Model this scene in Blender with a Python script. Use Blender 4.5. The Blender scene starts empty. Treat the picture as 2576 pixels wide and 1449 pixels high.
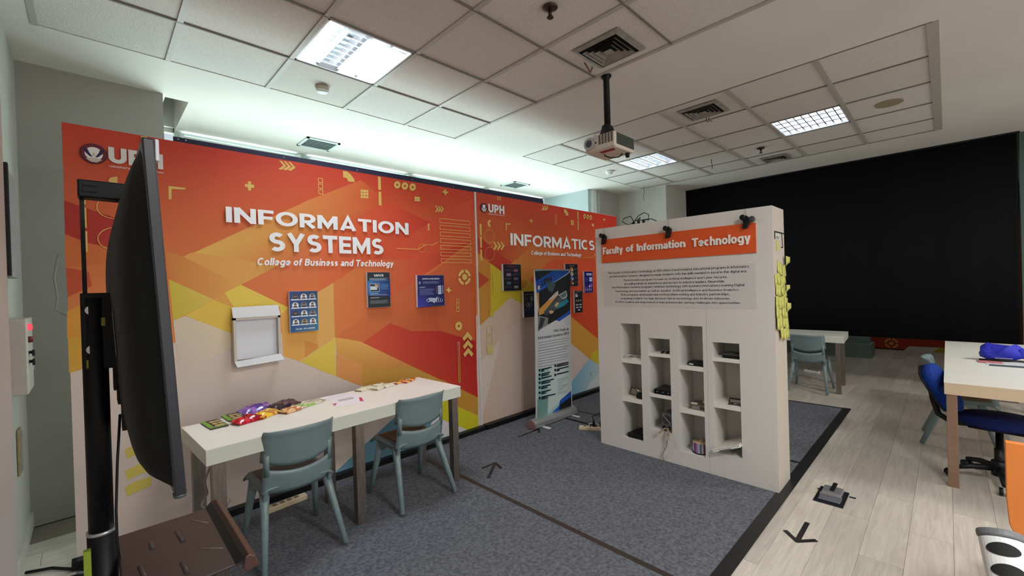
import bpy, bmesh, math, random
from mathutils import Vector, Matrix
random.seed(7)
PI = math.pi
C = bpy.context.scene.collection
SC = bpy.context.scene

# ------------------------------------------------------------------ camera, sky, lights, exposure
def srgb(c):
    if isinstance(c, int): c = ((c >> 16) & 255, (c >> 8) & 255, c & 255)
    o = []
    for v in c[:3]:
        v = v/255.0
        o.append(v/12.92 if v <= .04045 else ((v+.055)/1.055)**2.4)
    return (o[0], o[1], o[2], 1.0)

cam_data = bpy.data.cameras.new('camera')
cam = bpy.data.objects.new('camera', cam_data); C.objects.link(cam)
cam_data.sensor_width = 36.0; cam_data.lens = 1075.0/2576*36; cam_data.clip_start = .02
yaw, pitch, roll = map(math.radians, (44.456, -.335, -1.703))
fwd = Vector((math.sin(yaw)*math.cos(pitch), math.cos(yaw)*math.cos(pitch), math.sin(pitch)))
rt0 = Vector((math.cos(yaw), -math.sin(yaw), 0)); up0 = rt0.cross(fwd)
rt = rt0*math.cos(roll)+up0*math.sin(roll); up = -rt0*math.sin(roll)+up0*math.cos(roll)
M = Matrix((rt, up, -fwd)).transposed().to_4x4(); M.translation = (0, 0, 1.5)
cam.matrix_world = M
SC.camera = cam
SC.view_settings.view_transform = 'Standard'; SC.view_settings.look = 'None'
SC.view_settings.gamma = 1.0; SC.view_settings.use_curve_mapping = False
SC.view_settings.exposure = 0.42
SC.cycles.use_denoising = True
SC.cycles.max_bounces = 8; SC.cycles.diffuse_bounces = 5
SC.cycles.sample_clamp_indirect = 4.0

world = bpy.data.worlds.new('World'); SC.world = world; world.use_nodes = True
world.node_tree.nodes['Background'].inputs[0].default_value = (.72, .85, .9, 1)
world.node_tree.nodes['Background'].inputs[1].default_value = .6

def area(name, loc, rot, sx, sy, power, col):
    d = bpy.data.lights.new(name, 'AREA'); d.shape = 'RECTANGLE'; d.size = sx; d.size_y = sy
    d.energy = power; d.color = col
    o = bpy.data.objects.new(name, d); C.objects.link(o); o.location = loc; o.rotation_euler = rot
    return o
# daylight falling on the windows from outside
area('window_daylight', (3.3, 5.75, 2.0), (-PI/2, 0, 0), 5.6, 2.6, 95, (.90, 1.0, 1.0))
# daylight thrown back up by the ground outside, reaching the ceiling under the half-drawn blinds
area('ground_daylight', (3.3, 6.3, .1), (-PI*.78, 0, 0), 5.6, 1.6, 310, (.80, .98, 1.0))
# fluorescent fixtures of the same ceiling, behind and beside the camera
area('ceiling_lamp_rear', (1.3, -1.0, 3.05), (0, 0, 0), .6, .6, 58, (.97, .99, 1))
# large soft fill light added behind the camera for ceiling, display wall and desks
area('rear_fill', (3.6, -3.9, 1.5), (PI/2, 0, 0), 7.0, 2.6, 62, (.97, .99, 1))
area('ceiling_lamp_side', (5.2, -2.2, 3.05), (0, 0, 0), .6, .6, 52, (1, .97, .94))
area('ceiling_lamp_entry', (0.5, -3.0, 3.05), (0, 0, 0), .6, .6, 30, (1, .95, .92))
area('beyond_fill', (9.6, .2, 3.0), (0, 0, 0), .6, .6, 7, (.95, 1, .95))  # weak fill light added to brighten the floor beyond the curtain
LAMP_MAIN, LAMP_MID, LAMP_FAR = 125.0, 10.0, 9.0
H = 3.08

# ------------------------------------------------------------------ materials
MATS = {}
def mat(name, col, rough=.5, metal=0., noise=0., nscale=30., bump=0., bscale=80., spec=.5, emit=None, estr=0., trans=0., alpha=1., c2=None, stretch=None):
    if name in MATS: return MATS[name]
    m = bpy.data.materials.new(name); m.use_nodes = True; MATS[name] = m
    nt = m.node_tree; b = nt.nodes['Principled BSDF']
    c = srgb(col)
    b.inputs['Base Color'].default_value = c
    b.inputs['Roughness'].default_value = rough; b.inputs['Metallic'].default_value = metal
    b.inputs['Specular IOR Level'].default_value = spec
    if trans: b.inputs['Transmission Weight'].default_value = trans
    if alpha < 1: b.inputs['Alpha'].default_value = alpha
    if emit is not None:
        b.inputs['Emission Color'].default_value = srgb(emit); b.inputs['Emission Strength'].default_value = estr
    tc = mp = None
    if noise or bump:
        tc = nt.nodes.new('ShaderNodeTexCoord'); mp = nt.nodes.new('ShaderNodeMapping')
        nt.links.new(tc.outputs['Object'], mp.inputs['Vector'])
        if stretch: mp.inputs['Scale'].default_value = stretch
    if noise:
        n = nt.nodes.new('ShaderNodeTexNoise'); n.inputs['Scale'].default_value = nscale; n.inputs['Detail'].default_value = 6
        r = nt.nodes.new('ShaderNodeValToRGB'); r.color_ramp.elements[0].position = .3; r.color_ramp.elements[1].position = .7
        k = c2 and srgb(c2) or tuple(v*(1-noise) for v in c[:3])+(1,)
        r.color_ramp.elements[0].color = k
        r.color_ramp.elements[1].color = c if c2 else tuple(min(1, v*(1+noise*.6)) for v in c[:3])+(1,)
        nt.links.new(mp.outputs[0], n.inputs['Vector']); nt.links.new(n.outputs['Fac'], r.inputs['Fac']); nt.links.new(r.outputs['Color'], b.inputs['Base Color'])
    if bump:
        n = nt.nodes.new('ShaderNodeTexNoise'); n.inputs['Scale'].default_value = bscale; n.inputs['Detail'].default_value = 4
        bp = nt.nodes.new('ShaderNodeBump'); bp.inputs['Strength'].default_value = bump; bp.inputs['Distance'].default_value = .004
        nt.links.new(mp.outputs[0], n.inputs['Vector']); nt.links.new(n.outputs['Fac'], bp.inputs['Height']); nt.links.new(bp.outputs['Normal'], b.inputs['Normal'])
    return m

def plank_mat(name, base, dark):
    m = bpy.data.materials.new(name); m.use_nodes = True; nt = m.node_tree; b = nt.nodes['Principled BSDF']
    tc = nt.nodes.new('ShaderNodeTexCoord'); mp = nt.nodes.new('ShaderNodeMapping'); mp.inputs['Scale'].default_value = (1.2, 16, 1)
    oi = nt.nodes.new('ShaderNodeObjectInfo'); ad = nt.nodes.new('ShaderNodeVectorMath'); ad.operation = 'ADD'
    sc_ = nt.nodes.new('ShaderNodeVectorMath'); sc_.operation = 'SCALE'; sc_.inputs['Scale'].default_value = 37
    cx = nt.nodes.new('ShaderNodeCombineXYZ')
    nt.links.new(oi.outputs['Random'], cx.inputs[0]); nt.links.new(oi.outputs['Random'], cx.inputs[1])
    nt.links.new(cx.outputs[0], sc_.inputs[0]); nt.links.new(tc.outputs['Object'], ad.inputs[0]); nt.links.new(sc_.outputs[0], ad.inputs[1])
    nt.links.new(ad.outputs[0], mp.inputs['Vector'])
    n = nt.nodes.new('ShaderNodeTexNoise'); n.inputs['Scale'].default_value = 2.2; n.inputs['Detail'].default_value = 8; n.inputs['Distortion'].default_value = 1.2
    r = nt.nodes.new('ShaderNodeValToRGB'); r.color_ramp.elements[0].position = .32; r.color_ramp.elements[1].position = .66
    r.color_ramp.elements[0].color = srgb(dark); r.color_ramp.elements[1].color = srgb(base)
    hv = nt.nodes.new('ShaderNodeHueSaturation'); mr = nt.nodes.new('ShaderNodeMapRange')
    mr.inputs['To Min'].default_value = .86; mr.inputs['To Max'].default_value = 1.1
    nt.links.new(oi.outputs['Random'], mr.inputs[0]); nt.links.new(mr.outputs[0], hv.inputs['Value'])
    nt.links.new(mp.outputs[0], n.inputs['Vector']); nt.links.new(n.outputs['Fac'], r.inputs['Fac']); nt.links.new(r.outputs['Color'], hv.inputs['Color'])
    nt.links.new(hv.outputs[0], b.inputs['Base Color']); b.inputs['Roughness'].default_value = .42
    MATS[name] = m
    return m

def attr_mat(name, rough=.55, spec=.4, bump=0.):
    m = bpy.data.materials.new(name); m.use_nodes = True; nt = m.node_tree; b = nt.nodes['Principled BSDF']
    a = nt.nodes.new('ShaderNodeAttribute'); a.attribute_name = 'Col'
    nt.links.new(a.outputs['Color'], b.inputs['Base Color']); b.inputs['Roughness'].default_value = rough; b.inputs['Specular IOR Level'].default_value = spec
    if bump:
        tc = nt.nodes.new('ShaderNodeTexCoord'); n = nt.nodes.new('ShaderNodeTexNoise'); n.inputs['Scale'].default_value = 60
        bp = nt.nodes.new('ShaderNodeBump'); bp.inputs['Strength'].default_value = bump; bp.inputs['Distance'].default_value = .003
        nt.links.new(tc.outputs['Object'], n.inputs['Vector']); nt.links.new(n.outputs['Fac'], bp.inputs['Height']); nt.links.new(bp.outputs['Normal'], b.inputs['Normal'])
    MATS[name] = m
    return m

PRINT = attr_mat('printed_fabric', .6, .35)
PAPER = attr_mat('printed_paper', .5, .4)
FOIL = attr_mat('printed_foil', .22, .7)
WALL = mat('wall_paint', (182, 178, 170), .8, noise=.05, nscale=3, bump=.25, bscale=160)
WALLG = mat('wall_paint_grey', (152, 148, 141), .8, noise=.04, nscale=2.5, bump=.25, bscale=160)
CEIL = mat('ceiling_gypsum', (218, 212, 204), .85, noise=.05, nscale=1.5, bump=.15, bscale=200)
TILE = mat('mineral_tile', (212, 206, 199), .9, noise=.09, nscale=90, bump=.5, bscale=140)
TILE2 = mat('mineral_tile_rough', (208, 202, 194), .9, noise=.14, nscale=140, bump=.9, bscale=120)
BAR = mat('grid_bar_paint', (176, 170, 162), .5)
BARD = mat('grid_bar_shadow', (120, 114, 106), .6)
DARKV = mat('vent_dark', (22, 23, 22), .8)
VENT = mat('vent_paint', (142, 138, 130), .5, noise=.25, nscale=14)
CARPET = mat('carpet_felt', (120, 123, 129), .95, noise=.5, nscale=60, bump=.8, bscale=300, c2=(80, 83, 90), spec=.1)
PLANK = plank_mat('vinyl_plank', (206, 198, 186), (186, 178, 167))
SUBF = mat('floor_base', (120, 112, 102), .7)
TAPE = mat('black_tape', (26, 25, 27), .45, noise=.2, nscale=30)
TAPEB = mat('brown_tape', (52, 42, 38), .5)
WHITE = mat('white_laminate', (242, 241, 231), .35, noise=.02, nscale=3)
WEDGE = mat('white_edge', (204, 208, 194), .4)
STEEL = mat('brushed_steel', (138, 128, 120), .38, .85, noise=.25, nscale=10, stretch=(14, 14, 1))
TEAL = mat('teal_plastic', (114, 132, 134), .34, noise=.08, nscale=9)
TEALW = mat('teal_leg_plastic', (122, 140, 142), .35, noise=.16, nscale=14, stretch=(6, 6, 1))
BROWNS = mat('brown_reflection', (92, 66, 50), .4, noise=.12, nscale=8)  # warm reflection on the glossy teal seats, put into the colour
STAND = mat('white_board_paint', (212, 209, 203), .6, noise=.03, nscale=2)
BLACK = mat('black_metal', (10, 10, 12), .5, spec=.25)
BLACKP = mat('black_plastic', (16, 16, 18), .45, spec=.3)
TVB = mat('screen_back_plastic', (17, 18, 16), .65, spec=.2)
TVZ = mat('screen_bezel', (26, 27, 36), .3)
GLASSD = mat('screen_glass', (8, 8, 10), .08)
BROWNT = mat('brown_tray_metal', (50, 42, 42), .42, noise=.1, nscale=12)
BROWNL = mat('brown_lip', (74, 50, 42), .4)
YELL = mat('yellow_sticker', (150, 130, 40), .6)
SILV = mat('silver_washer', (170, 170, 172), .3, .6)
CURT = mat('black_curtain_cloth', (11, 12, 15), .85, spec=.15)
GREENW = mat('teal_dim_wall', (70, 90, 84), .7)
ORNG = mat('orange_board', (214, 84, 30), .5)
WLET = mat('white_letter', (235, 232, 226), .4)
ALU = mat('aluminium', (196, 198, 198), .3, .8)
CREAM = mat('cream_plastic', (214, 198, 164), .45)
BEIGEB = mat('beige_box_metal', (176, 168, 158), .5, noise=.05, nscale=20)
GREYC = mat('grey_cable', (128, 122, 112), .55)
BLUEF = mat('blue_fabric', (18, 50, 130), .9, noise=.25, nscale=60, spec=.2)
NAVY = mat('navy_fabric', (13, 24, 74), .9, noise=.25, nscale=60, spec=.2)
BLUEB = mat('blue_bag_cloth', (26, 36, 176), .6)
YNOTE = mat('yellow_note_paper', (190, 190, 96), .7, noise=.15, nscale=22)
WPLA = mat('white_plastic', (226, 228, 226), .35)
PROJ = mat('projector_shell', (206, 196, 184), .4)
PROJD = mat('projector_dark_side', (52, 56, 50), .5)
REDS = mat('red_sticker', (150, 30, 32), .5)
REFL = mat('lamp_reflector', (210, 214, 216), .15, .9)

def emis(name, col, s):
    m = bpy.data.materials.new(name); m.use_nodes = True; nt = m.node_tree; nt.nodes.clear()
    e = nt.nodes.new('ShaderNodeEmission'); o = nt.nodes.new('ShaderNodeOutputMaterial')
    e.inputs[0].default_value = srgb(col); e.inputs[1].default_value = s; nt.links.new(e.outputs[0], o.inputs[0]); return m

def blind_mat():
    m = bpy.data.materials.new('blind_fabric'); m.use_nodes = True; nt = m.node_tree; nt.nodes.clear()
    d = nt.nodes.new('ShaderNodeBsdfDiffuse'); t = nt.nodes.new('ShaderNodeBsdfTranslucent'); x = nt.nodes.new('ShaderNodeMixShader'); o = nt.nodes.new('ShaderNodeOutputMaterial')
    d.inputs[0].default_value = (.8, .84, .82, 1); t.inputs[0].default_value = (.8, .86, .84, 1); x.inputs[0].default_value = .55
    nt.links.new(d.outputs[0], x.inputs[1]); nt.links.new(t.outputs[0], x.inputs[2]); nt.links.new(x.outputs[0], o.inputs[0]); return m
def glass_mat():
    m = bpy.data.materials.new('window_glass'); m.use_nodes = True; nt = m.node_tree; nt.nodes.clear()
    d = nt.nodes.new('ShaderNodeBsdfTransparent'); t = nt.nodes.new('ShaderNodeBsdfGlossy'); x = nt.nodes.new('ShaderNodeMixShader'); o = nt.nodes.new('ShaderNodeOutputMaterial')
    d.inputs[0].default_value = (.95, .98, .975, 1); t.inputs['Roughness'].default_value = .03; x.inputs[0].default_value = .08
    nt.links.new(d.outputs[0], x.inputs[1]); nt.links.new(t.outputs[0], x.inputs[2]); nt.links.new(x.outputs[0], o.inputs[0]); return m
BLIND = blind_mat(); GLASS = glass_mat()

# ------------------------------------------------------------------ mesh helpers
class MB:
    def __init__(s): s.v = []; s.f = []; s.c = []; s.sm = []
    def add(s, vs, fs, col=None, smooth=False):
        o = len(s.v); s.v += [tuple(v) for v in vs]
        for f in fs: s.f.append([o+i for i in f]); s.c.append(col); s.sm.append(smooth)
        return s
    def box(s, x0, x1, y0, y1, z0, z1, col=None, m=None):
        vs = [Vector((x, y, z)) for z in (z0, z1) for y in (y0, y1) for x in (x0, x1)]
        if m is not None: vs = [m @ v for v in vs]
        return s.add(vs, [(0, 2, 3, 1), (4, 5, 7, 6), (0, 1, 5, 4), (2, 6, 7, 3), (0, 4, 6, 2), (1, 3, 7, 5)], col)
    def prism(s, pts, axis, a, b, col=None, m=None):
        # polygon pts in the two other axes, extruded along axis from a to b
        def mk(p, t):
            v = {0: (t, p[0], p[1]), 1: (p[0], t, p[1]), 2: (p[0], p[1], t)}[axis]
            return m @ Vector(v) if m is not None else v
        n = len(pts); vs = [mk(p, a) for p in pts]+[mk(p, b) for p in pts]
        return s.add(vs, [list(range(n))[::-1], list(range(n, 2*n))]+[(i, (i+1) % n, n+(i+1) % n, n+i) for i in range(n)], col)
    def tube(s, pts, r, n=8, col=None, cap=True, flat=1.0):
        pts = [Vector(p) for p in pts]; rs = r if isinstance(r, (list, tuple)) else [r]*len(pts)
        o = len(s.v); up_ = None
        for i, p in enumerate(pts):
            d = (pts[min(i+1, len(pts)-1)]-pts[max(i-1, 0)]).normalized()
            if up_ is None: up_ = Vector((0, 0, 1)) if abs(d.z) < .9 else Vector((0, 1, 0))
            a = d.cross(up_).normalized(); b = a.cross(d).normalized(); up_ = b
            for k in range(n):
                t = 2*PI*k/n; s.v.append(tuple(p+a*math.cos(t)*rs[i]+b*math.sin(t)*rs[i]*flat))
        for i in range(len(pts)-1):
            for k in range(n):
                k2 = (k+1) % n; s.f.append([o+i*n+k, o+i*n+k2, o+(i+1)*n+k2, o+(i+1)*n+k]); s.c.append(col); s.sm.append(True)
        if cap:
            s.f.append([o+k for k in range(n)][::-1]); s.c.append(col); s.sm.append(False)
            e = o+(len(pts)-1)*n; s.f.append([e+k for k in range(n)]); s.c.append(col); s.sm.append(False)
        return s
    def lathe(s, prof, c=(0, 0, 0), n=20, axis='z', col=None, m=None):
        o = len(s.v)
        for r, h in prof:
            for k in range(n):
                t = 2*PI*k/n; x, y = r*math.cos(t), r*math.sin(t)
                v = {'z': (x, y, h), 'x': (h, x, y), 'y': (x, h, y)}[axis]
                v = Vector(v)+Vector(c)
                if m is not None: v = m @ v
                s.v.append(tuple(v))
        for i in range(len(prof)-1):
            for k in range(n):
                k2 = (k+1) % n; s.f.append([o+i*n+k, o+i*n+k2, o+(i+1)*n+k2, o+(i+1)*n+k]); s.c.append(col); s.sm.append(True)
        s.f.append([o+k for k in range(n)][::-1]); s.c.append(col); s.sm.append(False)
        e = o+(len(prof)-1)*n; s.f.append([e+k for k in range(n)]); s.c.append(col); s.sm.append(False)
        return s
    def grid(s, fn, nu, nv, col=None, smooth=True):
        o = len(s.v)
        for j in range(nv+1):
            for i in range(nu+1): s.v.append(tuple(fn(i/nu, j/nv)))
        for j in range(nv):
            for i in range(nu):
                a = o+j*(nu+1)+i; s.f.append([a, a+1, a+nu+2, a+nu+1]); s.c.append(col(i/nu, j/nv) if callable(col) else col); s.sm.append(smooth)
        return s
    def mesh(s, name, m):
        me = bpy.data.meshes.new(name); me.from_pydata(s.v, [], s.f); me.polygons.foreach_set('use_smooth', s.sm)
        if any(c is not None for c in s.c):
            ca = me.color_attributes.new('Col', 'FLOAT_COLOR', 'CORNER'); dat = []
            for p, c in zip(me.polygons, s.c):
                if c is None: c = (200, 200, 200)
                if isinstance(c, list):
                    cs = [srgb(q) for q in c]
                    if len(cs) != p.loop_total: cs = [cs[i*len(cs)//p.loop_total] for i in range(p.loop_total)]
                    for q in cs: dat += q
                else:
                    q = srgb(c)
                    for _ in range(p.loop_total): dat += q
            ca.data.foreach_set('color', dat)
        if m: me.materials.append(m)
        me.update(); return me
    def build(s, name, m, parent=None, bevel=0., seg=2, solid=0., sub=0, autos=False):
        o = bpy.data.objects.new(name, s.mesh(name, m)); C.objects.link(o)
        if parent is not None: o.parent = parent
        if solid:
            md = o.modifiers.new('solid', 'SOLIDIFY'); md.thickness = solid; md.offset = 0
        if bevel:
            md = o.modifiers.new('bevel', 'BEVEL'); md.width = bevel; md.segments = seg; md.limit_method = 'ANGLE'; md.angle_limit = .6
        if sub:
            md = o.modifiers.new('sub', 'SUBSURF'); md.levels = sub; md.render_levels = sub
        return o

def thing(name, label, cat, loc=(0, 0, 0), rz=0., group=None):
    o = bpy.data.objects.new(name, None); C.objects.link(o); o.empty_display_size = .1
    o.location = loc; o.rotation_euler = (0, 0, rz); o['label'] = label; o['category'] = cat
    if group: o['group'] = group
    return o
def tag(o, label, cat, group=None, kind=None):
    o['label'] = label; o['category'] = cat
    if group: o['group'] = group
    if kind: o['kind'] = kind
    return o
def struct(o, label=None):
    o['kind'] = 'structure'
    if label: o['label'] = label
    return o
def _srt(name):
    o = bpy.data.objects.new(name, None); C.objects.link(o); o['kind'] = 'structure'; return o
def dup(root, loc, rz, label=None):
    r = root.copy(); C.objects.link(r); r.location = loc; r.rotation_euler = (0, 0, rz)
    if label: r['label'] = label
    for ch in [o for o in bpy.data.objects if o.parent == root]:
        c = ch.copy(); C.objects.link(c); c.parent = r
        for g in [o for o in bpy.data.objects if o.parent == ch]:
            d = g.copy(); C.objects.link(d); d.parent = c
    return r

# ------------------------------------------------------------------ flat print helpers
class Frame:
    def __init__(s, O, U, V, N): s.O, s.U, s.V, s.N = map(Vector, (O, U, V, N))
    def p(s, u, v, d=0.): return s.O+s.U*u+s.V*v+s.N*d
# stroke alphabet: every letter is a set of centre lines, thickened to bold bars
def _arc(cx, cy, rx, ry, a0, a1, n=14):
    return [(cx+rx*math.cos(math.radians(a0+(a1-a0)*i/n)), cy+ry*math.sin(math.radians(a0+(a1-a0)*i/n))) for i in range(n+1)]
def letter(c, T):
    b, t, X = T/2, 1-T/2, .72; x = X-T/2; l = T/2
    def R(w): return w-T/2
    A = _arc
    if c == ' ': return [], .34
    if c in '.': return [[(l, 0), (l, T*1.05)]], T
    if c == ',': return [[(l, -.14), (l+.04, T)]], T
    if c == '-': return [[(0, .36), (.34, .36)]], .34
    if c == '/': return [[(0, -.05), (.38, 1.05)]], .38
    if c == '!': return [[(l, 0), (l, T)], [(l, .3), (l, 1)]], T
    if c == '?': return [A(.27, .72, .27-l, .28-l, 160, -60)+[(.27, .36), (.27, .28)], [(.27, 0), (.27, T)]], .54
    w = {'A': .86, 'B': .68, 'C': .78, 'D': .78, 'E': .62, 'F': .60, 'G': .80, 'H': .76, 'I': T, 'J': .5, 'K': .72, 'L': .58, 'M': .94, 'N': .79, 'O': .90, 'P': .68, 'R': .70, 'S': .66, 'T': .70, 'U': .75, 'V': .82, 'W': 1.18, 'X': .78, 'Y': .80, 'Z': .66,
         'a': .58, 'b': .64, 'c': .58, 'd': .64, 'e': .62, 'f': .38, 'g': .64, 'h': .60, 'i': T, 'j': T+.06, 'k': .58, 'l': T, 'm': .94, 'n': .60, 'o': .64, 'p': .64, 'q': .64, 'r': .40, 's': .52, 't': .40, 'u': .60, 'v': .60, 'w': .88, 'x': .58, 'y': .60, 'z': .52}.get(c, .6)
    r = w-T/2; m = w/2; q = .26*T
    if c == 'A': return [[(l+q*.4, 0), (m, 1-T*.05), (r-q*.4, 0)], [(w*.2, .25), (w*.8, .25)]], w
    if c == 'B': return [[(l, 0), (l, 1)], [(l, t), (m, t)]+A(m, .76-b*.5, r-m-.03, t-(.76-b*.5), 90, -90)[1:]+[(l, .52)], [(l, .52), (m, .52)]+A(m, (.52+b)/2, r-m, (.52-b)/2, 90, -90)[1:]+[(l, b)]], w
    if c == 'C': return [A(w*.52, .5, w*.52-l, .5-b, 48, 312, 22)], w
    if c == 'D': return [[(l, 0), (l, 1)], [(l, t), (m*.9, t)]+A(m*.9, .5, r-m*.9, .5-b, 90, -90, 18)[1:]+[(l, b)]], w
    if c == 'E': return [[(l, 0), (l, 1)], [(0, t), (w, t)], [(0, .5), (w*.93, .5)], [(0, b), (w, b)]], w
    if c == 'F': return [[(l, 0), (l, 1)], [(0, t), (w, t)], [(0, .47), (w*.92, .47)]], w
    if c == 'G': return [A(w*.52, .5, w*.52-l, .5-b, 48, 318, 22)+[(r, .2), (r, .5)], [(w*.56, .46), (w, .46)]], w
    if c == 'H': return [[(l, 0), (l, 1)], [(r, 0), (r, 1)], [(l, .5), (r, .5)]], w
    if c == 'I': return [[(l, 0), (l, 1)]], w
    if c == 'J': return [[(r, 1), (r, .3)]+A(w*.45, .3, r-w*.45, .3-b, 0, -140)[1:]], w
    if c == 'K': return [[(l, 0), (l, 1)], [(w*.93, 1), (l, .32)], [(w*.3, .5), (w*.94, 0)]], w
    if c == 'L': return [[(l, 0), (l, 1)], [(0, b), (w, b)]], w
    if c == 'M': return [[(l, 0), (l, 1)], [(r, 0), (r, 1)], [(l*1.1, .97), (m, .22), (w-l*1.1, .97)]], w
    if c == 'N': return [[(l, 0), (l, 1)], [(r, 0), (r, 1)], [(l, .98), (r, .02)]], w
    if c == 'O': return [A(m, .5, m-l, .5-b, 0, 360, 30)], w
    if c == 'P': return [[(l, 0), (l, 1)], [(l, t), (m, t)]+A(m, .66, r-m, t-.66, 90, -90)[1:]+[(l, 1.32-t)]], w
    if c == 'R': return [[(l, 0), (l, 1)], [(l, t), (m, t)]+A(m, .66, r-m, t-.66, 90, -90)[1:]+[(l, 1.32-t)], [(w*.5, .34), (w*.88, 0)]], w
    if c == 'S': k = .505; return [A(m, (t+k)/2, m-l-.02, (t-k)/2, 35, 262, 14)+A(m, (k+b)/2, m-l, (k-b)/2, 82, -140, 14)], w
    if c == 'T': return [[(0, t), (w, t)], [(m, 0), (m, t)]], w
    if c == 'U': return [[(l, 1), (l, .38)]+A(m, .38, m-l, .38-b, 180, 360, 16)[1:]+[(r, 1)]], w
    if c == 'V': return [[(l+q*.4, 1), (m, T*.05), (r-q*.4, 1)]], w
    if c == 'W': return [[(l, 1), (w*.27, .06), (m, .94), (w*.73, .06), (r, 1)]], w
    if c == 'X': return [[(l, 1), (r, 0)], [(r, 1), (l, 0)]], w
    if c == 'Y': return [[(l, 1), (m, .42), (r, 1)], [(m, 0), (m, .46)]], w
    if c == 'Z': return [[(0, t), (r, t), (l, b), (w, b)]], w
    bowl = lambda cx=None: A(m, X/2, m-l, X/2-b, 0, 360, 22)
    if c == 'a': return [[(r, 0), (r, X*.58)]+A(m, X*.62, m-l, x-X*.62, 0, 155, 12)[1:], A(m-.01, X*.29, m-l-.01, X*.29-b+.01, 0, 360, 16)], w
    if c == 'b': return [[(l, 0), (l, 1.02)], bowl()], w
    if c == 'c': return [A(m+.02, X/2, m-l+.02, X/2-b, 50, 310, 18)], w
    if c == 'd': return [[(r, 0), (r, 1.02)], bowl()], w
    if c == 'e': return [[(l, X*.49), (r, X*.49)]+A(m, X/2, m-l, X/2-b, 0, 318, 20)], w
    if c == 'f': return [[(.15, 0), (.15, .8)]+A(.15+.2, .8, .2, t+.02-.8, 180, 85, 8)[1:], [(0, x), (.36, x)]], w
    if c == 'g': return [[(r, X), (r, -.02)]+A(m, -.02, m-l, .2-b*.5, 0, -145, 10)[1:], bowl()], w
    if c in 'hn': return [[(l, 0), (l, 1.02 if c == 'h' else X)], A(m, X*.55, m-l, x-X*.55, 165, 0, 12)+[(r, 0)]], w
    if c in 'ij': return [[(l, 0 if c == 'i' else -.2), (l, X)], [(l, .84), (l, .84+T)]], w
    if c == 'k': return [[(l, 0), (l, 1.02)], [(w*.93, X), (l, .24)], [(w*.36, .4), (w*.94, 0)]], w
    if c == 'l': return [[(l, 0), (l, 1.02)]], w
    if c == 'm': s = (w-T)/4; return [[(l, 0), (l, X)], A(l+s, X*.6, s, x-X*.6, 165, 0, 10)+[(l+2*s, 0)], A(l+3*s, X*.6, s, x-X*.6, 165, 0, 10)+[(r, 0)]], w
    if c == 'o': return [bowl()], w
    if c == 'p': return [[(l, -.22), (l, X)], bowl()], w
    if c == 'q': return [[(r, -.22), (r, X)], bowl()], w
    if c == 'r': return [[(l, 0), (l, X)], A(l+.27, X*.5, .27, x-X*.5, 165, 88, 8)], w
    if c == 's': k = X*.505; return [A(m, (x+k)/2, m-l-.02, (x-k)/2, 30, 262, 12)+A(m, (k+b)/2, m-l, (k-b)/2, 82, -145, 12)], w
    if c == 't': return [[(.15, .92), (.15, .22)]+A(.15+.16, .22, .16, .22-b, 180, 290, 8)[1:], [(0, x), (.37, x)]], w
    if c == 'u': return [[(l, X), (l, X*.4)]+A(m, X*.4, m-l, X*.4-b, 180, 345, 12)[1:], [(r, 0), (r, X)]], w
    if c == 'v': return [[(l, X), (m, T*.05), (r, X)]], w
    if c == 'w': return [[(l, X), (w*.28, .05), (m, X*.95), (w*.72, .05), (r, X)]], w
    if c == 'x': return [[(l, X), (r, 0)], [(r, X), (l, 0)]], w
    if c == 'y': return [[(l, X), (m, .04)], [(r, X), (m*.75, -.22)]], w
    if c == 'z': return [[(0, x), (r, x), (l, b), (w, b)]], w
    return [[(0, 0), (w, 0), (w, X), (0, X), (0, 0)]], w
def thick(pl, T):
    # mitred bar along a centre line -> left and right rails
    L, Rr = [], []; n = len(pl); closed = n > 3 and abs(pl[0][0]-pl[-1][0])+abs(pl[0][1]-pl[-1][1]) < 1e-6
    for i in range(n):
        p = Vector(pl[i])
        a = Vector(pl[i-1]) if i > 0 else (Vector(pl[-2]) if closed else None); c = Vector(pl[i+1]) if i < n-1 else (Vector(pl[1]) if closed else None)
        d1 = (p-a).normalized() if a is not None else None; d2 = (c-p).normalized() if c is not None else None
        if d1 is None: d1 = d2
        if d2 is None: d2 = d1
        n1 = Vector((-d1.y, d1.x)); n2 = Vector((-d2.y, d2.x)); mm = n1+n2
        if mm.length < .3: mm = n1
        mm.normalize(); k = T/2/max(.42, mm.dot(n1)); L.append(p+mm*k); Rr.append(p-mm*k)
    return L, Rr
_tc = {}
def glyphs(body, T=.17, shear=0., gap=.075):
    key = (body, T, shear, gap)
    if key in _tc: return _tc[key]
    x = 0.; out = []                       # list of letters, each a list of (left, right) rails
    for c in body:
        st, w = letter(c, T); g = []
        for pl in st:
            L, Rr = thick(pl, T); g.append(([(p.x+x+p.y*shear, p.y) for p in L], [(p.x+x+p.y*shear, p.y) for p in Rr]))
        if g: out.append(g)
        x += w+(gap if c != ' ' else 0)
    _tc[key] = out; return out
def fit(body, u0, u1, v0, v1, T=.17, shear=0., slope=0.):
    gl = glyphs(body, T, shear); P = [p for g in gl for st in g for rail in st for p in rail]
    if not P: return []
    x0, x1 = min(p[0] for p in P), max(p[0] for p in P); y0, y1 = min(p[1] for p in P), max(p[1] for p in P)
    def mp(p): a = (p[0]-x0)/(x1-x0); return (u0+(u1-u0)*a, v0+(v1-v0)*(p[1]-y0)/(y1-y0)+slope*a)
    return [[([mp(p) for p in L], [mp(p) for p in R_]) for L, R_ in g] for g in gl]
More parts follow.
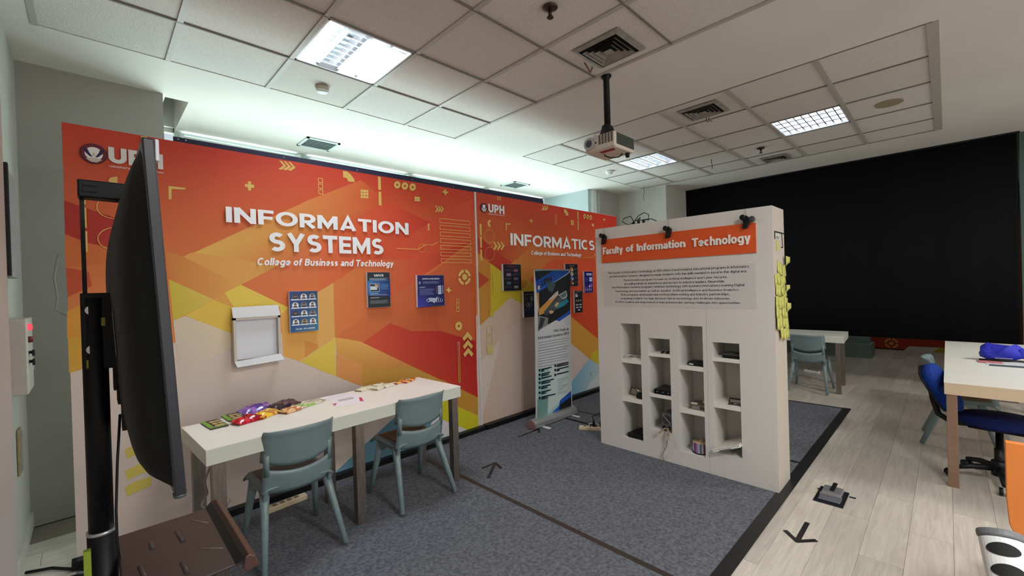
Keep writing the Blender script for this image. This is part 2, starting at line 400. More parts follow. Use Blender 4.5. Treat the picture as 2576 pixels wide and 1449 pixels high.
class Print:
    def __init__(s, fr, eps=.00004): s.fr = fr; s.mb = MB(); s.k = 0; s.eps = eps
    def _d(s): s.k += 1; return .0004+s.k*s.eps
    def poly(s, pts, col, d=None):
        d = s._d() if d is None else d; a = 0
        for i in range(len(pts)):
            x0, y0 = pts[i]; x1, y1 = pts[(i+1) % len(pts)]; a += x0*y1-x1*y0
        if isinstance(col, list) and len(col) == 1: col = col[0]
        if a*(s.fr.U.cross(s.fr.V)).dot(s.fr.N) < 0:
            pts = pts[::-1]; col = col[::-1] if isinstance(col, list) else col
        s.mb.add([s.fr.p(u, v, d) for u, v in pts], [list(range(len(pts)))], col)
    def rect(s, u0, u1, v0, v1, col): s.poly([(u0, v0), (u1, v0), (u1, v1), (u0, v1)], col)
    def disc(s, u, v, r, col, n=14, ry=None): s.poly([(u+r*math.cos(2*PI*i/n), v+(ry or r)*math.sin(2*PI*i/n)) for i in range(n)], col)
    def ring(s, u, v, r, r2, col, n=24):
        d = s._d()
        for i in range(n):
            a, b = 2*PI*i/n, 2*PI*(i+1)/n
            s.poly([(u+r*math.cos(a), v+r*math.sin(a)), (u+r*math.cos(b), v+r*math.sin(b)), (u+r2*math.cos(b), v+r2*math.sin(b)), (u+r2*math.cos(a), v+r2*math.sin(a))], col, d)
    def text(s, body, u0, u1, v0, v1, col, T=.17, shear=0., slope=0.):
        d = s._d()
        for g in fit(body, u0, u1, v0, v1, T, shear, slope):
            for q, (L, R_) in enumerate(g):
                n = len(L); vs = [s.fr.p(u, v, d+q*1e-5) for u, v in L+R_]
                sw = (s.fr.U.cross(s.fr.V)).dot(s.fr.N) > 0
                s.mb.add(vs, [(i, n+i, n+i+1, i+1) if sw else (i, i+1, n+i+1, n+i) for i in range(n-1)], col)
    def lines(s, u0, u1, v0, v1, n, col, frac=.45, ragged=.2):
        h = (v1-v0)/n
        for i in range(n):
            r = (u1-u0)*(1-random.random()*ragged); s.rect(u0, u0+r, v1-(i+frac)*h, v1-i*h, col)
    def build(s, name, m, parent): return s.mb.build(name, m, parent)

def crest(pr, u, v, r):
    pr.disc(u, v, r, (120, 34, 40), 24); pr.ring(u, v, r*1.0, r*.9, (60, 20, 50)); pr.ring(u, v, r*.8, r*.75, (60, 24, 60))
    pr.disc(u, v, r*.66, (228, 226, 222), 22)
    w = (44, 26, 70)
    for sg in (-1, 1):
        pr.poly([(u+sg*r*.08, v-r*.35), (u+sg*r*.3, v-r*.3), (u+sg*r*.62, v+.05*r), (u+sg*r*.8, v+r*.55), (u+sg*r*.62, v+r*.45), (u+sg*r*.48, v+r*.5), (u+sg*r*.34, v+r*.1)], w)
    pr.poly([(u-r*.1, v-r*.2), (u+r*.12, v-r*.25), (u+r*.05, v+r*.12), (u-r*.08, v+r*.1)], (200, 190, 150))
    pr.poly([(u-r*.6, v-r*.55), (u-r*.2, v-r*.42), (u+r*.2, v-r*.42), (u+r*.6, v-r*.55), (u+r*.2, v-r*.85), (u-r*.2, v-r*.85)], (196, 186, 172))

ART=[[[13812406],[-0.1,0,2.86,0,2.86,2.485,-0.1,2.485]],
[[13993283,14189633,12991011,12728870],[-0.1,1.2,2.86,1.2,2.86,2.485,-0.1,2.485]],
[[14594645,14260555,14194250,13926465,13526069,13125161,13591862,13925439,14259530],[0.423,1.743,0.812,1.974,0.862,2,1.204,2.204,1.634,2.424,1.869,2.271,1.328,1.906,0.973,1.7,0.649,1.607]],
[[14457677,14457420,14393168,14459217,14458704],[0.424,1.749,0.468,1.778,0.98,1.699,0.739,1.562,0.619,1.628]],
[[13269561,13599550,14194250,14590546,14062666,13401660],[0.334,1.781,0.426,1.747,0.619,1.628,0.739,1.562,0.575,1.466,0.353,1.598]],
[[13087806,14269015,13350468,12956733],[0.345,1.603,0.575,1.466,0.422,1.371,0.36,1.344]],
[[14392651],[0.575,1.466,0.739,1.562,0.822,1.401,0.695,1.401]],
[[14662477],[0.575,1.465,0.695,1.401,0.691,1.216,0.422,1.369]],
[[15058516],[0.739,1.562,1.042,1.385,0.984,1.335,0.978,1.392,0.822,1.401,0.695,1.399,0.641,1.508]],
[[14054466,14054466,13989187,13989187,14250558,14250558,14185279],[0.742,1.558,0.98,1.699,1.111,1.783,1.398,1.95,1.386,1.567,1.251,1.492,1.038,1.385]],
[[14314299,14181433,13519150,13055526,12923172,12989734,13917237,14381117],[1.266,1.87,1.392,1.947,1.869,2.263,2.304,2.125,2.384,2.17,2.374,1.884,1.615,1.704,1.255,1.495]],
[[13651760],[1.615,1.704,2.384,2.17,2.834,2.415,2.817,1.983,2.357,1.731,1.759,1.773]],
[[14656593,14656593,14656594,14656593,14656593,14656593,14656593],[1.038,1.385,1.251,1.492,1.386,1.567,1.371,1.124,1.102,0.974,0.99,1.031,0.984,1.335]],
[[14061375],[1.146,1.127,1.267,1.075,1.142,0.998]],
[[14526556],[1.254,1.492,1.375,1.564,1.374,1.128,1.241,1.05]],
[[14188354,13856316,13324594,12527651,13324594,13789499,14187842],[1.374,1.563,1.67,1.755,2.141,1.765,2.848,1.985,2.134,1.572,1.716,1.327,1.374,1.128]],
[[13792318,13198903,12934708,12670769,12142890,11548710,13462586],[1.374,1.128,1.867,1.432,2.134,1.572,2.374,1.678,2.853,1.938,2.821,0.348,1.578,1.073]],
[[12999730],[2.375,1.689,2.854,1.962,2.814,0.934,2.379,1.092]],
[[13455411,12796461,12598058,12070436,11542045,12528419,13124397],[1.607,1.06,1.859,1.2,2.07,1.11,2.378,1.081,2.822,0.933,2.829,0.347,2.059,0.793]],
[[14527060,14525780,13731912,13136446,12678454,12548660,13536836,13867593],[1.374,1.128,1.578,1.073,2.059,0.793,2.412,0.585,1.906,0.636,1.59,0.7,1.591,0.879,1.383,0.996]],
[[13144894],[1.595,0.854,1.689,0.83,2.059,0.793,2.829,0.347,2.822,0.167,2.538,0.328,2.134,0.552,1.59,0.7]],
[[12684084],[2.387,0.612,2.829,0.347,2.825,0.162,2.531,0.329,2.354,0.422]],
[[14259026],[1.379,0.995,1.591,0.879,1.59,0.7,1.547,0.713,1.373,0.815]],
[[14401112,14729561,14139467,14073168],[1.241,1.05,1.374,1.125,1.373,0.815,1.236,0.891]],
[[14204234,14795351,14204234,14204235],[1.105,0.973,1.366,1.116,1.356,0.821,1.228,0.9]],
[[13943720,14469802,14404012,13614769,13680558,13746601],[0.422,1.367,0.691,1.218,0.688,1.146,0.389,0.99,0.371,1.133,0.36,1.342]],
[[13680820],[1.236,0.888,1.373,0.815,1.547,0.713,1.693,0.637,1.683,0.351,1.222,0.466]],
[[13156129],[2.381,0.439,2.538,0.328,2.825,0.16,2.825,-0.022,2.785,-0.015,2.538,0.132,2.36,0.237]],
[[13815248],[2.126,0.345,2.36,0.237,2.538,0.132,2.792,-0.016,2.497,-0.041,2.116,0.066]],
[[7116969,6656418,6064283,5998490,6853797,7182762,7380140],[1.318,0.042,1.584,0.201,1.92,0.392,2.295,0.381,2.21,0.066,1.577,-0.011,1.325,-0.065]],
[[9221310],[1.318,0.042,1.423,0.039,1.487,-0.004,1.325,-0.065,1.294,-0.064]],
[[11283487],[-0.101,2.048,0.05,1.989,0.115,1.969,0.11,1.787,-0.009,1.814,-0.102,1.861]],
[[13134128],[-0.102,1.861,-0.009,1.814,0.11,1.787,0.108,1.709,-0.104,1.675]],
[[12143399],[-0.104,1.675,-0.013,1.65,-0.002,1.568,-0.1,1.509]],
[[13671738],[-0.104,1.392,0.087,1.441,0.081,1.2,-0.04,1.104,-0.105,1.084]],
[[13931318],[-0.104,1.427,-0.043,1.47,0.092,1.414,0.088,1.26,-0.108,1.281]],
[[13680474],[0.112,0.593,0.176,0.617,0.234,0.623,0.233,0.569,0.175,0.553,0.122,0.537]],
[[13680474],[0.109,0.467,0.173,0.489,0.231,0.493,0.229,0.438,0.171,0.425,0.119,0.41]],
[[13680474],[0.106,0.372,0.171,0.393,0.228,0.395,0.227,0.341,0.169,0.328,0.117,0.315]],
[[14399332],[0.359,2.194,0.445,2.193,0.443,2.182,0.374,2.177,0.372,2.111,0.358,2.11]],
[[14399332],[0.8,2.29,0.82,2.29,0.819,2.269,0.838,2.269,0.837,2.247,0.819,2.247,0.818,2.226,0.798,2.226,0.799,2.247,0.781,2.247,0.781,2.269,0.8,2.269]],
[[14399332],[1.005,2.473,1.023,2.474,1.055,2.44,1.021,2.407,0.999,2.409,1.034,2.441]],
[[14399332],[1.036,2.474,1.054,2.474,1.087,2.44,1.052,2.408,1.03,2.411,1.065,2.441]],
[[14399332],[1.068,2.474,1.086,2.475,1.119,2.439,1.084,2.409,1.061,2.413,1.097,2.442]],
[[14399332],[1.281,2.389,1.317,2.389,1.312,2.384,1.286,2.384]],
[[14399332],[1.317,2.389,1.319,2.35,1.313,2.356,1.312,2.384]],
[[14399332],[1.319,2.35,1.282,2.352,1.287,2.357,1.313,2.356]],
[[14399332],[1.282,2.352,1.281,2.389,1.286,2.384,1.287,2.357]],
[[14399332],[1.281,2.345,1.317,2.344,1.312,2.339,1.286,2.339]],
[[14399332],[1.317,2.344,1.318,2.305,1.313,2.311,1.312,2.339]],
[[14399332],[1.318,2.305,1.282,2.307,1.287,2.312,1.313,2.311]],
[[14399332],[1.282,2.307,1.281,2.345,1.286,2.339,1.287,2.312]],
[[14399332],[1.281,2.3,1.317,2.299,1.312,2.294,1.286,2.295]],
[[14399332],[1.317,2.299,1.318,2.26,1.313,2.266,1.312,2.294]],
[[14399332],[1.318,2.26,1.282,2.263,1.287,2.268,1.313,2.266]],
[[14399332],[1.282,2.263,1.281,2.3,1.286,2.295,1.287,2.268]],
[[14399332],[1.481,2.476,1.514,2.477,1.546,2.458,1.574,2.422,1.578,2.399,1.523,2.395,1.512,2.42,1.482,2.425]],
[[14399332],[1.627,2.344,1.648,2.345,1.647,2.324,1.627,2.323]],
[[14399332],[1.626,2.319,1.647,2.32,1.647,2.299,1.626,2.298]],
[[14399332],[1.626,2.294,1.646,2.295,1.646,2.274,1.625,2.273]],
[[14399332],[1.651,2.345,1.672,2.346,1.671,2.325,1.65,2.324]],
[[14399332],[1.65,2.32,1.671,2.321,1.67,2.3,1.649,2.299]],
[[14399332],[1.649,2.295,1.67,2.296,1.669,2.275,1.648,2.274]],
[[14399332],[1.674,2.347,1.696,2.348,1.695,2.327,1.674,2.326]],
[[14399332],[1.674,2.322,1.695,2.323,1.694,2.302,1.673,2.301]],
[[14399332],[1.673,2.296,1.694,2.297,1.693,2.276,1.672,2.275]],
[[14399332],[1.787,2.477,1.812,2.478,1.812,2.364,1.786,2.365]],
[[14399332],[1.789,2.349,1.813,2.349,1.813,2.229,1.787,2.23]],
[[14399332],[2.004,2.437,2.002,2.429,1.98,2.431,1.98,2.433]],
[[14399332],[2.002,2.429,2,2.422,1.979,2.429,1.98,2.431]],
[[14399332],[2,2.422,1.996,2.415,1.978,2.427,1.979,2.429]],
[[14399332],[1.996,2.415,1.99,2.408,1.976,2.425,1.978,2.427]],
[[14399332],[1.99,2.408,1.984,2.404,1.974,2.424,1.976,2.425]],
[[14399332],[1.984,2.404,1.977,2.4,1.972,2.423,1.974,2.424]],
[[14399332],[1.977,2.4,1.97,2.398,1.97,2.423,1.972,2.423]],
[[14399332],[1.97,2.398,1.962,2.398,1.968,2.423,1.97,2.423]],
[[14399332],[1.962,2.398,1.956,2.4,1.967,2.423,1.968,2.423]],
[[14399332],[1.956,2.4,1.95,2.403,1.965,2.424,1.967,2.423]],
[[14399332],[1.95,2.403,1.945,2.407,1.963,2.425,1.965,2.424]],
[[14399332],[1.945,2.407,1.941,2.413,1.962,2.427,1.963,2.425]],
[[14399332],[1.941,2.413,1.939,2.42,1.962,2.429,1.962,2.427]],
[[14399332],[1.939,2.42,1.938,2.427,1.962,2.431,1.962,2.429]],
[[14399332],[1.938,2.427,1.939,2.435,1.962,2.433,1.962,2.431]],
[[14399332],[1.939,2.435,1.942,2.442,1.963,2.435,1.962,2.433]],
[[14399332],[1.942,2.442,1.946,2.449,1.964,2.437,1.963,2.435]],
[[14399332],[1.946,2.449,1.951,2.455,1.965,2.439,1.964,2.437]],
[[14399332],[1.951,2.455,1.958,2.46,1.967,2.44,1.965,2.439]],
[[14399332],[1.958,2.46,1.965,2.464,1.969,2.441,1.967,2.44]],
[[14399332],[1.965,2.464,1.972,2.466,1.971,2.441,1.969,2.441]],
[[14399332],[1.972,2.466,1.979,2.466,1.973,2.442,1.971,2.441]],
[[14399332],[1.979,2.466,1.986,2.465,1.975,2.441,1.973,2.442]],
[[14399332],[1.986,2.465,1.992,2.461,1.977,2.44,1.975,2.441]],
[[14399332],[1.992,2.461,1.997,2.457,1.978,2.439,1.977,2.44]],
[[14399332],[1.997,2.457,2.001,2.451,1.979,2.437,1.978,2.439]],
[[14399332],[2.001,2.451,2.003,2.444,1.98,2.435,1.979,2.437]],
[[14399332],[2.003,2.444,2.004,2.437,1.98,2.433,1.98,2.435]],
[[14399332],[2.081,2.437,2.08,2.429,2.057,2.431,2.057,2.434]],
[[14399332],[2.08,2.429,2.077,2.422,2.056,2.429,2.057,2.431]],
[[14399332],[2.077,2.422,2.073,2.415,2.055,2.427,2.056,2.429]],
[[14399332],[2.073,2.415,2.067,2.408,2.053,2.426,2.055,2.427]],
[[14399332],[2.067,2.408,2.061,2.403,2.051,2.424,2.053,2.426]],
[[14399332],[2.061,2.403,2.054,2.4,2.049,2.423,2.051,2.424]],
[[14399332],[2.054,2.4,2.046,2.398,2.047,2.423,2.049,2.423]],
[[14399332],[2.046,2.398,2.039,2.398,2.045,2.423,2.047,2.423]],
[[14399332],[2.039,2.398,2.032,2.399,2.043,2.423,2.045,2.423]],
[[14399332],[2.032,2.399,2.026,2.403,2.041,2.424,2.043,2.423]],
[[14399332],[2.026,2.403,2.021,2.407,2.04,2.425,2.041,2.424]],
[[14399332],[2.021,2.407,2.017,2.413,2.039,2.427,2.04,2.425]],
[[14399332],[2.017,2.413,2.015,2.42,2.038,2.429,2.039,2.427]],
[[14399332],[2.015,2.42,2.014,2.428,2.038,2.431,2.038,2.429]],
[[14399332],[2.014,2.428,2.015,2.435,2.038,2.433,2.038,2.431]],
[[14399332],[2.015,2.435,2.018,2.443,2.039,2.435,2.038,2.433]],
[[14399332],[2.018,2.443,2.022,2.45,2.04,2.437,2.039,2.435]],
[[14399332],[2.022,2.45,2.028,2.456,2.042,2.439,2.04,2.437]],
[[14399332],[2.028,2.456,2.034,2.461,2.044,2.44,2.042,2.439]],
[[14399332],[2.034,2.461,2.041,2.465,2.046,2.441,2.044,2.44]],
[[14399332],[2.041,2.465,2.049,2.467,2.048,2.442,2.046,2.441]],
[[14399332],[2.049,2.467,2.056,2.467,2.05,2.442,2.048,2.442]],
[[14399332],[2.056,2.467,2.063,2.465,2.052,2.441,2.05,2.442]],
[[14399332],[2.063,2.465,2.069,2.462,2.054,2.441,2.052,2.441]],
[[14399332],[2.069,2.462,2.074,2.457,2.055,2.439,2.054,2.441]],
[[14399332],[2.074,2.457,2.078,2.452,2.056,2.438,2.055,2.439]],
[[14399332],[2.078,2.452,2.081,2.445,2.057,2.436,2.056,2.438]],
[[14399332],[2.081,2.445,2.081,2.437,2.057,2.434,2.057,2.436]],
[[14399332],[2.161,2.437,2.16,2.429,2.136,2.432,2.136,2.434]],
[[14399332],[2.16,2.429,2.157,2.422,2.135,2.43,2.136,2.432]],
[[14399332],[2.157,2.422,2.153,2.415,2.134,2.427,2.135,2.43]],
[[14399332],[2.153,2.415,2.147,2.408,2.132,2.426,2.134,2.427]],
[[14399332],[2.147,2.408,2.14,2.403,2.13,2.424,2.132,2.426]],
[[14399332],[2.14,2.403,2.133,2.4,2.128,2.423,2.13,2.424]],
[[14399332],[2.133,2.4,2.125,2.398,2.126,2.423,2.128,2.423]],
[[14399332],[2.125,2.398,2.117,2.398,2.124,2.423,2.126,2.423]],
[[14399332],[2.117,2.398,2.11,2.399,2.122,2.423,2.124,2.423]],
[[14399332],[2.11,2.399,2.104,2.402,2.12,2.424,2.122,2.423]],
[[14399332],[2.104,2.402,2.099,2.407,2.119,2.425,2.12,2.424]],
[[14399332],[2.099,2.407,2.095,2.413,2.117,2.427,2.119,2.425]],
[[14399332],[2.095,2.413,2.093,2.42,2.117,2.429,2.117,2.427]],
[[14399332],[2.093,2.42,2.092,2.428,2.117,2.431,2.117,2.429]],
[[14399332],[2.092,2.428,2.093,2.436,2.117,2.433,2.117,2.431]],
[[14399332],[2.093,2.436,2.096,2.443,2.118,2.436,2.117,2.433]],
[[14399332],[2.096,2.443,2.1,2.45,2.119,2.438,2.118,2.436]],
[[14399332],[2.1,2.45,2.106,2.457,2.121,2.439,2.119,2.438]],
[[14399332],[2.106,2.457,2.112,2.462,2.122,2.441,2.121,2.439]],
[[14399332],[2.112,2.462,2.12,2.465,2.124,2.442,2.122,2.441]],
[[14399332],[2.12,2.465,2.128,2.467,2.127,2.442,2.124,2.442]],
[[14399332],[2.128,2.467,2.135,2.468,2.129,2.442,2.127,2.442]],
[[14399332],[2.135,2.468,2.142,2.466,2.131,2.442,2.129,2.442]],
[[14399332],[2.142,2.466,2.149,2.463,2.133,2.441,2.131,2.442]],
[[14399332],[2.149,2.463,2.154,2.458,2.134,2.44,2.133,2.441]],
[[14399332],[2.154,2.458,2.158,2.452,2.135,2.438,2.134,2.44]],
[[14399332],[2.158,2.452,2.16,2.445,2.136,2.436,2.135,2.438]],
[[14399332],[2.16,2.445,2.161,2.437,2.136,2.434,2.136,2.436]],
[[14399332],[2.143,2.349,2.201,2.351,2.2,2.308,2.144,2.305]],
[[12149812],[2.15,2.328,2.196,2.33,2.196,2.327,2.15,2.325]],
[[14399332],[2.483,2.461,2.504,2.462,2.503,2.443,2.526,2.444,2.525,2.427,2.503,2.426,2.502,2.407,2.481,2.407,2.482,2.425,2.459,2.424,2.46,2.442,2.482,2.443]],
[[14399332],[2.368,2.29,2.383,2.29,2.406,2.256,2.377,2.226,2.364,2.227,2.387,2.258]],
[[14399332],[2.398,2.289,2.413,2.289,2.436,2.259,2.407,2.229,2.393,2.23,2.417,2.261]],
[[14399332],[2.428,2.289,2.443,2.289,2.466,2.262,2.437,2.232,2.423,2.233,2.447,2.264]],
[[14399332],[2.276,2.109,2.297,2.108,2.298,2.09,2.277,2.09]],
[[14399332],[2.275,2.086,2.296,2.086,2.297,2.067,2.277,2.068]],
[[14399332],[2.274,2.064,2.295,2.063,2.297,2.045,2.276,2.045]],
[[14399332],[2.416,2.171,2.788,2.173,2.788,2.173,2.416,2.171]],
[[14399332],[2.788,2.173,2.788,2.134,2.788,2.134,2.788,2.173]],
[[14399332],[2.788,2.134,2.416,2.13,2.416,2.13,2.788,2.134]],
[[14399332],[2.416,2.13,2.416,2.171,2.416,2.171,2.416,2.13]],
[[14399332],[2.416,2.168,2.788,2.17,2.789,2.176,2.417,2.173]],
[[14399332],[2.785,2.173,2.785,2.134,2.791,2.135,2.791,2.173]],
[[14399332],[2.788,2.137,2.416,2.133,2.416,2.128,2.788,2.132]],
[[14399332],[2.419,2.131,2.419,2.171,2.413,2.17,2.413,2.13]],
[[14399332],[2.416,2.106,2.788,2.107,2.788,2.107,2.416,2.106]],
[[14399332],[2.788,2.107,2.788,2.07,2.788,2.07,2.788,2.107]],
[[14399332],[2.788,2.07,2.416,2.066,2.416,2.066,2.788,2.07]],
[[14399332],[2.416,2.066,2.416,2.106,2.416,2.106,2.416,2.066]],
[[14399332],[2.416,2.103,2.788,2.105,2.789,2.11,2.417,2.108]],
[[14399332],[2.785,2.107,2.785,2.069,2.791,2.07,2.791,2.108]],
[[14399332],[2.788,2.072,2.416,2.068,2.416,2.063,2.788,2.067]],
[[14399332],[2.419,2.066,2.419,2.106,2.413,2.105,2.413,2.066]],
[[14399332],[2.416,2.04,2.788,2.042,2.788,2.042,2.416,2.04]],
[[14399332],[2.788,2.042,2.788,2.005,2.788,2.005,2.788,2.042]],
[[14399332],[2.788,2.005,2.416,2.001,2.416,2.001,2.788,2.005]],
[[14399332],[2.416,2.001,2.416,2.04,2.416,2.04,2.416,2.001]],
[[14399332],[2.416,2.038,2.788,2.039,2.789,2.044,2.416,2.043]],
[[14399332],[2.785,2.041,2.785,2.005,2.791,2.005,2.792,2.042]],
[[14399332],[2.788,2.008,2.416,2.004,2.416,1.999,2.788,2.003]],
[[14399332],[2.419,2.002,2.419,2.041,2.413,2.04,2.413,2.001]],
[[14399332],[2.416,1.975,2.788,1.976,2.788,1.976,2.416,1.975]],
[[14399332],[2.788,1.976,2.788,1.94,2.788,1.94,2.788,1.976]],
[[14399332],[2.788,1.94,2.416,1.937,2.416,1.937,2.788,1.94]],
[[14399332],[2.416,1.937,2.416,1.975,2.416,1.975,2.416,1.937]],
[[14399332],[2.416,1.973,2.788,1.973,2.789,1.978,2.416,1.978]],
[[14399332],[2.785,1.976,2.785,1.94,2.792,1.941,2.792,1.976]],
[[14399332],[2.788,1.943,2.416,1.939,2.416,1.934,2.788,1.938]],
[[14399332],[2.419,1.937,2.419,1.975,2.413,1.975,2.413,1.937]],
[[14399332],[2.416,1.91,2.788,1.91,2.788,1.91,2.416,1.91]],
[[14399332],[2.788,1.91,2.788,1.876,2.788,1.876,2.788,1.91]],
[[14399332],[2.788,1.876,2.416,1.872,2.416,1.872,2.788,1.876]],
[[14399332],[2.416,1.872,2.416,1.91,2.416,1.91,2.416,1.872]],
[[14399332],[2.416,1.908,2.788,1.907,2.789,1.913,2.416,1.913]],
[[14399332],[2.785,1.91,2.785,1.876,2.792,1.876,2.792,1.91]],
[[14399332],[2.789,1.878,2.416,1.875,2.415,1.87,2.788,1.873]],
[[14399332],[2.419,1.872,2.419,1.91,2.413,1.91,2.413,1.872]],
[[14399332],[2.416,1.845,2.788,1.844,2.788,1.844,2.416,1.845]],
[[14399332],[2.788,1.844,2.788,1.811,2.788,1.811,2.788,1.844]],
[[14399332],[2.788,1.811,2.416,1.808,2.416,1.808,2.788,1.811]],
[[14399332],[2.416,1.808,2.416,1.845,2.416,1.845,2.416,1.808]],
[[14399332],[2.416,1.843,2.788,1.842,2.789,1.847,2.416,1.847]],
[[14399332],[2.785,1.844,2.785,1.811,2.792,1.811,2.792,1.844]],
[[14399332],[2.789,1.814,2.416,1.81,2.415,1.805,2.788,1.809]],
[[14399332],[2.418,1.808,2.419,1.845,2.413,1.845,2.413,1.807]],
[[14399332],[2.416,1.78,2.788,1.778,2.788,1.778,2.416,1.78]],
[[14399332],[2.788,1.778,2.789,1.746,2.789,1.746,2.788,1.778]],
[[14399332],[2.789,1.746,2.415,1.743,2.415,1.743,2.789,1.746]],
[[14399332],[2.415,1.743,2.416,1.78,2.416,1.78,2.415,1.743]],
[[14399332],[2.416,1.777,2.788,1.776,2.789,1.781,2.416,1.782]],
[[14399332],[2.785,1.778,2.785,1.746,2.792,1.747,2.792,1.779]],
[[14399332],[2.789,1.749,2.416,1.745,2.415,1.741,2.788,1.744]],
[[14399332],[2.418,1.743,2.419,1.78,2.413,1.78,2.413,1.743]],
[[15050330],[1.941,1.858,2.164,1.858,2.165,1.865,1.941,1.864]],
[[15050330],[2.167,1.859,2.243,1.905,2.239,1.911,2.163,1.864]],
[[15050330],[2.241,1.905,2.324,1.905,2.324,1.911,2.242,1.911]],
[[15050330],[2.326,1.905,2.385,1.934,2.382,1.94,2.322,1.911]],
[[15050330],[2.243,1.876,2.242,1.867,2.239,1.868,2.24,1.876]],
[[15050330],[2.242,1.867,2.239,1.859,2.236,1.86,2.239,1.868]],
[[15050330],[2.239,1.859,2.234,1.851,2.231,1.853,2.236,1.86]],
[[15050330],[2.234,1.851,2.228,1.845,2.225,1.847,2.231,1.853]],
[[15050330],[2.228,1.845,2.22,1.84,2.219,1.843,2.225,1.847]],
[[15050330],[2.22,1.84,2.212,1.836,2.211,1.84,2.219,1.843]],
[[15050330],[2.212,1.836,2.203,1.835,2.203,1.839,2.211,1.84]],
[[15050330],[2.203,1.835,2.195,1.836,2.195,1.839,2.203,1.839]],
[[15050330],[2.195,1.836,2.187,1.838,2.188,1.842,2.195,1.839]],
[[15050330],[2.187,1.838,2.179,1.843,2.182,1.846,2.188,1.842]],
[[15050330],[2.179,1.843,2.174,1.849,2.176,1.851,2.182,1.846]],
[[15050330],[2.174,1.849,2.169,1.856,2.172,1.858,2.176,1.851]],
[[15050330],[2.169,1.856,2.167,1.865,2.17,1.865,2.172,1.858]],
[[15050330],[2.167,1.865,2.166,1.873,2.17,1.873,2.17,1.865]],
[[15050330],[2.166,1.873,2.167,1.882,2.171,1.881,2.17,1.873]],
[[15050330],[2.167,1.882,2.171,1.891,2.174,1.889,2.171,1.881]],
[[15050330],[2.171,1.891,2.175,1.898,2.178,1.896,2.174,1.889]],
[[15050330],[2.175,1.898,2.182,1.905,2.184,1.902,2.178,1.896]],
[[15050330],[2.182,1.905,2.189,1.91,2.19,1.907,2.184,1.902]],
[[15050330],[2.189,1.91,2.197,1.913,2.198,1.91,2.19,1.907]],
[[15050330],[2.197,1.913,2.206,1.915,2.206,1.911,2.198,1.91]],
[[15050330],[2.206,1.915,2.215,1.914,2.214,1.91,2.206,1.911]],
[[15050330],[2.215,1.914,2.223,1.911,2.221,1.908,2.214,1.91]],
[[15050330],[2.223,1.911,2.23,1.907,2.228,1.904,2.221,1.908]],
[[15050330],[2.23,1.907,2.236,1.901,2.233,1.899,2.228,1.904]],
[[15050330],[2.236,1.901,2.24,1.894,2.237,1.892,2.233,1.899]],
[[15050330],[2.24,1.894,2.243,1.885,2.239,1.884,2.237,1.892]],
[[15050330],[2.243,1.885,2.243,1.876,2.24,1.876,2.239,1.884]],
[[14399332],[2.775,1.586,2.768,1.566,2.74,1.579,2.744,1.591]],
[[14399332],[2.768,1.566,2.757,1.548,2.732,1.568,2.74,1.579]],
[[14399332],[2.757,1.548,2.741,1.534,2.723,1.559,2.732,1.568]],
[[14399332],[2.741,1.534,2.722,1.524,2.711,1.552,2.723,1.559]],
[[14399332],[2.722,1.524,2.701,1.519,2.698,1.549,2.711,1.552]],
[[14399332],[2.678,1.519,2.658,1.525,2.671,1.553,2.684,1.549]],
[[14399332],[2.658,1.525,2.641,1.536,2.66,1.559,2.671,1.553]],
[[14399332],[2.641,1.536,2.627,1.55,2.652,1.569,2.66,1.559]],
[[14399332],[2.627,1.55,2.617,1.568,2.645,1.58,2.652,1.569]],
[[14399332],[2.617,1.568,2.612,1.588,2.643,1.592,2.645,1.58]],
[[14399332],[2.613,1.61,2.619,1.63,2.647,1.618,2.643,1.606]],
[[14399332],[2.619,1.63,2.63,1.647,2.654,1.629,2.647,1.618]],
[[14399332],[2.63,1.647,2.646,1.662,2.663,1.638,2.654,1.629]],
[[14399332],[2.646,1.662,2.664,1.672,2.675,1.644,2.663,1.638]],
[[14399332],[2.664,1.672,2.685,1.678,2.688,1.648,2.675,1.644]],
[[14399332],[2.707,1.678,2.728,1.673,2.714,1.644,2.702,1.648]],
[[14399332],[2.728,1.673,2.746,1.662,2.726,1.638,2.714,1.644]],
[[14399332],[2.746,1.662,2.761,1.647,2.735,1.629,2.726,1.638]],
[[14399332],[2.761,1.647,2.771,1.629,2.741,1.618,2.735,1.629]],
[[14399332],[2.771,1.629,2.776,1.609,2.744,1.605,2.741,1.618]],
[[14399332],[2.729,1.6,2.727,1.59,2.722,1.581,2.714,1.574,2.705,1.57,2.694,1.568,2.684,1.57,2.675,1.575,2.668,1.582,2.664,1.591,2.663,1.601,2.665,1.611,2.67,1.619,2.677,1.626,2.687,1.631,2.697,1.633,2.707,1.631,2.716,1.626,2.723,1.619,2.727,1.61]],
[[14399332],[2.482,1.499,2.504,1.497,2.503,1.48,2.523,1.478,2.523,1.46,2.502,1.463,2.502,1.446,2.48,1.449,2.481,1.465,2.461,1.468,2.462,1.485,2.482,1.483]],
[[14399332],[2.58,1.386,2.617,1.382,2.612,1.377,2.585,1.38]],
[[14399332],[2.617,1.382,2.619,1.345,2.613,1.351,2.612,1.377]],
[[14399332],[2.619,1.345,2.581,1.349,2.586,1.354,2.613,1.351]],
[[14399332],[2.581,1.349,2.58,1.386,2.585,1.38,2.586,1.354]],
[[14399332],[2.578,1.34,2.616,1.336,2.61,1.331,2.584,1.334]],
[[14399332],[2.616,1.336,2.617,1.299,2.611,1.305,2.61,1.331]],
[[14399332],[2.617,1.299,2.579,1.303,2.585,1.308,2.611,1.305]],
[[14399332],[2.579,1.303,2.578,1.34,2.584,1.334,2.585,1.308]],
[[14399332],[2.576,1.296,2.614,1.292,2.608,1.287,2.582,1.29]],
[[14399332],[2.614,1.292,2.615,1.255,2.609,1.261,2.608,1.287]],
[[14399332],[2.615,1.255,2.578,1.259,2.583,1.264,2.609,1.261]],
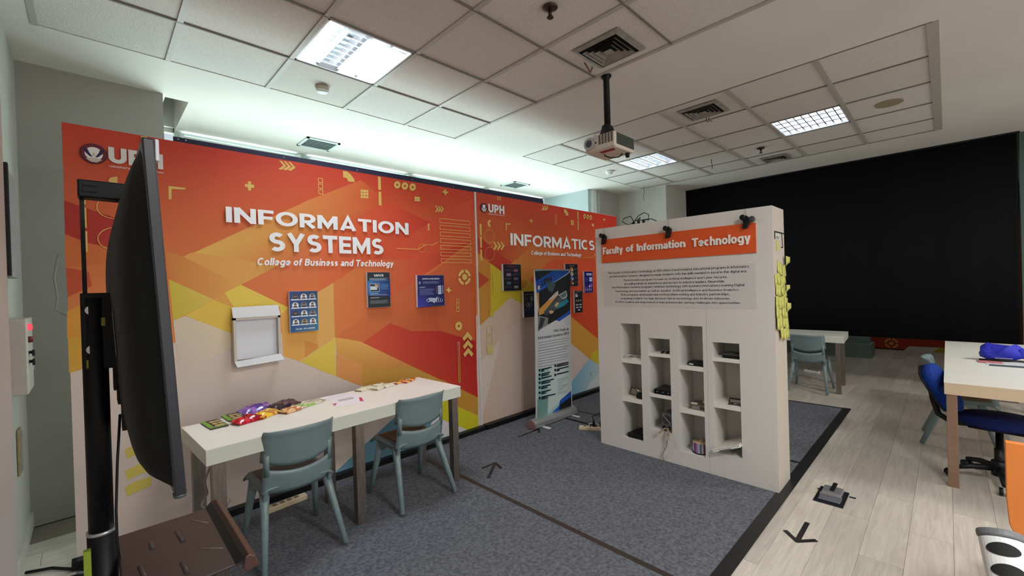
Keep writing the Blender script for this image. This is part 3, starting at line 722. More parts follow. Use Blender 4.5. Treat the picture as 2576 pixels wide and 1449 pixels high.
[[14399332],[2.578,1.259,2.576,1.296,2.582,1.29,2.583,1.264]],
[[14399332],[2.645,1.106,2.644,1.096,2.613,1.106,2.613,1.109]],
[[14399332],[2.644,1.096,2.64,1.087,2.612,1.104,2.613,1.106]],
[[14399332],[2.64,1.087,2.634,1.08,2.611,1.102,2.612,1.104]],
[[14399332],[2.634,1.08,2.627,1.073,2.609,1.1,2.611,1.102]],
[[14399332],[2.627,1.073,2.619,1.069,2.606,1.098,2.609,1.1]],
[[14399332],[2.619,1.069,2.609,1.066,2.604,1.098,2.606,1.098]],
[[14399332],[2.609,1.066,2.6,1.066,2.601,1.098,2.604,1.098]],
[[14399332],[2.6,1.066,2.59,1.068,2.598,1.098,2.601,1.098]],
[[14399332],[2.59,1.068,2.581,1.072,2.596,1.099,2.598,1.098]],
[[14399332],[2.581,1.072,2.573,1.078,2.593,1.101,2.596,1.099]],
[[14399332],[2.573,1.078,2.567,1.086,2.592,1.103,2.593,1.101]],
[[14399332],[2.567,1.086,2.562,1.095,2.59,1.106,2.592,1.103]],
[[14399332],[2.562,1.095,2.559,1.104,2.589,1.108,2.59,1.106]],
[[14399332],[2.559,1.104,2.558,1.114,2.589,1.111,2.589,1.108]],
[[14399332],[2.558,1.114,2.56,1.123,2.59,1.114,2.589,1.111]],
[[14399332],[2.56,1.123,2.563,1.132,2.591,1.116,2.59,1.114]],
[[14399332],[2.563,1.132,2.569,1.14,2.592,1.118,2.591,1.116]],
[[14399332],[2.569,1.14,2.576,1.147,2.594,1.12,2.592,1.118]],
[[14399332],[2.576,1.147,2.584,1.151,2.596,1.122,2.594,1.12]],
[[14399332],[2.584,1.151,2.593,1.154,2.599,1.122,2.596,1.122]],
[[14399332],[2.593,1.154,2.603,1.154,2.602,1.122,2.599,1.122]],
[[14399332],[2.603,1.154,2.613,1.152,2.604,1.122,2.602,1.122]],
[[14399332],[2.613,1.152,2.622,1.148,2.607,1.121,2.604,1.122]],
[[14399332],[2.622,1.148,2.63,1.142,2.609,1.119,2.607,1.121]],
[[14399332],[2.63,1.142,2.636,1.135,2.611,1.117,2.609,1.119]],
[[14399332],[2.636,1.135,2.641,1.126,2.612,1.114,2.611,1.117]],
[[14399332],[2.641,1.126,2.644,1.116,2.613,1.112,2.612,1.114]],
[[14399332],[2.644,1.116,2.645,1.106,2.613,1.109,2.613,1.112]],
[[14399332],[2.71,1.044,2.774,0.973,2.751,0.946,2.71,0.991,2.664,0.954,2.643,0.985]],
[[14399332],[2.712,0.961,2.776,0.891,2.753,0.862,2.712,0.909,2.666,0.872,2.645,0.903]],
[[14399332],[2.714,0.881,2.778,0.811,2.755,0.781,2.714,0.828,2.667,0.792,2.647,0.823]],
[[14399332],[2.585,0.951,2.602,0.949,2.602,0.953,2.586,0.955]],
[[14399332],[2.599,0.951,2.597,0.548,2.602,0.547,2.605,0.951]],
[[14399332],[2.599,0.55,2.582,0.55,2.583,0.546,2.6,0.545]],
[[14399332],[2.586,0.548,2.588,0.953,2.583,0.953,2.58,0.548]],
[[14399332],[0.234,2.478,0.262,2.481,0.261,2.445,0.234,2.44]],
[[11285537],[0.246,2.479,0.248,2.48,0.249,2.443,0.246,2.442]],
[[11285537],[0.234,2.459,0.262,2.462,0.262,2.46,0.234,2.456]],
[[14399332],[0.082,2.185,0.092,2.203,0.121,2.214,0.123,2.165,0.11,2.16,0.087,2.167]],
[[14399332],[-0.028,2.069,-0.015,2.071,-0.015,2.034,-0.028,2.035]],
[[14399332],[-0.028,2.017,-0.014,2.014,-0.014,1.899,-0.027,1.9]],
[[14399332],[-0.028,1.883,-0.013,1.881,-0.014,1.763,-0.027,1.765]],
[[14399332],[0.15,1.974,0.132,1.966,0.13,1.969,0.148,1.977]],
[[14399332],[0.132,1.966,0.112,1.961,0.112,1.965,0.13,1.969]],
[[14399332],[0.112,1.961,0.093,1.961,0.094,1.964,0.112,1.965]],
[[14399332],[0.093,1.961,0.075,1.964,0.076,1.967,0.094,1.964]],
[[14399332],[0.075,1.964,0.059,1.971,0.061,1.974,0.076,1.967]],
[[14399332],[0.059,1.971,0.045,1.981,0.048,1.984,0.061,1.974]],
[[14399332],[0.045,1.981,0.035,1.994,0.039,1.996,0.048,1.984]],
[[14399332],[0.035,1.994,0.029,2.009,0.033,2.01,0.039,1.996]],
[[14399332],[0.029,2.009,0.028,2.025,0.032,2.025,0.033,2.01]],
[[14399332],[0.028,2.025,0.03,2.042,0.034,2.041,0.032,2.025]],
[[14399332],[0.03,2.042,0.037,2.058,0.04,2.057,0.034,2.041]],
[[14399332],[0.037,2.058,0.047,2.073,0.051,2.071,0.04,2.057]],
[[14399332],[0.047,2.073,0.061,2.086,0.064,2.084,0.051,2.071]],
[[14399332],[0.061,2.086,0.078,2.097,0.08,2.093,0.064,2.084]],
[[14399332],[0.078,2.097,0.097,2.104,0.097,2.1,0.08,2.093]],
[[14399332],[0.097,2.104,0.116,2.107,0.116,2.103,0.097,2.1]],
[[14399332],[0.116,2.107,0.135,2.107,0.134,2.103,0.116,2.103]],
[[14399332],[0.135,2.107,0.153,2.102,0.151,2.099,0.134,2.103]],
[[14399332],[0.143,1.788,0.125,1.781,0.124,1.784,0.141,1.791]],
[[14399332],[0.125,1.781,0.107,1.777,0.107,1.781,0.124,1.784]],
[[14399332],[0.107,1.777,0.089,1.777,0.09,1.781,0.107,1.781]],
[[14399332],[0.089,1.777,0.072,1.781,0.074,1.785,0.09,1.781]],
[[14399332],[0.072,1.781,0.057,1.789,0.059,1.791,0.074,1.785]],
[[14399332],[0.057,1.789,0.044,1.799,0.047,1.801,0.059,1.791]],
[[14399332],[0.044,1.799,0.035,1.811,0.038,1.813,0.047,1.801]],
[[14399332],[0.035,1.811,0.029,1.826,0.033,1.827,0.038,1.813]],
[[14399332],[0.029,1.826,0.027,1.841,0.031,1.841,0.033,1.827]],
[[14399332],[0.027,1.841,0.03,1.856,0.033,1.856,0.031,1.841]],
[[14399332],[0.03,1.856,0.036,1.871,0.04,1.87,0.033,1.856]],
[[14399332],[0.036,1.871,0.046,1.885,0.049,1.883,0.04,1.87]],
[[14399332],[0.046,1.885,0.059,1.897,0.062,1.894,0.049,1.883]],
[[14399332],[0.059,1.897,0.075,1.906,0.077,1.903,0.062,1.894]],
[[14399332],[0.075,1.906,0.093,1.911,0.093,1.908,0.077,1.903]],
[[14399332],[0.093,1.911,0.111,1.914,0.11,1.91,0.093,1.908]],
[[14399332],[0.111,1.914,0.129,1.912,0.128,1.909,0.11,1.91]],
[[14399332],[0.129,1.912,0.146,1.907,0.144,1.904,0.128,1.909]],
[[14075578],[2.885,0,5.6,0,5.6,2.478,2.885,2.49]],
[[13007673,14445107,13905953,12337192],[2.885,1.35,5.6,1.35,5.6,2.478,2.885,2.49]],
[[12606253,13004338,12539181,12140329],[3.396,1.761,3.763,1.992,3.431,1.977,3.113,1.89]],
[[11876389],[2.864,2.018,2.965,1.994,3.233,1.831,3.396,1.761,3.232,1.654,2.952,1.814,2.859,1.881]],
[[13009462],[2.858,1.863,2.952,1.814,3.062,1.736,3.046,1.243,2.885,1.253,2.848,1.469]],
[[12143401],[2.862,1.675,3.041,1.569,2.865,1.464]],
[[12942390,13265973,13788467,13529141,13140023],[3.396,1.761,3.763,1.992,4.322,1.935,4.056,1.792,3.659,1.562]],
[[13142584],[3.232,1.654,3.396,1.761,3.659,1.562,3.543,1.449,3.349,1.566]],
[[14134842],[3.659,1.562,3.785,1.492,3.966,1.186,3.729,1.201,3.543,1.435]],
[[13982768,13915694,14241579,14899759,14638384,14113840],[3.659,1.562,4.056,1.792,5.012,1.845,5.016,1.122,4.422,1.158,3.785,1.492]],
[[13153076],[3.06,1.742,3.226,1.654,3.543,1.44,3.743,1.2,3.046,1.243]],
[[13153072],[3.053,1.477,3.924,1.455,3.772,1.259,3.536,1.271,3.349,1.372,3.081,1.205,3.045,1.186]],
[[12879928],[2.877,1.482,3.056,1.477,3.045,1.186,2.902,1.097,2.855,1.091]],
[[14130503],[3.52,1.289,3.773,1.276,3.801,1.115,3.529,1.123]],
[[13613997,13680306,13680306,13812667,13943482,13612192],[3.349,1.37,3.536,1.273,3.529,1.123,3.871,1.074,3.821,-0.04,2.832,0.002]],
[[13547172],[3.349,1.37,3.536,1.271,3.529,1.123,3.287,0.987,2.86,0.698,2.86,1.059,2.902,1.097,3.081,1.205]],
[[14109224,13911845,14109223,14306858,14306858,14306858],[4.453,1.061,3.884,1.384,4.479,1.622,5.163,1.62,5.117,0.698,5.009,0.73]],
[[14392124],[3.884,1.372,4.453,1.061,5.009,0.73,5.115,0.67,5.097,0.309,5.026,0.361,4.808,0.469,4.436,0.715,3.871,1.074]],
[[14073648],[4.846,0.538,5.111,0.579,5.097,0.316,5.026,0.359,4.865,0.447]],
[[14075068],[3.871,1.074,4.436,0.715,4.808,0.469,4.414,0.233,3.821,-0.04]],
[[8040907,10272716,12045263,13030100,7844046],[4.414,0.23,4.808,0.469,5.026,0.355,5.058,0.023,4.321,0.023]],
[[13555416],[4.803,0.139,5.069,0.244,5.058,0.023,4.685,0.027]],
[[13669191],[3.186,2.482,3.203,2.483,3.202,2.472,3.185,2.471]],
[[13669191],[3.185,2.468,3.202,2.468,3.202,2.457,3.185,2.457]],
[[13669191],[3.185,2.453,3.202,2.453,3.201,2.443,3.184,2.442]],
[[13669191],[3.207,2.483,3.224,2.483,3.223,2.472,3.206,2.472]],
[[13669191],[3.206,2.468,3.223,2.469,3.223,2.458,3.206,2.458]],
[[13669191],[3.205,2.454,3.223,2.454,3.222,2.443,3.205,2.443]],
[[13669191],[3.228,2.484,3.245,2.484,3.244,2.473,3.227,2.473]],
[[13669191],[3.227,2.469,3.244,2.47,3.244,2.459,3.227,2.458]],
[[13669191],[3.226,2.455,3.244,2.455,3.243,2.444,3.226,2.444]],
[[14399332],[3.075,2.134,3.065,2.135,3.075,2.161,3.079,2.16]],
[[14399332],[3.065,2.135,3.056,2.138,3.071,2.162,3.075,2.161]],
[[14399332],[3.056,2.138,3.048,2.143,3.068,2.164,3.071,2.162]],
[[14399332],[3.048,2.143,3.042,2.15,3.066,2.166,3.068,2.164]],
[[14399332],[3.042,2.15,3.038,2.159,3.064,2.17,3.066,2.166]],
[[14399332],[3.038,2.159,3.036,2.168,3.064,2.173,3.064,2.17]],
[[14399332],[3.036,2.168,3.036,2.178,3.064,2.177,3.064,2.173]],
[[14399332],[3.036,2.178,3.039,2.187,3.065,2.18,3.064,2.177]],
[[14399332],[3.039,2.187,3.044,2.196,3.067,2.184,3.065,2.18]],
[[14399332],[3.044,2.196,3.051,2.204,3.069,2.187,3.067,2.184]],
[[14399332],[3.051,2.204,3.059,2.211,3.072,2.19,3.069,2.187]],
[[14399332],[3.059,2.211,3.068,2.216,3.076,2.191,3.072,2.19]],
[[14399332],[3.068,2.216,3.078,2.219,3.08,2.192,3.076,2.191]],
[[14399332],[2.924,2.16,2.949,2.159,2.949,2.04,2.924,2.042]],
[[14399332],[2.923,2.026,2.948,2.023,2.945,1.906,2.923,1.909]],
[[14399332],[2.922,1.892,2.946,1.888,2.945,1.769,2.922,1.772]],
[[14399332],[3.128,2.043,3.125,2.026,3.122,2.026,3.124,2.042]],
[[14399332],[3.125,2.026,3.119,2.009,3.116,2.011,3.122,2.026]],
[[14399332],[3.119,2.009,3.11,1.995,3.108,1.997,3.116,2.011]],
[[14399332],[3.11,1.995,3.098,1.982,3.096,1.985,3.108,1.997]],
[[14399332],[3.098,1.982,3.084,1.973,3.083,1.976,3.096,1.985]],
[[14399332],[3.084,1.973,3.069,1.966,3.068,1.97,3.083,1.976]],
[[14399332],[3.069,1.966,3.053,1.964,3.053,1.968,3.068,1.97]],
[[14399332],[3.053,1.964,3.038,1.965,3.039,1.969,3.053,1.968]],
[[14399332],[3.038,1.965,3.023,1.97,3.025,1.973,3.039,1.969]],
[[14399332],[3.023,1.97,3.01,1.978,3.012,1.981,3.025,1.973]],
[[14399332],[3.01,1.978,2.999,1.989,3.002,1.991,3.012,1.981]],
[[14399332],[2.999,1.989,2.992,2.002,2.995,2.004,3.002,1.991]],
[[14399332],[2.992,2.002,2.987,2.018,2.991,2.019,2.995,2.004]],
[[14399332],[2.987,2.018,2.986,2.034,2.99,2.034,2.991,2.019]],
[[14399332],[2.986,2.034,2.989,2.051,2.992,2.05,2.99,2.034]],
[[14399332],[2.989,2.051,2.994,2.066,2.997,2.065,2.992,2.05]],
[[14399332],[2.994,2.066,3.003,2.081,3.006,2.079,2.997,2.065]],
[[14399332],[3.003,2.081,3.015,2.093,3.017,2.091,3.006,2.079]],
[[14399332],[3.015,2.093,3.028,2.103,3.03,2.1,3.017,2.091]],
[[14399332],[3.028,2.103,3.043,2.11,3.044,2.106,3.03,2.1]],
[[14399332],[3.043,2.11,3.059,2.113,3.059,2.109,3.044,2.106]],
[[14399332],[3.059,2.113,3.075,2.112,3.074,2.108,3.059,2.109]],
[[14399332],[3.075,2.112,3.09,2.108,3.088,2.104,3.074,2.108]],
[[14399332],[3.09,2.108,3.103,2.1,3.101,2.096,3.088,2.104]],
[[14399332],[3.103,2.1,3.114,2.088,3.111,2.086,3.101,2.096]],
[[14399332],[3.114,2.088,3.122,2.075,3.119,2.073,3.111,2.086]],
[[14399332],[3.122,2.075,3.127,2.059,3.123,2.058,3.119,2.073]],
[[14399332],[3.127,2.059,3.128,2.043,3.124,2.042,3.123,2.058]],
[[14399332],[3.125,1.849,3.122,1.833,3.119,1.833,3.121,1.849]],
[[14399332],[3.122,1.833,3.116,1.816,3.113,1.818,3.119,1.833]],
[[14399332],[3.116,1.816,3.107,1.802,3.105,1.804,3.113,1.818]],
[[14399332],[3.107,1.802,3.095,1.79,3.093,1.793,3.105,1.804]],
[[14399332],[3.095,1.79,3.081,1.781,3.08,1.784,3.093,1.793]],
[[14399332],[3.081,1.781,3.066,1.775,3.066,1.779,3.08,1.784]],
[[14399332],[3.066,1.775,3.05,1.773,3.05,1.776,3.066,1.779]],
[[14399332],[3.05,1.773,3.035,1.774,3.036,1.778,3.05,1.776]],
[[14399332],[3.035,1.774,3.02,1.779,3.022,1.783,3.036,1.778]],
[[14399332],[3.02,1.779,3.007,1.788,3.009,1.791,3.022,1.783]],
[[14399332],[3.007,1.788,2.997,1.799,2.999,1.802,3.009,1.791]],
[[14399332],[2.997,1.799,2.989,1.813,2.992,1.815,2.999,1.802]],
[[14399332],[2.989,1.813,2.984,1.829,2.988,1.83,2.992,1.815]],
[[14399332],[2.984,1.829,2.983,1.845,2.987,1.845,2.988,1.83]],
[[14399332],[2.983,1.845,2.986,1.861,2.989,1.861,2.987,1.845]],
[[14399332],[2.986,1.861,2.991,1.877,2.994,1.876,2.989,1.861]],
[[14399332],[2.991,1.877,3,1.891,3.003,1.889,2.994,1.876]],
[[14399332],[3,1.891,3.012,1.904,3.014,1.901,3.003,1.889]],
[[14399332],[3.012,1.904,3.025,1.913,3.027,1.91,3.014,1.901]],
[[14399332],[3.025,1.913,3.04,1.919,3.041,1.915,3.027,1.91]],
[[14399332],[3.04,1.919,3.056,1.921,3.056,1.918,3.041,1.915]],
[[14399332],[3.056,1.921,3.072,1.92,3.071,1.917,3.056,1.918]],
[[14399332],[3.072,1.92,3.087,1.915,3.085,1.912,3.071,1.917]],
[[14399332],[3.087,1.915,3.1,1.907,3.098,1.904,3.085,1.912]],
[[14399332],[3.1,1.907,3.111,1.896,3.108,1.893,3.098,1.904]],
[[14399332],[3.111,1.896,3.119,1.882,3.116,1.88,3.108,1.893]],
[[14399332],[3.119,1.882,3.124,1.866,3.12,1.865,3.116,1.88]],
[[14399332],[3.124,1.866,3.125,1.849,3.121,1.849,3.12,1.865]],
[[14399332],[3.105,1.979,3.124,1.98,3.166,1.935,3.125,1.889,3.104,1.891,3.134,1.937]],
[[14399332],[3.158,1.981,3.178,1.982,3.22,1.937,3.179,1.891,3.157,1.893,3.188,1.94]],
[[14399332],[3.212,1.984,3.232,1.985,3.275,1.94,3.233,1.893,3.211,1.895,3.243,1.942]],
[[14399332],[3.301,2.197,3.382,2.197,3.379,2.185,3.317,2.184,3.314,2.116,3.3,2.117]],
[[14399332],[3.714,2.279,3.734,2.279,3.733,2.264,3.755,2.264,3.754,2.251,3.733,2.25,3.732,2.236,3.712,2.236,3.713,2.25,3.691,2.25,3.692,2.264,3.713,2.264]],
[[14399332],[3.929,2.463,3.944,2.463,3.964,2.435,3.929,2.401,3.905,2.402,3.939,2.434]],
[[14399332],[3.965,2.467,3.98,2.467,4.001,2.439,3.965,2.405,3.941,2.406,3.976,2.438]],
[[14399332],[4.002,2.471,4.018,2.471,4.038,2.442,4.002,2.408,3.978,2.41,4.013,2.442]],
[[14399332],[4.163,2.378,4.2,2.379,4.196,2.374,4.168,2.374]],
[[14399332],[4.2,2.379,4.2,2.343,4.196,2.348,4.196,2.374]],
[[14399332],[4.2,2.343,4.165,2.343,4.169,2.348,4.196,2.348]],
[[14399332],[4.165,2.343,4.163,2.378,4.168,2.374,4.169,2.348]],
[[14399332],[4.161,2.332,4.198,2.332,4.193,2.327,4.166,2.327]],
[[14399332],[4.198,2.332,4.198,2.296,4.193,2.301,4.193,2.327]],
[[14399332],[4.198,2.296,4.162,2.297,4.167,2.301,4.193,2.301]],
[[14399332],[4.162,2.297,4.161,2.332,4.166,2.327,4.167,2.301]],
[[14399332],[4.159,2.285,4.196,2.285,4.191,2.28,4.163,2.28]],
[[14399332],[4.196,2.285,4.196,2.25,4.191,2.254,4.191,2.28]],
[[14399332],[4.196,2.25,4.16,2.25,4.165,2.254,4.191,2.254]],
[[14399332],[4.16,2.25,4.159,2.285,4.163,2.28,4.165,2.254]],
[[14399332],[4.343,2.462,4.388,2.46,4.429,2.422,4.436,2.383,4.38,2.383,4.369,2.412,4.347,2.412]],
[[14399332],[4.48,2.333,4.544,2.333,4.541,2.268,4.481,2.268]],
[[13125419],[4.482,2.299,4.542,2.299,4.543,2.302,4.483,2.303]],
[[13125419],[4.509,2.333,4.508,2.268,4.513,2.268,4.515,2.334]],
[[14399332],[4.628,2.455,4.652,2.456,4.65,2.348,4.627,2.349]],
[[14399332],[4.626,2.334,4.649,2.333,4.649,2.216,4.626,2.218]],
[[14399332],[4.816,2.411,4.815,2.404,4.799,2.407,4.799,2.41]],
[[14399332],[4.815,2.404,4.813,2.397,4.798,2.404,4.799,2.407]],
[[14399332],[4.813,2.397,4.809,2.391,4.796,2.402,4.798,2.404]],
[[14399332],[4.809,2.391,4.804,2.385,4.794,2.399,4.796,2.402]],
[[14399332],[4.804,2.385,4.799,2.381,4.792,2.398,4.794,2.399]],
[[14399332],[4.799,2.381,4.793,2.378,4.79,2.396,4.792,2.398]],
[[14399332],[4.793,2.378,4.786,2.376,4.787,2.396,4.79,2.396]],
[[14399332],[4.786,2.376,4.78,2.377,4.785,2.396,4.787,2.396]],
[[14399332],[4.78,2.377,4.774,2.378,4.782,2.397,4.785,2.396]],
[[14399332],[4.774,2.378,4.769,2.382,4.78,2.398,4.782,2.397]],
[[14399332],[4.769,2.382,4.765,2.387,4.779,2.4,4.78,2.398]],
[[14399332],[4.765,2.387,4.762,2.392,4.777,2.402,4.779,2.4]],
[[14399332],[4.762,2.392,4.76,2.399,4.777,2.405,4.777,2.402]],
[[14399332],[4.76,2.399,4.76,2.406,4.777,2.408,4.777,2.405]],
[[14399332],[4.76,2.406,4.761,2.413,4.777,2.411,4.777,2.408]],
[[14399332],[4.761,2.413,4.763,2.421,4.778,2.414,4.777,2.411]],
[[14399332],[4.763,2.421,4.767,2.427,4.779,2.416,4.778,2.414]],
[[14399332],[4.767,2.427,4.771,2.433,4.781,2.418,4.779,2.416]],
[[14399332],[4.771,2.433,4.777,2.437,4.784,2.42,4.781,2.418]],
[[14399332],[4.777,2.437,4.783,2.44,4.786,2.421,4.784,2.42]],
[[14399332],[4.783,2.44,4.789,2.441,4.789,2.422,4.786,2.421]],
[[14399332],[4.789,2.441,4.796,2.441,4.791,2.422,4.789,2.422]],
[[14399332],[4.796,2.441,4.802,2.439,4.793,2.421,4.791,2.422]],
[[14399332],[4.802,2.439,4.807,2.436,4.795,2.42,4.793,2.421]],
[[14399332],[4.807,2.436,4.811,2.431,4.797,2.418,4.795,2.42]],
[[14399332],[4.811,2.431,4.814,2.425,4.798,2.415,4.797,2.418]],
[[14399332],[4.814,2.425,4.816,2.419,4.799,2.413,4.798,2.415]],
[[14399332],[4.816,2.419,4.816,2.411,4.799,2.41,4.799,2.413]],
[[14399332],[4.887,2.41,4.886,2.403,4.869,2.405,4.869,2.408]],
[[14399332],[4.886,2.403,4.883,2.395,4.868,2.403,4.869,2.405]],
[[14399332],[4.883,2.395,4.879,2.389,4.866,2.4,4.868,2.403]],
[[14399332],[4.879,2.389,4.875,2.383,4.865,2.398,4.866,2.4]],
[[14399332],[4.875,2.383,4.869,2.379,4.862,2.396,4.865,2.398]],
[[14399332],[4.869,2.379,4.863,2.376,4.86,2.395,4.862,2.396]],
[[14399332],[4.863,2.376,4.856,2.375,4.857,2.394,4.86,2.395]],
[[14399332],[4.856,2.375,4.85,2.375,4.855,2.394,4.857,2.394]],
[[14399332],[4.85,2.375,4.844,2.377,4.852,2.395,4.855,2.394]],
[[14399332],[4.844,2.377,4.839,2.38,4.85,2.396,4.852,2.395]],
[[14399332],[4.839,2.38,4.834,2.385,4.848,2.398,4.85,2.396]],
[[14399332],[4.834,2.385,4.831,2.391,4.847,2.401,4.848,2.398]],
[[14399332],[4.831,2.391,4.83,2.398,4.847,2.403,4.847,2.401]],
[[14399332],[4.83,2.398,4.829,2.405,4.846,2.406,4.847,2.403]],
[[14399332],[4.829,2.405,4.83,2.412,4.847,2.409,4.846,2.406]],
[[14399332],[4.83,2.412,4.833,2.419,4.848,2.412,4.847,2.409]],
[[14399332],[4.833,2.419,4.836,2.426,4.849,2.415,4.848,2.412]],
[[14399332],[4.836,2.426,4.841,2.431,4.851,2.417,4.849,2.415]],
[[14399332],[4.841,2.431,4.847,2.436,4.853,2.419,4.851,2.417]],
[[14399332],[4.847,2.436,4.853,2.439,4.856,2.42,4.853,2.419]],
[[14399332],[4.853,2.439,4.859,2.44,4.859,2.42,4.856,2.42]],
[[14399332],[4.859,2.44,4.866,2.44,4.861,2.42,4.859,2.42]],
[[14399332],[4.866,2.44,4.872,2.438,4.863,2.42,4.861,2.42]],
[[14399332],[4.872,2.438,4.877,2.435,4.866,2.418,4.863,2.42]],
[[14399332],[4.877,2.435,4.881,2.43,4.867,2.416,4.866,2.418]],
[[14399332],[4.881,2.43,4.885,2.424,4.869,2.414,4.867,2.416]],
[[14399332],[4.885,2.424,4.886,2.417,4.869,2.411,4.869,2.414]],
[[14399332],[4.886,2.417,4.887,2.41,4.869,2.408,4.869,2.411]],
[[14399332],[4.958,2.409,4.957,2.401,4.94,2.404,4.941,2.407]],
[[14399332],[4.957,2.401,4.955,2.394,4.939,2.401,4.94,2.404]],
[[14399332],[4.955,2.394,4.951,2.387,4.938,2.398,4.939,2.401]],
[[14399332],[4.951,2.387,4.946,2.382,4.936,2.396,4.938,2.398]],
[[14399332],[4.946,2.382,4.94,2.377,4.934,2.394,4.936,2.396]],
[[14399332],[4.94,2.377,4.934,2.374,4.931,2.393,4.934,2.394]],
[[14399332],[4.934,2.374,4.927,2.373,4.928,2.393,4.931,2.393]],
[[14399332],[4.927,2.373,4.921,2.373,4.926,2.393,4.928,2.393]],
[[14399332],[4.921,2.373,4.915,2.375,4.923,2.394,4.926,2.393]],
[[14399332],[4.915,2.375,4.91,2.378,4.921,2.395,4.923,2.394]],
[[14399332],[4.91,2.378,4.905,2.383,4.92,2.397,4.921,2.395]],
[[14399332],[4.905,2.383,4.902,2.389,4.918,2.399,4.92,2.397]],
[[14399332],[4.902,2.389,4.9,2.396,4.918,2.402,4.918,2.399]],
[[14399332],[4.9,2.396,4.9,2.403,4.917,2.405,4.918,2.402]],
[[14399332],[4.9,2.403,4.901,2.411,4.918,2.408,4.917,2.405]],
[[14399332],[4.901,2.411,4.903,2.418,4.919,2.411,4.918,2.408]],
[[14399332],[4.903,2.418,4.907,2.424,4.92,2.413,4.919,2.411]],
[[14399332],[4.907,2.424,4.912,2.43,4.922,2.416,4.92,2.413]],
[[14399332],[4.912,2.43,4.918,2.435,4.925,2.417,4.922,2.416]],
[[14399332],[4.918,2.435,4.924,2.438,4.927,2.419,4.925,2.417]],
[[14399332],[4.924,2.438,4.931,2.439,4.93,2.419,4.927,2.419]],
[[14399332],[4.931,2.439,4.937,2.439,4.932,2.419,4.93,2.419]],
[[14399332],[4.937,2.439,4.943,2.437,4.935,2.418,4.932,2.419]],
[[14399332],[4.943,2.437,4.949,2.433,4.937,2.417,4.935,2.418]],
[[14399332],[4.949,2.433,4.953,2.429,4.939,2.415,4.937,2.417]],
[[14399332],[4.953,2.429,4.956,2.423,4.94,2.413,4.939,2.415]],
[[14399332],[4.956,2.423,4.958,2.416,4.941,2.41,4.94,2.413]],
[[14399332],[4.958,2.416,4.958,2.409,4.941,2.407,4.941,2.41]],
[[14399332],[4.947,2.325,4.998,2.324,4.996,2.286,4.949,2.288]],
[[14399332],[5.246,2.422,5.267,2.423,5.267,2.41,5.29,2.41,5.289,2.398,5.266,2.398,5.265,2.385,5.244,2.384,5.245,2.397,5.222,2.397,5.223,2.409,5.246,2.409]],
[[15050330],[4.764,1.852,4.933,1.849,4.934,1.856,4.765,1.858]],
[[15050330],[4.937,1.85,5.059,1.913,5.051,1.918,4.929,1.855]],
[[15050330],[5.057,1.869,5.055,1.86,5.049,1.861,5.051,1.869]],
[[15050330],[5.055,1.86,5.051,1.852,5.046,1.854,5.049,1.861]],
[[15050330],[5.051,1.852,5.045,1.845,5.041,1.847,5.046,1.854]],
[[15050330],[5.045,1.845,5.037,1.838,5.034,1.842,5.041,1.847]],
[[15050330],[5.037,1.838,5.028,1.833,5.025,1.837,5.034,1.842]],
[[15050330],[5.028,1.833,5.017,1.83,5.016,1.835,5.025,1.837]],
[[15050330],[5.017,1.83,5.007,1.829,5.007,1.834,5.016,1.835]],
[[15050330],[5.007,1.829,4.996,1.83,4.998,1.834,5.007,1.834]],
[[15050330],[4.996,1.83,4.986,1.832,4.989,1.837,4.998,1.834]],
[[15050330],[4.986,1.832,4.978,1.837,4.981,1.841,4.989,1.837]],
[[15050330],[4.978,1.837,4.97,1.843,4.975,1.846,4.981,1.841]],
[[15050330],[4.97,1.843,4.965,1.85,4.97,1.852,4.975,1.846]],
[[15050330],[4.965,1.85,4.962,1.858,4.968,1.859,4.97,1.852]],
[[15050330],[4.962,1.858,4.961,1.867,4.967,1.867,4.968,1.859]],
[[15050330],[4.961,1.867,4.963,1.875,4.968,1.875,4.967,1.867]],
[[15050330],[4.963,1.875,4.967,1.884,4.972,1.882,4.968,1.875]],
[[15050330],[4.967,1.884,4.973,1.891,4.977,1.889,4.972,1.882]],
[[15050330],[4.973,1.891,4.981,1.898,4.984,1.894,4.977,1.889]],
[[15050330],[4.981,1.898,4.99,1.903,4.992,1.898,4.984,1.894]],
[[15050330],[4.99,1.903,5,1.906,5.001,1.901,4.992,1.898]],
[[15050330],[5,1.906,5.011,1.907,5.01,1.902,5.001,1.901]],
[[15050330],[5.011,1.907,5.021,1.906,5.02,1.902,5.01,1.902]],
[[15050330],[5.021,1.906,5.031,1.904,5.029,1.9,5.02,1.902]],
[[15050330],[5.031,1.904,5.04,1.899,5.036,1.896,5.029,1.9]],
[[15050330],[5.04,1.899,5.047,1.893,5.043,1.89,5.036,1.896]],
[[15050330],[5.047,1.893,5.053,1.886,5.047,1.884,5.043,1.89]],
[[15050330],[5.053,1.886,5.056,1.878,5.05,1.877,5.047,1.884]],
[[15050330],[5.056,1.878,5.057,1.869,5.051,1.869,5.05,1.877]],
[[13678929],[3.082,1.64,3.103,1.637,3.098,1.399,3.082,1.402]],
[[13678957],[2.974,1.077,3.05,1.071,3.044,1.064,2.98,1.07]],
[[13678957],[3.05,1.071,3.051,0.983,3.045,0.99,3.044,1.064]],
[[13678957],[3.051,0.983,2.973,0.988,2.979,0.994,3.045,0.99]],
[[13678957],[2.973,0.988,2.974,1.077,2.98,1.07,2.979,0.994]],
[[13678957],[2.97,0.978,3.046,0.97,3.04,0.964,2.976,0.971]],
[[13678957],[3.046,0.97,3.047,0.883,3.041,0.89,3.04,0.964]],
[[13678957],[3.047,0.883,2.97,0.889,2.975,0.895,3.041,0.89]],
[[13678957],[2.97,0.889,2.97,0.978,2.976,0.971,2.975,0.895]],
[[13678967],[2.962,0.872,3.046,0.867,3.057,0.775,2.972,0.776]],
[[13152318],[3.018,1.235,3.075,1.232,3.08,1.176,3.023,1.177]],
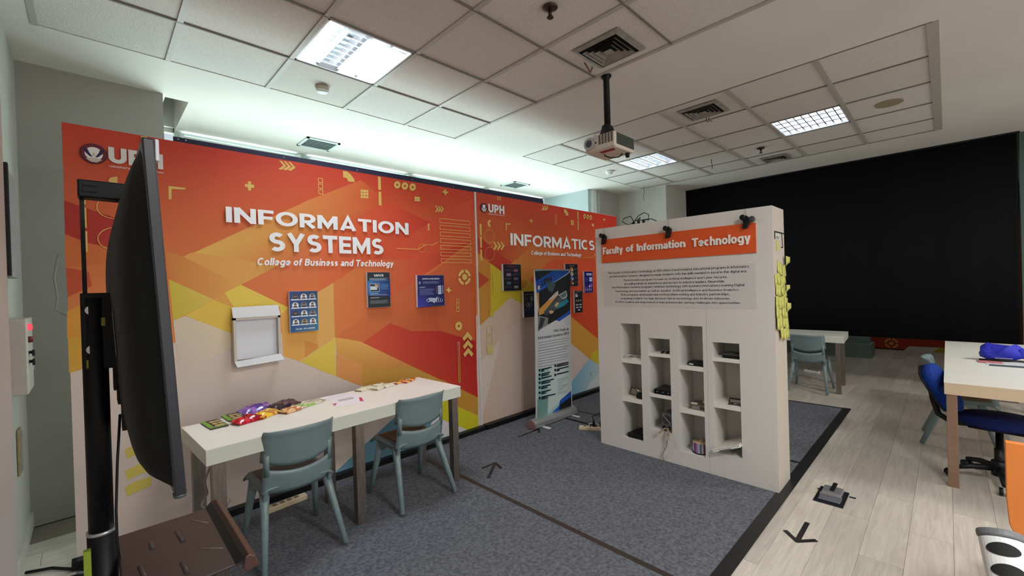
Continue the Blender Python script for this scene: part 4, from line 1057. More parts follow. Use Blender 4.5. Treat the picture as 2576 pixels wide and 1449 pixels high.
[[12503200],[4.867,0.259,4.866,0.253,4.862,0.249,4.857,0.245,4.85,0.244,4.843,0.244,4.836,0.246,4.83,0.25,4.825,0.255,4.822,0.261,4.821,0.267,4.822,0.272,4.826,0.277,4.831,0.28,4.838,0.282,4.845,0.282,4.852,0.28,4.858,0.276,4.863,0.271,4.866,0.265]]]
N_ART1=361

ROLL=[[[12895944],[3.335,1.646,3.924,1.665,3.931,1.1,3.875,-0.212,3.276,-0.109]],
[[1326722,933004,1331370,1463984],[3.335,1.645,3.927,1.664,3.912,1.629,3.355,1.405]],
[[1186340],[3.335,1.645,3.453,1.647,3.644,1.655,3.357,1.541]],
[[1185820,1053718,921104,1053204],[3.391,1.424,3.863,1.599,3.937,1.635,3.923,1.19,3.655,1.1,3.521,1.062,3.362,1.01,3.366,1.197]],
[[12880966],[3.355,1.408,3.391,1.421,3.389,1.24,3.706,1.425,3.713,1.381,3.476,1.213,3.471,1.19,3.382,1.174]],
[[12234912],[3.669,1.409,3.711,1.428,3.718,1.379,3.585,1.326,3.542,1.334]],
[[3951180,5135452,2634292],[3.463,1.208,3.722,1.372,3.794,1.322,3.632,1.197,3.499,1.155,3.47,1.174]],
[[11844280],[3.718,1.379,3.855,1.424,3.876,1.369,3.861,1.343,3.794,1.325]],
[[5926508],[3.736,1.372,3.845,1.412,3.857,1.367,3.799,1.337]],
[[2654870],[3.699,1.268,3.865,1.337,3.897,1.294,3.809,1.251,3.679,1.223]],
[[13541496],[3.645,1.268,3.682,1.298,3.727,1.29,3.689,1.257,3.661,1.241]],
[[13541496],[3.544,1.203,3.58,1.218,3.624,1.203,3.618,1.186,3.574,1.175]],
[[3952728],[3.5,1.573,3.637,1.508,3.673,1.507,3.615,1.411,3.546,1.43]],
[[7895670],[3.369,1.17,3.531,1.138,3.522,1.062,3.426,1.031,3.356,1.002]],
[[3289652],[3.406,1.15,3.481,1.133,3.43,1.048,3.362,1.018]],
[[1331376],[3.655,1.1,3.921,1.196,3.926,1.154,3.718,1.084]],
[[9879224],[3.343,0.606,3.506,0.601,3.656,0.6,3.875,0.544,3.889,0.064,3.307,0.07]],
[[12503752],[3.522,0.599,3.905,0.585,3.889,0.247,3.69,0.197,3.484,0.112]],
[[7247502],[3.32,0.296,3.491,0.282,3.466,0.068,3.3,0.077]],
[[1331376],[3.482,0.075,3.67,0.147,3.69,0.203,3.894,0.271,3.89,0.07]],
[[1052178],[3.671,0.089,3.681,0.155,3.894,0.205,3.892,0.075]],
[[924712],[3.386,0.588,3.382,0.58,3.372,0.577,3.361,0.579,3.352,0.585,3.349,0.594,3.353,0.602,3.362,0.606,3.374,0.604,3.383,0.598]],
[[924712],[3.393,0.602,3.563,0.6,3.563,0.587,3.392,0.583]],
[[924712],[3.392,0.583,3.44,0.583,3.439,0.57,3.391,0.566]],
[[924712],[3.384,0.539,3.38,0.531,3.37,0.528,3.359,0.53,3.35,0.536,3.346,0.546,3.35,0.554,3.36,0.557,3.371,0.555,3.381,0.548]],
[[924712],[3.391,0.553,3.536,0.55,3.536,0.537,3.39,0.534]],
[[924712],[3.39,0.534,3.516,0.531,3.515,0.518,3.389,0.517]],
[[924712],[3.382,0.496,3.378,0.488,3.368,0.485,3.357,0.487,3.348,0.494,3.345,0.503,3.349,0.511,3.358,0.515,3.37,0.513,3.379,0.506]],
[[924712],[3.389,0.51,3.561,0.506,3.56,0.493,3.388,0.491]],
[[924712],[3.38,0.457,3.376,0.449,3.367,0.445,3.355,0.447,3.346,0.454,3.343,0.463,3.347,0.471,3.356,0.475,3.368,0.473,3.377,0.466]],
[[924712],[3.387,0.47,3.596,0.464,3.595,0.451,3.386,0.451]],
[[924712],[3.386,0.451,3.54,0.446,3.539,0.433,3.386,0.435]],
[[924712],[3.378,0.404,3.374,0.396,3.364,0.393,3.353,0.395,3.344,0.402,3.341,0.411,3.344,0.419,3.354,0.423,3.366,0.421,3.375,0.414]],
[[924712],[3.385,0.418,3.538,0.412,3.538,0.399,3.384,0.399]],
[[924712],[3.384,0.399,3.48,0.395,3.48,0.382,3.383,0.382]],
[[924712],[3.376,0.35,3.372,0.342,3.362,0.339,3.35,0.341,3.341,0.348,3.338,0.357,3.342,0.365,3.352,0.369,3.363,0.367,3.372,0.359]],
[[924712],[3.382,0.363,3.541,0.356,3.54,0.343,3.382,0.345]],
[[924712],[3.382,0.345,3.461,0.341,3.461,0.328,3.381,0.328]],
[[924712],[3.373,0.296,3.369,0.288,3.36,0.285,3.348,0.287,3.339,0.294,3.336,0.303,3.34,0.311,3.349,0.315,3.361,0.312,3.37,0.305]],
[[924712],[3.38,0.309,3.617,0.296,3.616,0.283,3.379,0.29]],
[[924712],[3.379,0.29,3.483,0.284,3.483,0.271,3.378,0.274]],
[[924712],[3.646,0.596,3.642,0.588,3.631,0.584,3.619,0.586,3.609,0.593,3.606,0.602,3.61,0.611,3.62,0.615,3.633,0.613,3.643,0.606]],
[[924712],[3.654,0.61,3.864,0.61,3.863,0.597,3.653,0.593]],
[[924712],[3.649,0.593,3.859,0.591,3.858,0.577,3.649,0.578]],
[[924712],[3.644,0.549,3.64,0.541,3.629,0.537,3.617,0.539,3.607,0.546,3.603,0.556,3.608,0.564,3.618,0.568,3.631,0.566,3.64,0.559]],
[[924712],[3.651,0.563,3.861,0.562,3.861,0.549,3.651,0.546]],
[[924712],[3.647,0.547,3.697,0.546,3.697,0.532,3.646,0.531]],
[[924712],[3.641,0.495,3.637,0.487,3.627,0.483,3.614,0.485,3.604,0.492,3.601,0.502,3.605,0.51,3.616,0.514,3.628,0.512,3.638,0.505]],
[[924712],[3.649,0.509,3.859,0.506,3.858,0.492,3.648,0.492]],
[[5922916],[3.355,0.885,3.875,0.884,3.874,0.88,3.355,0.88]],
[[5922916],[3.354,0.857,3.848,0.856,3.848,0.852,3.354,0.852]],
[[5922916],[3.353,0.829,3.821,0.829,3.821,0.825,3.352,0.823]],
[[5922916],[3.351,0.801,3.87,0.793,3.87,0.788,3.351,0.795]],
[[5922916],[3.35,0.772,3.844,0.766,3.843,0.761,3.35,0.767]],
[[5922916],[3.349,0.744,3.817,0.739,3.817,0.734,3.349,0.739]],
[[5922916],[3.348,0.716,3.866,0.702,3.866,0.697,3.347,0.711]],
[[5922916],[3.346,0.688,3.839,0.675,3.839,0.67,3.346,0.683]],
[[5922916],[3.345,0.66,3.813,0.648,3.813,0.644,3.345,0.655]],
[[5922916],[3.344,0.632,3.862,0.611,3.862,0.606,3.344,0.627]],
[[6319728],[3.658,0.446,3.843,0.438,3.843,0.435,3.658,0.442]],
[[6319728],[3.657,0.427,3.813,0.424,3.813,0.421,3.657,0.423]],
[[6319728],[3.656,0.409,3.784,0.41,3.784,0.407,3.656,0.405]],
[[6319728],[3.656,0.39,3.755,0.397,3.755,0.393,3.655,0.386]],
[[6319728],[3.655,0.372,3.839,0.362,3.839,0.359,3.654,0.368]],
[[6319728],[3.654,0.353,3.81,0.349,3.81,0.345,3.654,0.349]],
[[6319728],[3.653,0.335,3.781,0.335,3.78,0.332,3.653,0.331]],
[[6319728],[3.652,0.316,3.752,0.322,3.751,0.318,3.652,0.312]],
[[6319728],[3.651,0.298,3.836,0.286,3.836,0.283,3.651,0.293]],
[[6319728],[3.65,0.279,3.806,0.273,3.806,0.27,3.65,0.275]]]


# ------------------------------------------------------------------ room shell
fl = MB().box(-.35, 12.1, -4.1, 5.35, -.12, -.008).build('floor', SUBF); struct(fl, 'pale grey wood plank floor')
def plank_mesh(): return MB().box(-.449, .449, -.0894, .0894, -.008, 0).mesh('plank', PLANK)
pm = plank_mesh()
ni = 0
for r in range(-7, 22):
    off = 0.0 if r % 2 == 0 else .45
    for q in range(-2, 14):
        x = q*.9+off+.2; y = r*.18+.09
        vis = (y < .92 and x > 1.2) or (x > 5.4 and y < 3.3) or (x < .5 and y > 2.9)
        if not vis or x > 11.7 or x < -.8: continue
        if y < -.35 and x > 7.5: continue
        if ni >= 290: continue
        o = bpy.data.objects.new('plank', pm); C.objects.link(o); o.parent = fl; o.location = (x+.0, y, 0); ni += 1

ce = _srt('ceiling'); ce['label'] = 'off-white suspended ceiling with two tiled bays'
def crect(x0, x1, y0, y1): MB().box(x0, x1, y0, y1, H, H+.03).build('gypsum_panel', CEIL, ce)
B1 = (-.2, 2.8, -1.17, 3.65); B2 = (3.81, 6.70, .04, 3.63)
crect(-.36, B1[0], -4.1, 4.27); crect(B1[1], B2[0], -4.1, 5.3); crect(B2[1], 12.1, -4.1, 5.3)
crect(B1[0], B1[1], -4.1, B1[2]); crect(B1[0], .45, B1[3], 4.27); crect(.45, B1[1], B1[3], 4.33); crect(.60, B1[1], 4.33, 5.3)
crect(.43, .60, 5.25, 5.3)
crect(B2[0], B2[1], -4.1, B2[2]); crect(B2[0], B2[1], B2[3], 5.3)
MB().box(-.36, 12.1, -4.1, 5.6, H+.45, H+.5).build('ceiling_slab', mat('slab_dark', (90, 88, 84), .9), ce)
# curtain pocket beside the pier
MB().box(.43, .45, 4.27, 5.3, H, H+.4).box(.60, .62, 4.33, 5.3, H+.03, H+.4).box(.45, .6, 4.31, 4.33, H+.03, H+.4).build('pocket_side', CEIL, ce)
XL1 = [-.2, .4, 1.0, 1.6, 2.2, 2.8]; YL1 = [3.65]+[3.085-.608*k for k in range(8)]
XL2 = [3.81, 4.39, 4.99, 5.60, 6.18, 6.70]; YL2 = [3.63, 3.06, 2.455, 1.865, 1.265, .65, .04]
def bay(XL, YL, skip, wide):
    for i in range(len(XL)-1):
        for j in range(len(YL)-1):
            if (i, j) in skip: continue
            x0, x1, y1, y0 = XL[i], XL[i+1], YL[j], YL[j+1]
            MB().box(x0+.005, x1-.005, y0+.005, y1-.005, H+.004+random.random()*.002, H+.02).build('ceiling_tile', TILE2 if random.random() < .25 else TILE, ce)
    for i, x in enumerate(XL):
        w = .015 if wide == 'y' else .006
        if i in (0, len(XL)-1) and wide == 'x': w = .006
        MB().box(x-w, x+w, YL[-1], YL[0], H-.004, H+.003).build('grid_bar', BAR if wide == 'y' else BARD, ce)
    for j, y in enumerate(YL):
        if j == 0: continue
        w = .017 if wide == 'x' else .006
        if j == len(YL)-1 and wide == 'x': w = .03
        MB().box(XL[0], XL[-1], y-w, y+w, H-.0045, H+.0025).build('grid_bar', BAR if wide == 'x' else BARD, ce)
bay(XL1, YL1, {(2, 1)}, 'y')
bay(XL2, YL2, {(2, 1), (2, 4)}, 'x')

wl = MB().box(-.50, -.33, -4.1, 4.5, -.1, H+.4).build('wall_left', WALL); struct(wl)
struct(MB().box(-.33, .43, 4.27, 5.4, -.1, H+.4).build('wall_pier', WALLG))
struct(MB().box(-.33, .0, 4.25, 4.27, 0, .1).build('baseboard_pier', WALLG))
struct(MB().box(-.33, -.315, 3.3, 4.25, 0, .1).build('baseboard_left', WALL))
struct(MB().box(-.33, -.287, 1.0, 3.13, 0, H).build('trim_1', mat('white_jamb', (206, 198, 192), .6), bevel=.008), 'white door jamb at the left edge')
struct(MB().box(-.5, 12.2, -4.2, -4.1, -.1, H+.4).build('wall_front', WALL))
struct(MB().box(12.1, 12.2, -4.1, 5.4, -.1, H+.4).build('wall_far', mat('far_wall', (96, 100, 92), .8)))
struct(MB().box(6.05, 6.16, 4.16, 5.4, -.1, H+.4).build('trim_2', mat('white_column', (206, 212, 208), .6)), 'white narrow column end beside the window bay')
struct(MB().box(6.16, 12.1, 4.10, 4.25, -.1, H+.4).build('wall_back', WALLG))
struct(MB().box(6.77, 7.62, 3.22, 4.10, -.1, H+.4).build('wall_column', WALL))
struct(MB().box(5.97, 6.05, 4.2, 5.2, -.1, H+.4).build('wall_bay_side', mat('bluish_panel', (168, 182, 184), .35)))
struct(MB().box(7.60, 7.70, -4.1, -.60, -.1, H+.4).build('wall_right', GREENW))
# window wall behind the backdrops
wb = _srt('wall_window'); WW = mat('window_wall', (210, 214, 208), .6)
MB().box(.43, 6.05, 5.2, 5.4, -.1, .55).build('sill_wall', WW, wb); MB().box(.43, 6.05, 5.2, 5.4, 3.12, H+.4).build('lintel', WW, wb)
MX = [.60, 1.76, 3.16, 4.56, 5.95]
for i in range(4):
    w = _srt('window_%d' % (i+1)); x0, x1 = MX[i]+.03, MX[i+1]-.03
    m = MB(); FW = mat('window_frame_paint', (186, 206, 200), .5)
    m.box(x0-.03, x0+.03, 5.19, 5.27, .55, 3.12); m.box(x1-.03, x1+.03, 5.19, 5.27, .55, 3.12); m.box(x0, x1, 5.2, 5.26, .55, .61); m.box(x0, x1, 5.2, 5.26, 3.06, 3.12)
    m.build('window_frame', FW, w); MB().box(x0+.03, x1-.03, 5.225, 5.231, .61, 3.06).build('pane', GLASS, w)
    t = thing('roller_blind', ['white roller blind at the window nearest the left pier', 'white roller blind at the second window from the left pier', 'white roller blind at the third window, above the banner seam', 'roller blind at the last window before the blue-grey side wall'][i], 'blind', (0, 0, 0), 0, 'roller blinds along the window wall')
    MB().tube([(x0+.04, 5.13, 3.0), (x1-.04, 5.13, 3.0)], .032, 14).build('roller_tube', mat('blind_tube', (228, 240, 236), .5), t)
    zb = 2.3 if i < 3 else 2.42
    MB().box(x0+.06, x1-.06, 5.16, 5.162, zb, 3.0).build('blind_cloth', BLIND, t)
    MB().box(x0+.05, x1-.05, 5.15, 5.172, zb-.03, zb).build('bottom_bar', ALU, t)
    for xa in (x0+.01, x1-.035): MB().box(xa, xa+.025, 5.10, 5.19, 2.95, 3.05).build('bracket', WPLA, t)

# ------------------------------------------------------------------ carpet and floor tapes
tag(MB().add([(-.1, .83, .0), (6.0, .83, .0), (5.95, 3.44, .0), (-.1, 3.44, .0), (-.1, .83, .006), (6.0, .83, .006), (5.95, 3.44, .006), (-.1, 3.44, .006)], [(0, 1, 2, 3)[::-1], (4, 5, 6, 7), (0, 1, 5, 4), (1, 2, 6, 5), (2, 3, 7, 6), (3, 0, 4, 7)]).build('carpet', CARPET), 'large dark grey felt carpet under the desk and the display wall', 'carpet')
def strip(name, lab, pts, w, m=TAPE, z=.0065, th=.0012, cat='tape', group=None):
    mb = MB()
    for a, b in zip(pts, pts[1:]):
        a, b = Vector(a), Vector(b); d = (b-a).normalized(); n = Vector((-d.y, d.x))*w/2; d = d*w*.0
        q = [a-n-d, b-n+d, b+n+d, a+n-d]; mb.prism([(p.x, p.y) for p in q], 2, z, z+th)
    o = mb.build(name, m); tag(o, lab, cat, group); return o
strip('edge_tape', 'long black tape along the carpet edge beside the plank floor', [(-.1, .833), (6.03, .815)], .075, z=.0063)
strip('edge_tape', 'black tape closing the far end of the carpet', [(6.0, .85), (5.965, 3.4)], .035, z=.0063)
strip('seam_tape', 'brown-black seam tape crossing the carpet from the right desk leg', [(2.045, .87), (2.04, 3.33)], .035, TAPEB)
strip('seam_tape', 'black seam tape crossing the carpet behind the display wall', [(4.02, .86), (4.025, 3.33)], .03)
strip('floor_cable', 'thin black cable running over the carpet from the roll-up banner', [(3.71, 2.55), (3.71, 3.0), (3.66, 3.3)], .02, z=.0063, th=.01, cat='cable')
def arrow(lab, tip, tail, l, r, w, z, th=.0012, cat='floor arrow'):
    mb = MB()
    for a, b in ((tail, tip), (l, tip), (r, tip)):
        a, b = Vector(a), Vector(b); d = (b-a).normalized(); n = Vector((-d.y, d.x))*w/2
        mb.prism([(p.x, p.y) for p in (a-n, b-n+d*w*.3, b+n+d*w*.3, a+n)], 2, z, z+th); z += .0003
    tag(mb.build('tape_arrow', TAPE), lab, cat)
arrow('black tape arrow on the plank floor pointing back along the carpet edge', (2.815, .622), (3.076, .623), (2.893, .70), (2.898, .545), .026, .0005)
arrow('black tape arrow on the carpet in front of the right desk leg', (2.39, 2.70), (2.158, 2.526), (2.246, 2.70), (2.349, 2.582), .026, .0065)
arrow('black tape arrow on the carpet beside the roll-up banner base', (3.26, 2.985), (2.957, 2.988), (3.177, 3.06), (3.176, 2.911), .022, .0065)
# pop-up floor socket
t = thing('floor_socket_box', 'open metal floor socket box set in the plank floor', 'floor socket', (3.5, .575, 0))
MB().box(-.09, .17, -.08, .08, 0, .008).build('base_plate', mat('dark_steel', (48, 50, 60), .3, .6), t)
MB().box(-.06, .0, -.06, .06, .008, .016).build('lid', mat('grey_steel', (130, 134, 142), .3, .5), t, bevel=.004)
MB().box(.02, .15, -.055, .055, .008, .035).build('socket_block', mat('smoky_metal', (150, 150, 152), .3, .5), t, bevel=.006)
MB().box(.005, .02, -.06, .06, .008, .028).build('hinge', SILV, t)
MB().box(.06, .2, -.012, .012, .036, .042).build('tab', BLACKP, t)
strip('tape_dash', 'short black tape dash left of the floor socket box', [(3.62, .668), (3.628, .632)], .02, z=.0083-.0078)
strip('tape_dash', 'short black tape dash right of the floor socket box', [(3.622, .489), (3.624, .455)], .02, z=.0005)

# ------------------------------------------------------------------ ceiling fittings
def lamp(name, lab, x0, x1, y0, y1, e, tubes, along):
    t = thing(name, lab, 'ceiling light', (x0, y0, H), 0); W, D = x1-x0, y1-y0
    m = MB(); m.box(0, .012, 0, D, 0, .1).box(W-.012, W, 0, D, 0, .1).box(0, W, 0, .012, 0, .1).box(0, W, D-.012, D, 0, .1).box(0, W, 0, D, .1, .105)
    m.build('housing', mat('lamp_housing', (222, 224, 224), .4), t)
    n = 4
    for k in range(n):
        c = (k+.5)/n; em = emis('tube_light', (240, 247, 255), e if k in tubes else .02)
        if along == 'y': MB().box(c*W-.016, c*W+.016, .03, D-.03, .068, .080).build('lamp_tube', em if k in tubes else REFL, t)
        else: MB().box(.03, W-.03, c*D-.016, c*D+.016, .068, .080).build('lamp_tube', em if k in tubes else REFL, t)
    LV = mat('louvre_metal', (206, 210, 214), .12, .95)
    for k in range(1, n):
        if along == 'y': MB().prism([(k*W/n-.004, .06), (k*W/n+.004, .06), (k*W/n+.011, .012), (k*W/n-.011, .012)], 1, .014, D-.014).build('spine', LV, t)
        else: MB().prism([(k*D/n-.004, .06), (k*D/n+.004, .06), (k*D/n+.011, .012), (k*D/n-.011, .012)], 0, .014, W-.014).build('spine', LV, t)
    for k in range(1, 9):
        if along == 'y': MB().prism([(k*D/9-.0015, .058), (k*D/9+.0015, .058), (k*D/9+.005, .014), (k*D/9-.005, .014)], 0, .014, W-.014).build('louvre_blade', LV, t)
        else: MB().prism([(k*W/9-.0015, .058), (k*W/9+.0015, .058), (k*W/9+.005, .014), (k*W/9-.005, .014)], 1, .014, D-.014).build('louvre_blade', LV, t)
    return t
lamp('recessed_lamp', 'bright square recessed louvre lamp above the first banner', 1.018, 1.582, 2.49, 3.075, LAMP_MAIN, (0, 2, 3), 'y')
lamp('recessed_lamp', 'recessed louvre lamp behind the projector, in the far tiled bay', 5.0, 5.59, 2.475, 3.04, LAMP_MID, (0, 1, 2, 3), 'x')
lamp('recessed_lamp', 'recessed louvre lamp near the round ceiling patch on the right', 5.0, 5.59, .67, 1.25, LAMP_FAR, (0, 1, 2, 3), 'y')

def diffuser(lab, cx, cy, r=.178):
    t = thing('air_diffuser', lab, 'air vent', (cx, cy, H), 0)
    MB().box(-r+.01, r-.01, -r+.01, r-.01, -.001, .003).build('backing', DARKV, t)
    def ring(a, za, b, zb):
        pa = [(-a, -a), (a, -a), (a, a), (-a, a)]; pb = [(-b, -b), (b, -b), (b, b), (-b, b)]
        return MB().add([(x, y, za) for x, y in pa]+[(x, y, zb) for x, y in pb]+[(x, y, za+.003) for x, y in pa]+[(x, y, zb+.003) for x, y in pb],
            [(i, (i+1) % 4, 4+(i+1) % 4, 4+i) for i in range(4)]+[(8+i, 12+i, 12+(i+1) % 4, 8+(i+1) % 4) for i in range(4)])
    ring(r, -.004, r-.032, -.016).build('frame', VENT, t)
    for k, a in enumerate((.128, .098, .068)): ring(a, -.024, a-.022, -.008).build('cone_ring', VENT, t)
    MB().box(-.03, .03, -.03, .03, -.022, -.018).build('centre_plate', VENT, t)
    return t
diffuser('square four-way air vent beside the projector pole', 2.537, 1.582)
diffuser('square four-way air vent behind the projector, with two loose wires', 4.12, 1.574)
diffuser('square air vent at the end of the far tiled bay by the black curtain', 6.49, 1.565, .15)
def grille(lab, cx, cy):
    t = thing('air_grille', lab, 'air vent', (cx, cy, H-.012), 0, None)
    MB().box(-.17, .17, -.16, -.135, 0, .012).box(-.17, .17, .135, .16, 0, .012).box(-.17, -.145, -.16, .16, 0, .012).box(.145, .17, -.16, .16, 0, .012).build('frame', mat('grille_paint', (200, 214, 210), .4), t)
    MB().box(-.15, .15, -.14, .14, .0105, .0118).build('backing', mat('grille_dark', (40, 50, 48), .7), t)
    for k in range(6): MB().box(-.145, .145, -.125+k*.046, -.118+k*.046+.012, .003, .006).build('slat', mat('grille_slat', (110, 124, 120), .5), t)
grille('small ceiling grille above the left banner, nearest the pier', 1.77, 4.70); grille('small ceiling grille above the seam of the two banners', 4.78, 4.73)
def sprinkler(lab, x, y):
    t = thing('sprinkler', lab, 'sprinkler', (x, y, H-.062), 0); BR = mat('bronze', (70, 58, 50), .4, .6)
    MB().lathe([(.04, .062), (.045, .056), (.035, .05), (.018, .048)], n=20).build('cover_plate', BR, t)
    MB().lathe([(.011, .048), (.011, .02), (.006, .012)], n=12).build('body', BR, t); MB().lathe([(.019, .0), (.019, .004)], n=14).build('deflector', BR, t)
    MB().tube([(-.014, 0, .004), (-.014, 0, .025), (-.008, 0, .03)], .002, 6).tube([(.014, 0, .004), (.014, 0, .025), (.008, 0, .03)], .002, 6).build('yoke', BR, t)
sprinkler('dark bronze sprinkler head at the top of the near tiled bay', 1.90, 1.56); sprinkler('dark bronze sprinkler head in the far tiled bay', 5.83, 1.56)
def detector(lab, x, y, hx, m):
    t = thing('smoke_detector', lab, 'smoke detector', (x, y, H-.045), 0)
    MB().lathe([(.052, .048), (.056, .035), (.048, .02)], n=hx).build('base', m, t); MB().lathe([(.045, .02), (.04, .006), (.022, 0)], n=24).build('lens', WPLA, t)
detector('beige six-sided motion detector on the near ceiling bay', 1.31, 3.37, 6, mat('beige_plastic', (190, 182, 162), .5)); detector('round white smoke detector beyond the projector', 5.28, 3.34, 20, WPLA)
tag(MB().lathe([(.10, H-.004), (.10, H+.0035)], (5.3, .35, 0), 32).build('round_patch', mat('tan_patch', (150, 136, 110), .6)), 'flat tan round speaker cover on a ceiling tile', 'speaker cover')
tag(MB().tube([(2.66, 1.80, 3.083), (2.62, 1.79, 3.03), (2.55, 1.79, 3.075)], .005, 6).build('loose_wire', mat('brown_wire', (90, 62, 48), .6)), 'brown wire hanging from the big air vent', 'wire')
tag(MB().tube([(4.27, 1.60, 3.072), (4.30, 1.62, 3.045), (4.34, 1.61, 3.04)], .004, 6).tube([(4.24, 1.56, 3.072), (4.28, 1.59, 3.04), (4.32, 1.57, 3.03)], .004, 6).build('loose_wire', MATS['brown_wire']), 'two short brown wires hanging from the second air vent', 'wire')
tag(MB().tube([(5.872, 2.153, 3.083), (5.87, 2.155, 3.04), (5.885, 2.15, 3.02), (5.87, 2.15, 2.96)], .004, 6).build('loose_wire', BLACKP), 'single black wire dangling from a far ceiling tile', 'wire')
tag(MB().tube([(6.6, 3.52, 3.079), (6.61, 3.52, 3.0), (6.59, 3.53, 2.9), (6.60, 3.52, 2.84)], .006, 6).build('loose_wire', GREYC), 'grey wire hanging in front of the recessed column wall', 'wire')

# projector on its pole
t = thing('ceiling_projector', 'white projector hanging from the ceiling on a black pole', 'projector', (2.84, 1.80, 2.5))
MB().lathe([(.04, .58), (.04, .57), (.024, .55), (.024, .12)], n=18).build('pole', BLACK, t)
MB().prism([(-.06, .105), (.06, .105), (.022, .2), (-.022, .2)], 0, -.035, .035).build('bracket', BLACK, t)
TM = Matrix.Rotation(.0, 4, 'X')
bd = MB().prism([(-.12, .0), (-.09, -.012), (.16, -.012), (.165, .0), (.165, .105), (-.12, .105)], 1, -.13, .13)
bd = bd.build('body', PROJ, t, bevel=.012)
MB().box(-.09, .15, -.1335, -.129, .012, .095).build('side_panel', PROJD, bd)
MB().lathe([(.046, -.136), (.046, -.12), (.03, -.12), (.03, -.135)], (0, .082, .052), 24, 'x').build('lens_ring', mat('lens_ring', (160, 158, 152), .3), bd)
MB().lathe([(.028, -.137), (.028, -.13)], (0, .082, .052), 20, 'x').build('lens', mat('lens_dark', (10, 10, 12), .5), bd)
m = MB()
for i in range(5):
    for j in range(8): m.box(-.1215, -.119, -.118+i*.026, -.100+i*.026, .03+j*.0088, .0355+j*.0088)
m.build('vent_slot', DARKV, bd)
MB().box(-.1215, -.119, .022, .040, .045, .055).build('sensor_window', DARKV, bd)
MB().add([(-.085, -.10, -.0128), (-.035, -.09, -.0128), (-.035, .03, -.0128), (-.085, .03, -.0128)], [(0, 3, 2, 1)]).build('label_sticker', REDS, bd)
MB().lathe([(.014, -.045), (.018, -.02), (.012, -.01)], (.11, -.10, 0), 12).build('foot', BLACKP, t)
MB().tube([(.0, .03, -.012), (-.02, .02, -.03), (.0, -.02, -.05), (.05, -.06, -.045), (.09, -.07, -.012)], .0045, 8).build('power_cable', BLACKP, t)
MB().tube([(-.08, .07, .10), (-.08, .06, .135), (-.08, .03, .14), (-.08, .0, .10)], .002, 6).build('lens_strap', GREYC, t)

# ------------------------------------------------------------------ backdrops
FB = Frame((0, 3.44, 0), (1, 0, 0), (0, 0, 1), (0, -1, 0))
def art(pr, items):
    for cols, p in items: pr.poly([(p[i], p[i+1]) for i in range(0, len(p), 2)], [int(c) for c in cols])
WH = (240, 240, 240)
t = thing('backdrop_banner', 'large orange backdrop reading INFORMATION SYSTEMS behind the snack desk', 'banner', (0, 0, 0))
MB().box(-.10, 2.86, 3.44, 3.47, .03, 2.485).build('fabric_panel', mat('banner_side', (206, 200, 194), .7), t)
p1 = Print(FB); art(p1, ART[:N_ART1])
p1.text('INFORMATION', .659, 2.065, 1.982, 2.12, WH, .21); p1.text('SYSTEMS', .920, 1.811, 1.797, 1.945, WH, .21)
p1.text('College of Business and Technology', .839, 1.905, 1.683, 1.753, WH, .2, .18)
p1.text('UPH', .086, .335, 2.29, 2.383, (222, 220, 216), .24); p1.text('UNIVERSITAS PELITA HARAPAN', .088, .335, 2.262, 2.276, (222, 220, 216), .15)
crest(p1, .025, 2.329, .057)
p1.build('print', PRINT, t)
MB().box(-.12, 2.88, 3.38, 3.44, .007, .05).build('base_rail', BLACKP, t)
MB().box(-.02, .03, 3.28, 3.38, .007, .03).build('foot', BLACKP, t)
t = thing('backdrop_banner', 'large orange backdrop reading INFORMATICS behind the roll-up banner', 'banner', (0, 0, 0))
MB().box(2.885, 5.60, 3.44, 3.47, .03, 2.482).build('fabric_panel', MATS['banner_side'], t)
MB().box(2.862, 2.883, 3.435, 3.465, .03, 2.488).build('edge_strip', mat('white_strip', (214, 206, 204), .5), t)
p2 = Print(FB); art(p2, ART[N_ART1:])
p2.text('INFORMATICS', 3.362, 4.997, 1.946, 2.118, WH, .19); p2.text('College of Business and Technology', 3.70, 4.682, 1.845, 1.905, WH, .2, .18)
p2.text('UPH', 3.045, 3.282, 2.292, 2.384, (226, 224, 220), .24); p2.text('UNIVERSITAS PELITA HARAPAN', 3.045, 3.282, 2.268, 2.283, (226, 224, 220), .15)
crest(p2, 2.985, 2.333, .05)
p2.build('print', PRINT, t)
MB().box(2.89, 5.62, 3.37, 3.44, .007, .055).build('base_rail', BLACKP, t)
t = thing('cloth_strip', 'dark navy cloth strip pinned along the top behind the backdrops', 'cloth', (0, 0, 0))
NV = mat('navy_cloth', (28, 26, 58), .7)
MB().prism([(.395, 2.44), (4.0, 2.46), (3.985, 2.555), (2.0, 2.54), (.395, 2.525)], 1, 3.475, 3.482).build('cloth', NV, t)
for x in (.42, .46, 1.05, 1.62, 2.15, 2.62): MB().lathe([(.006, 3.4735), (.004, 3.470)], (x, 0, 2.512), 8, 'y').build('eyelet', SILV, t)

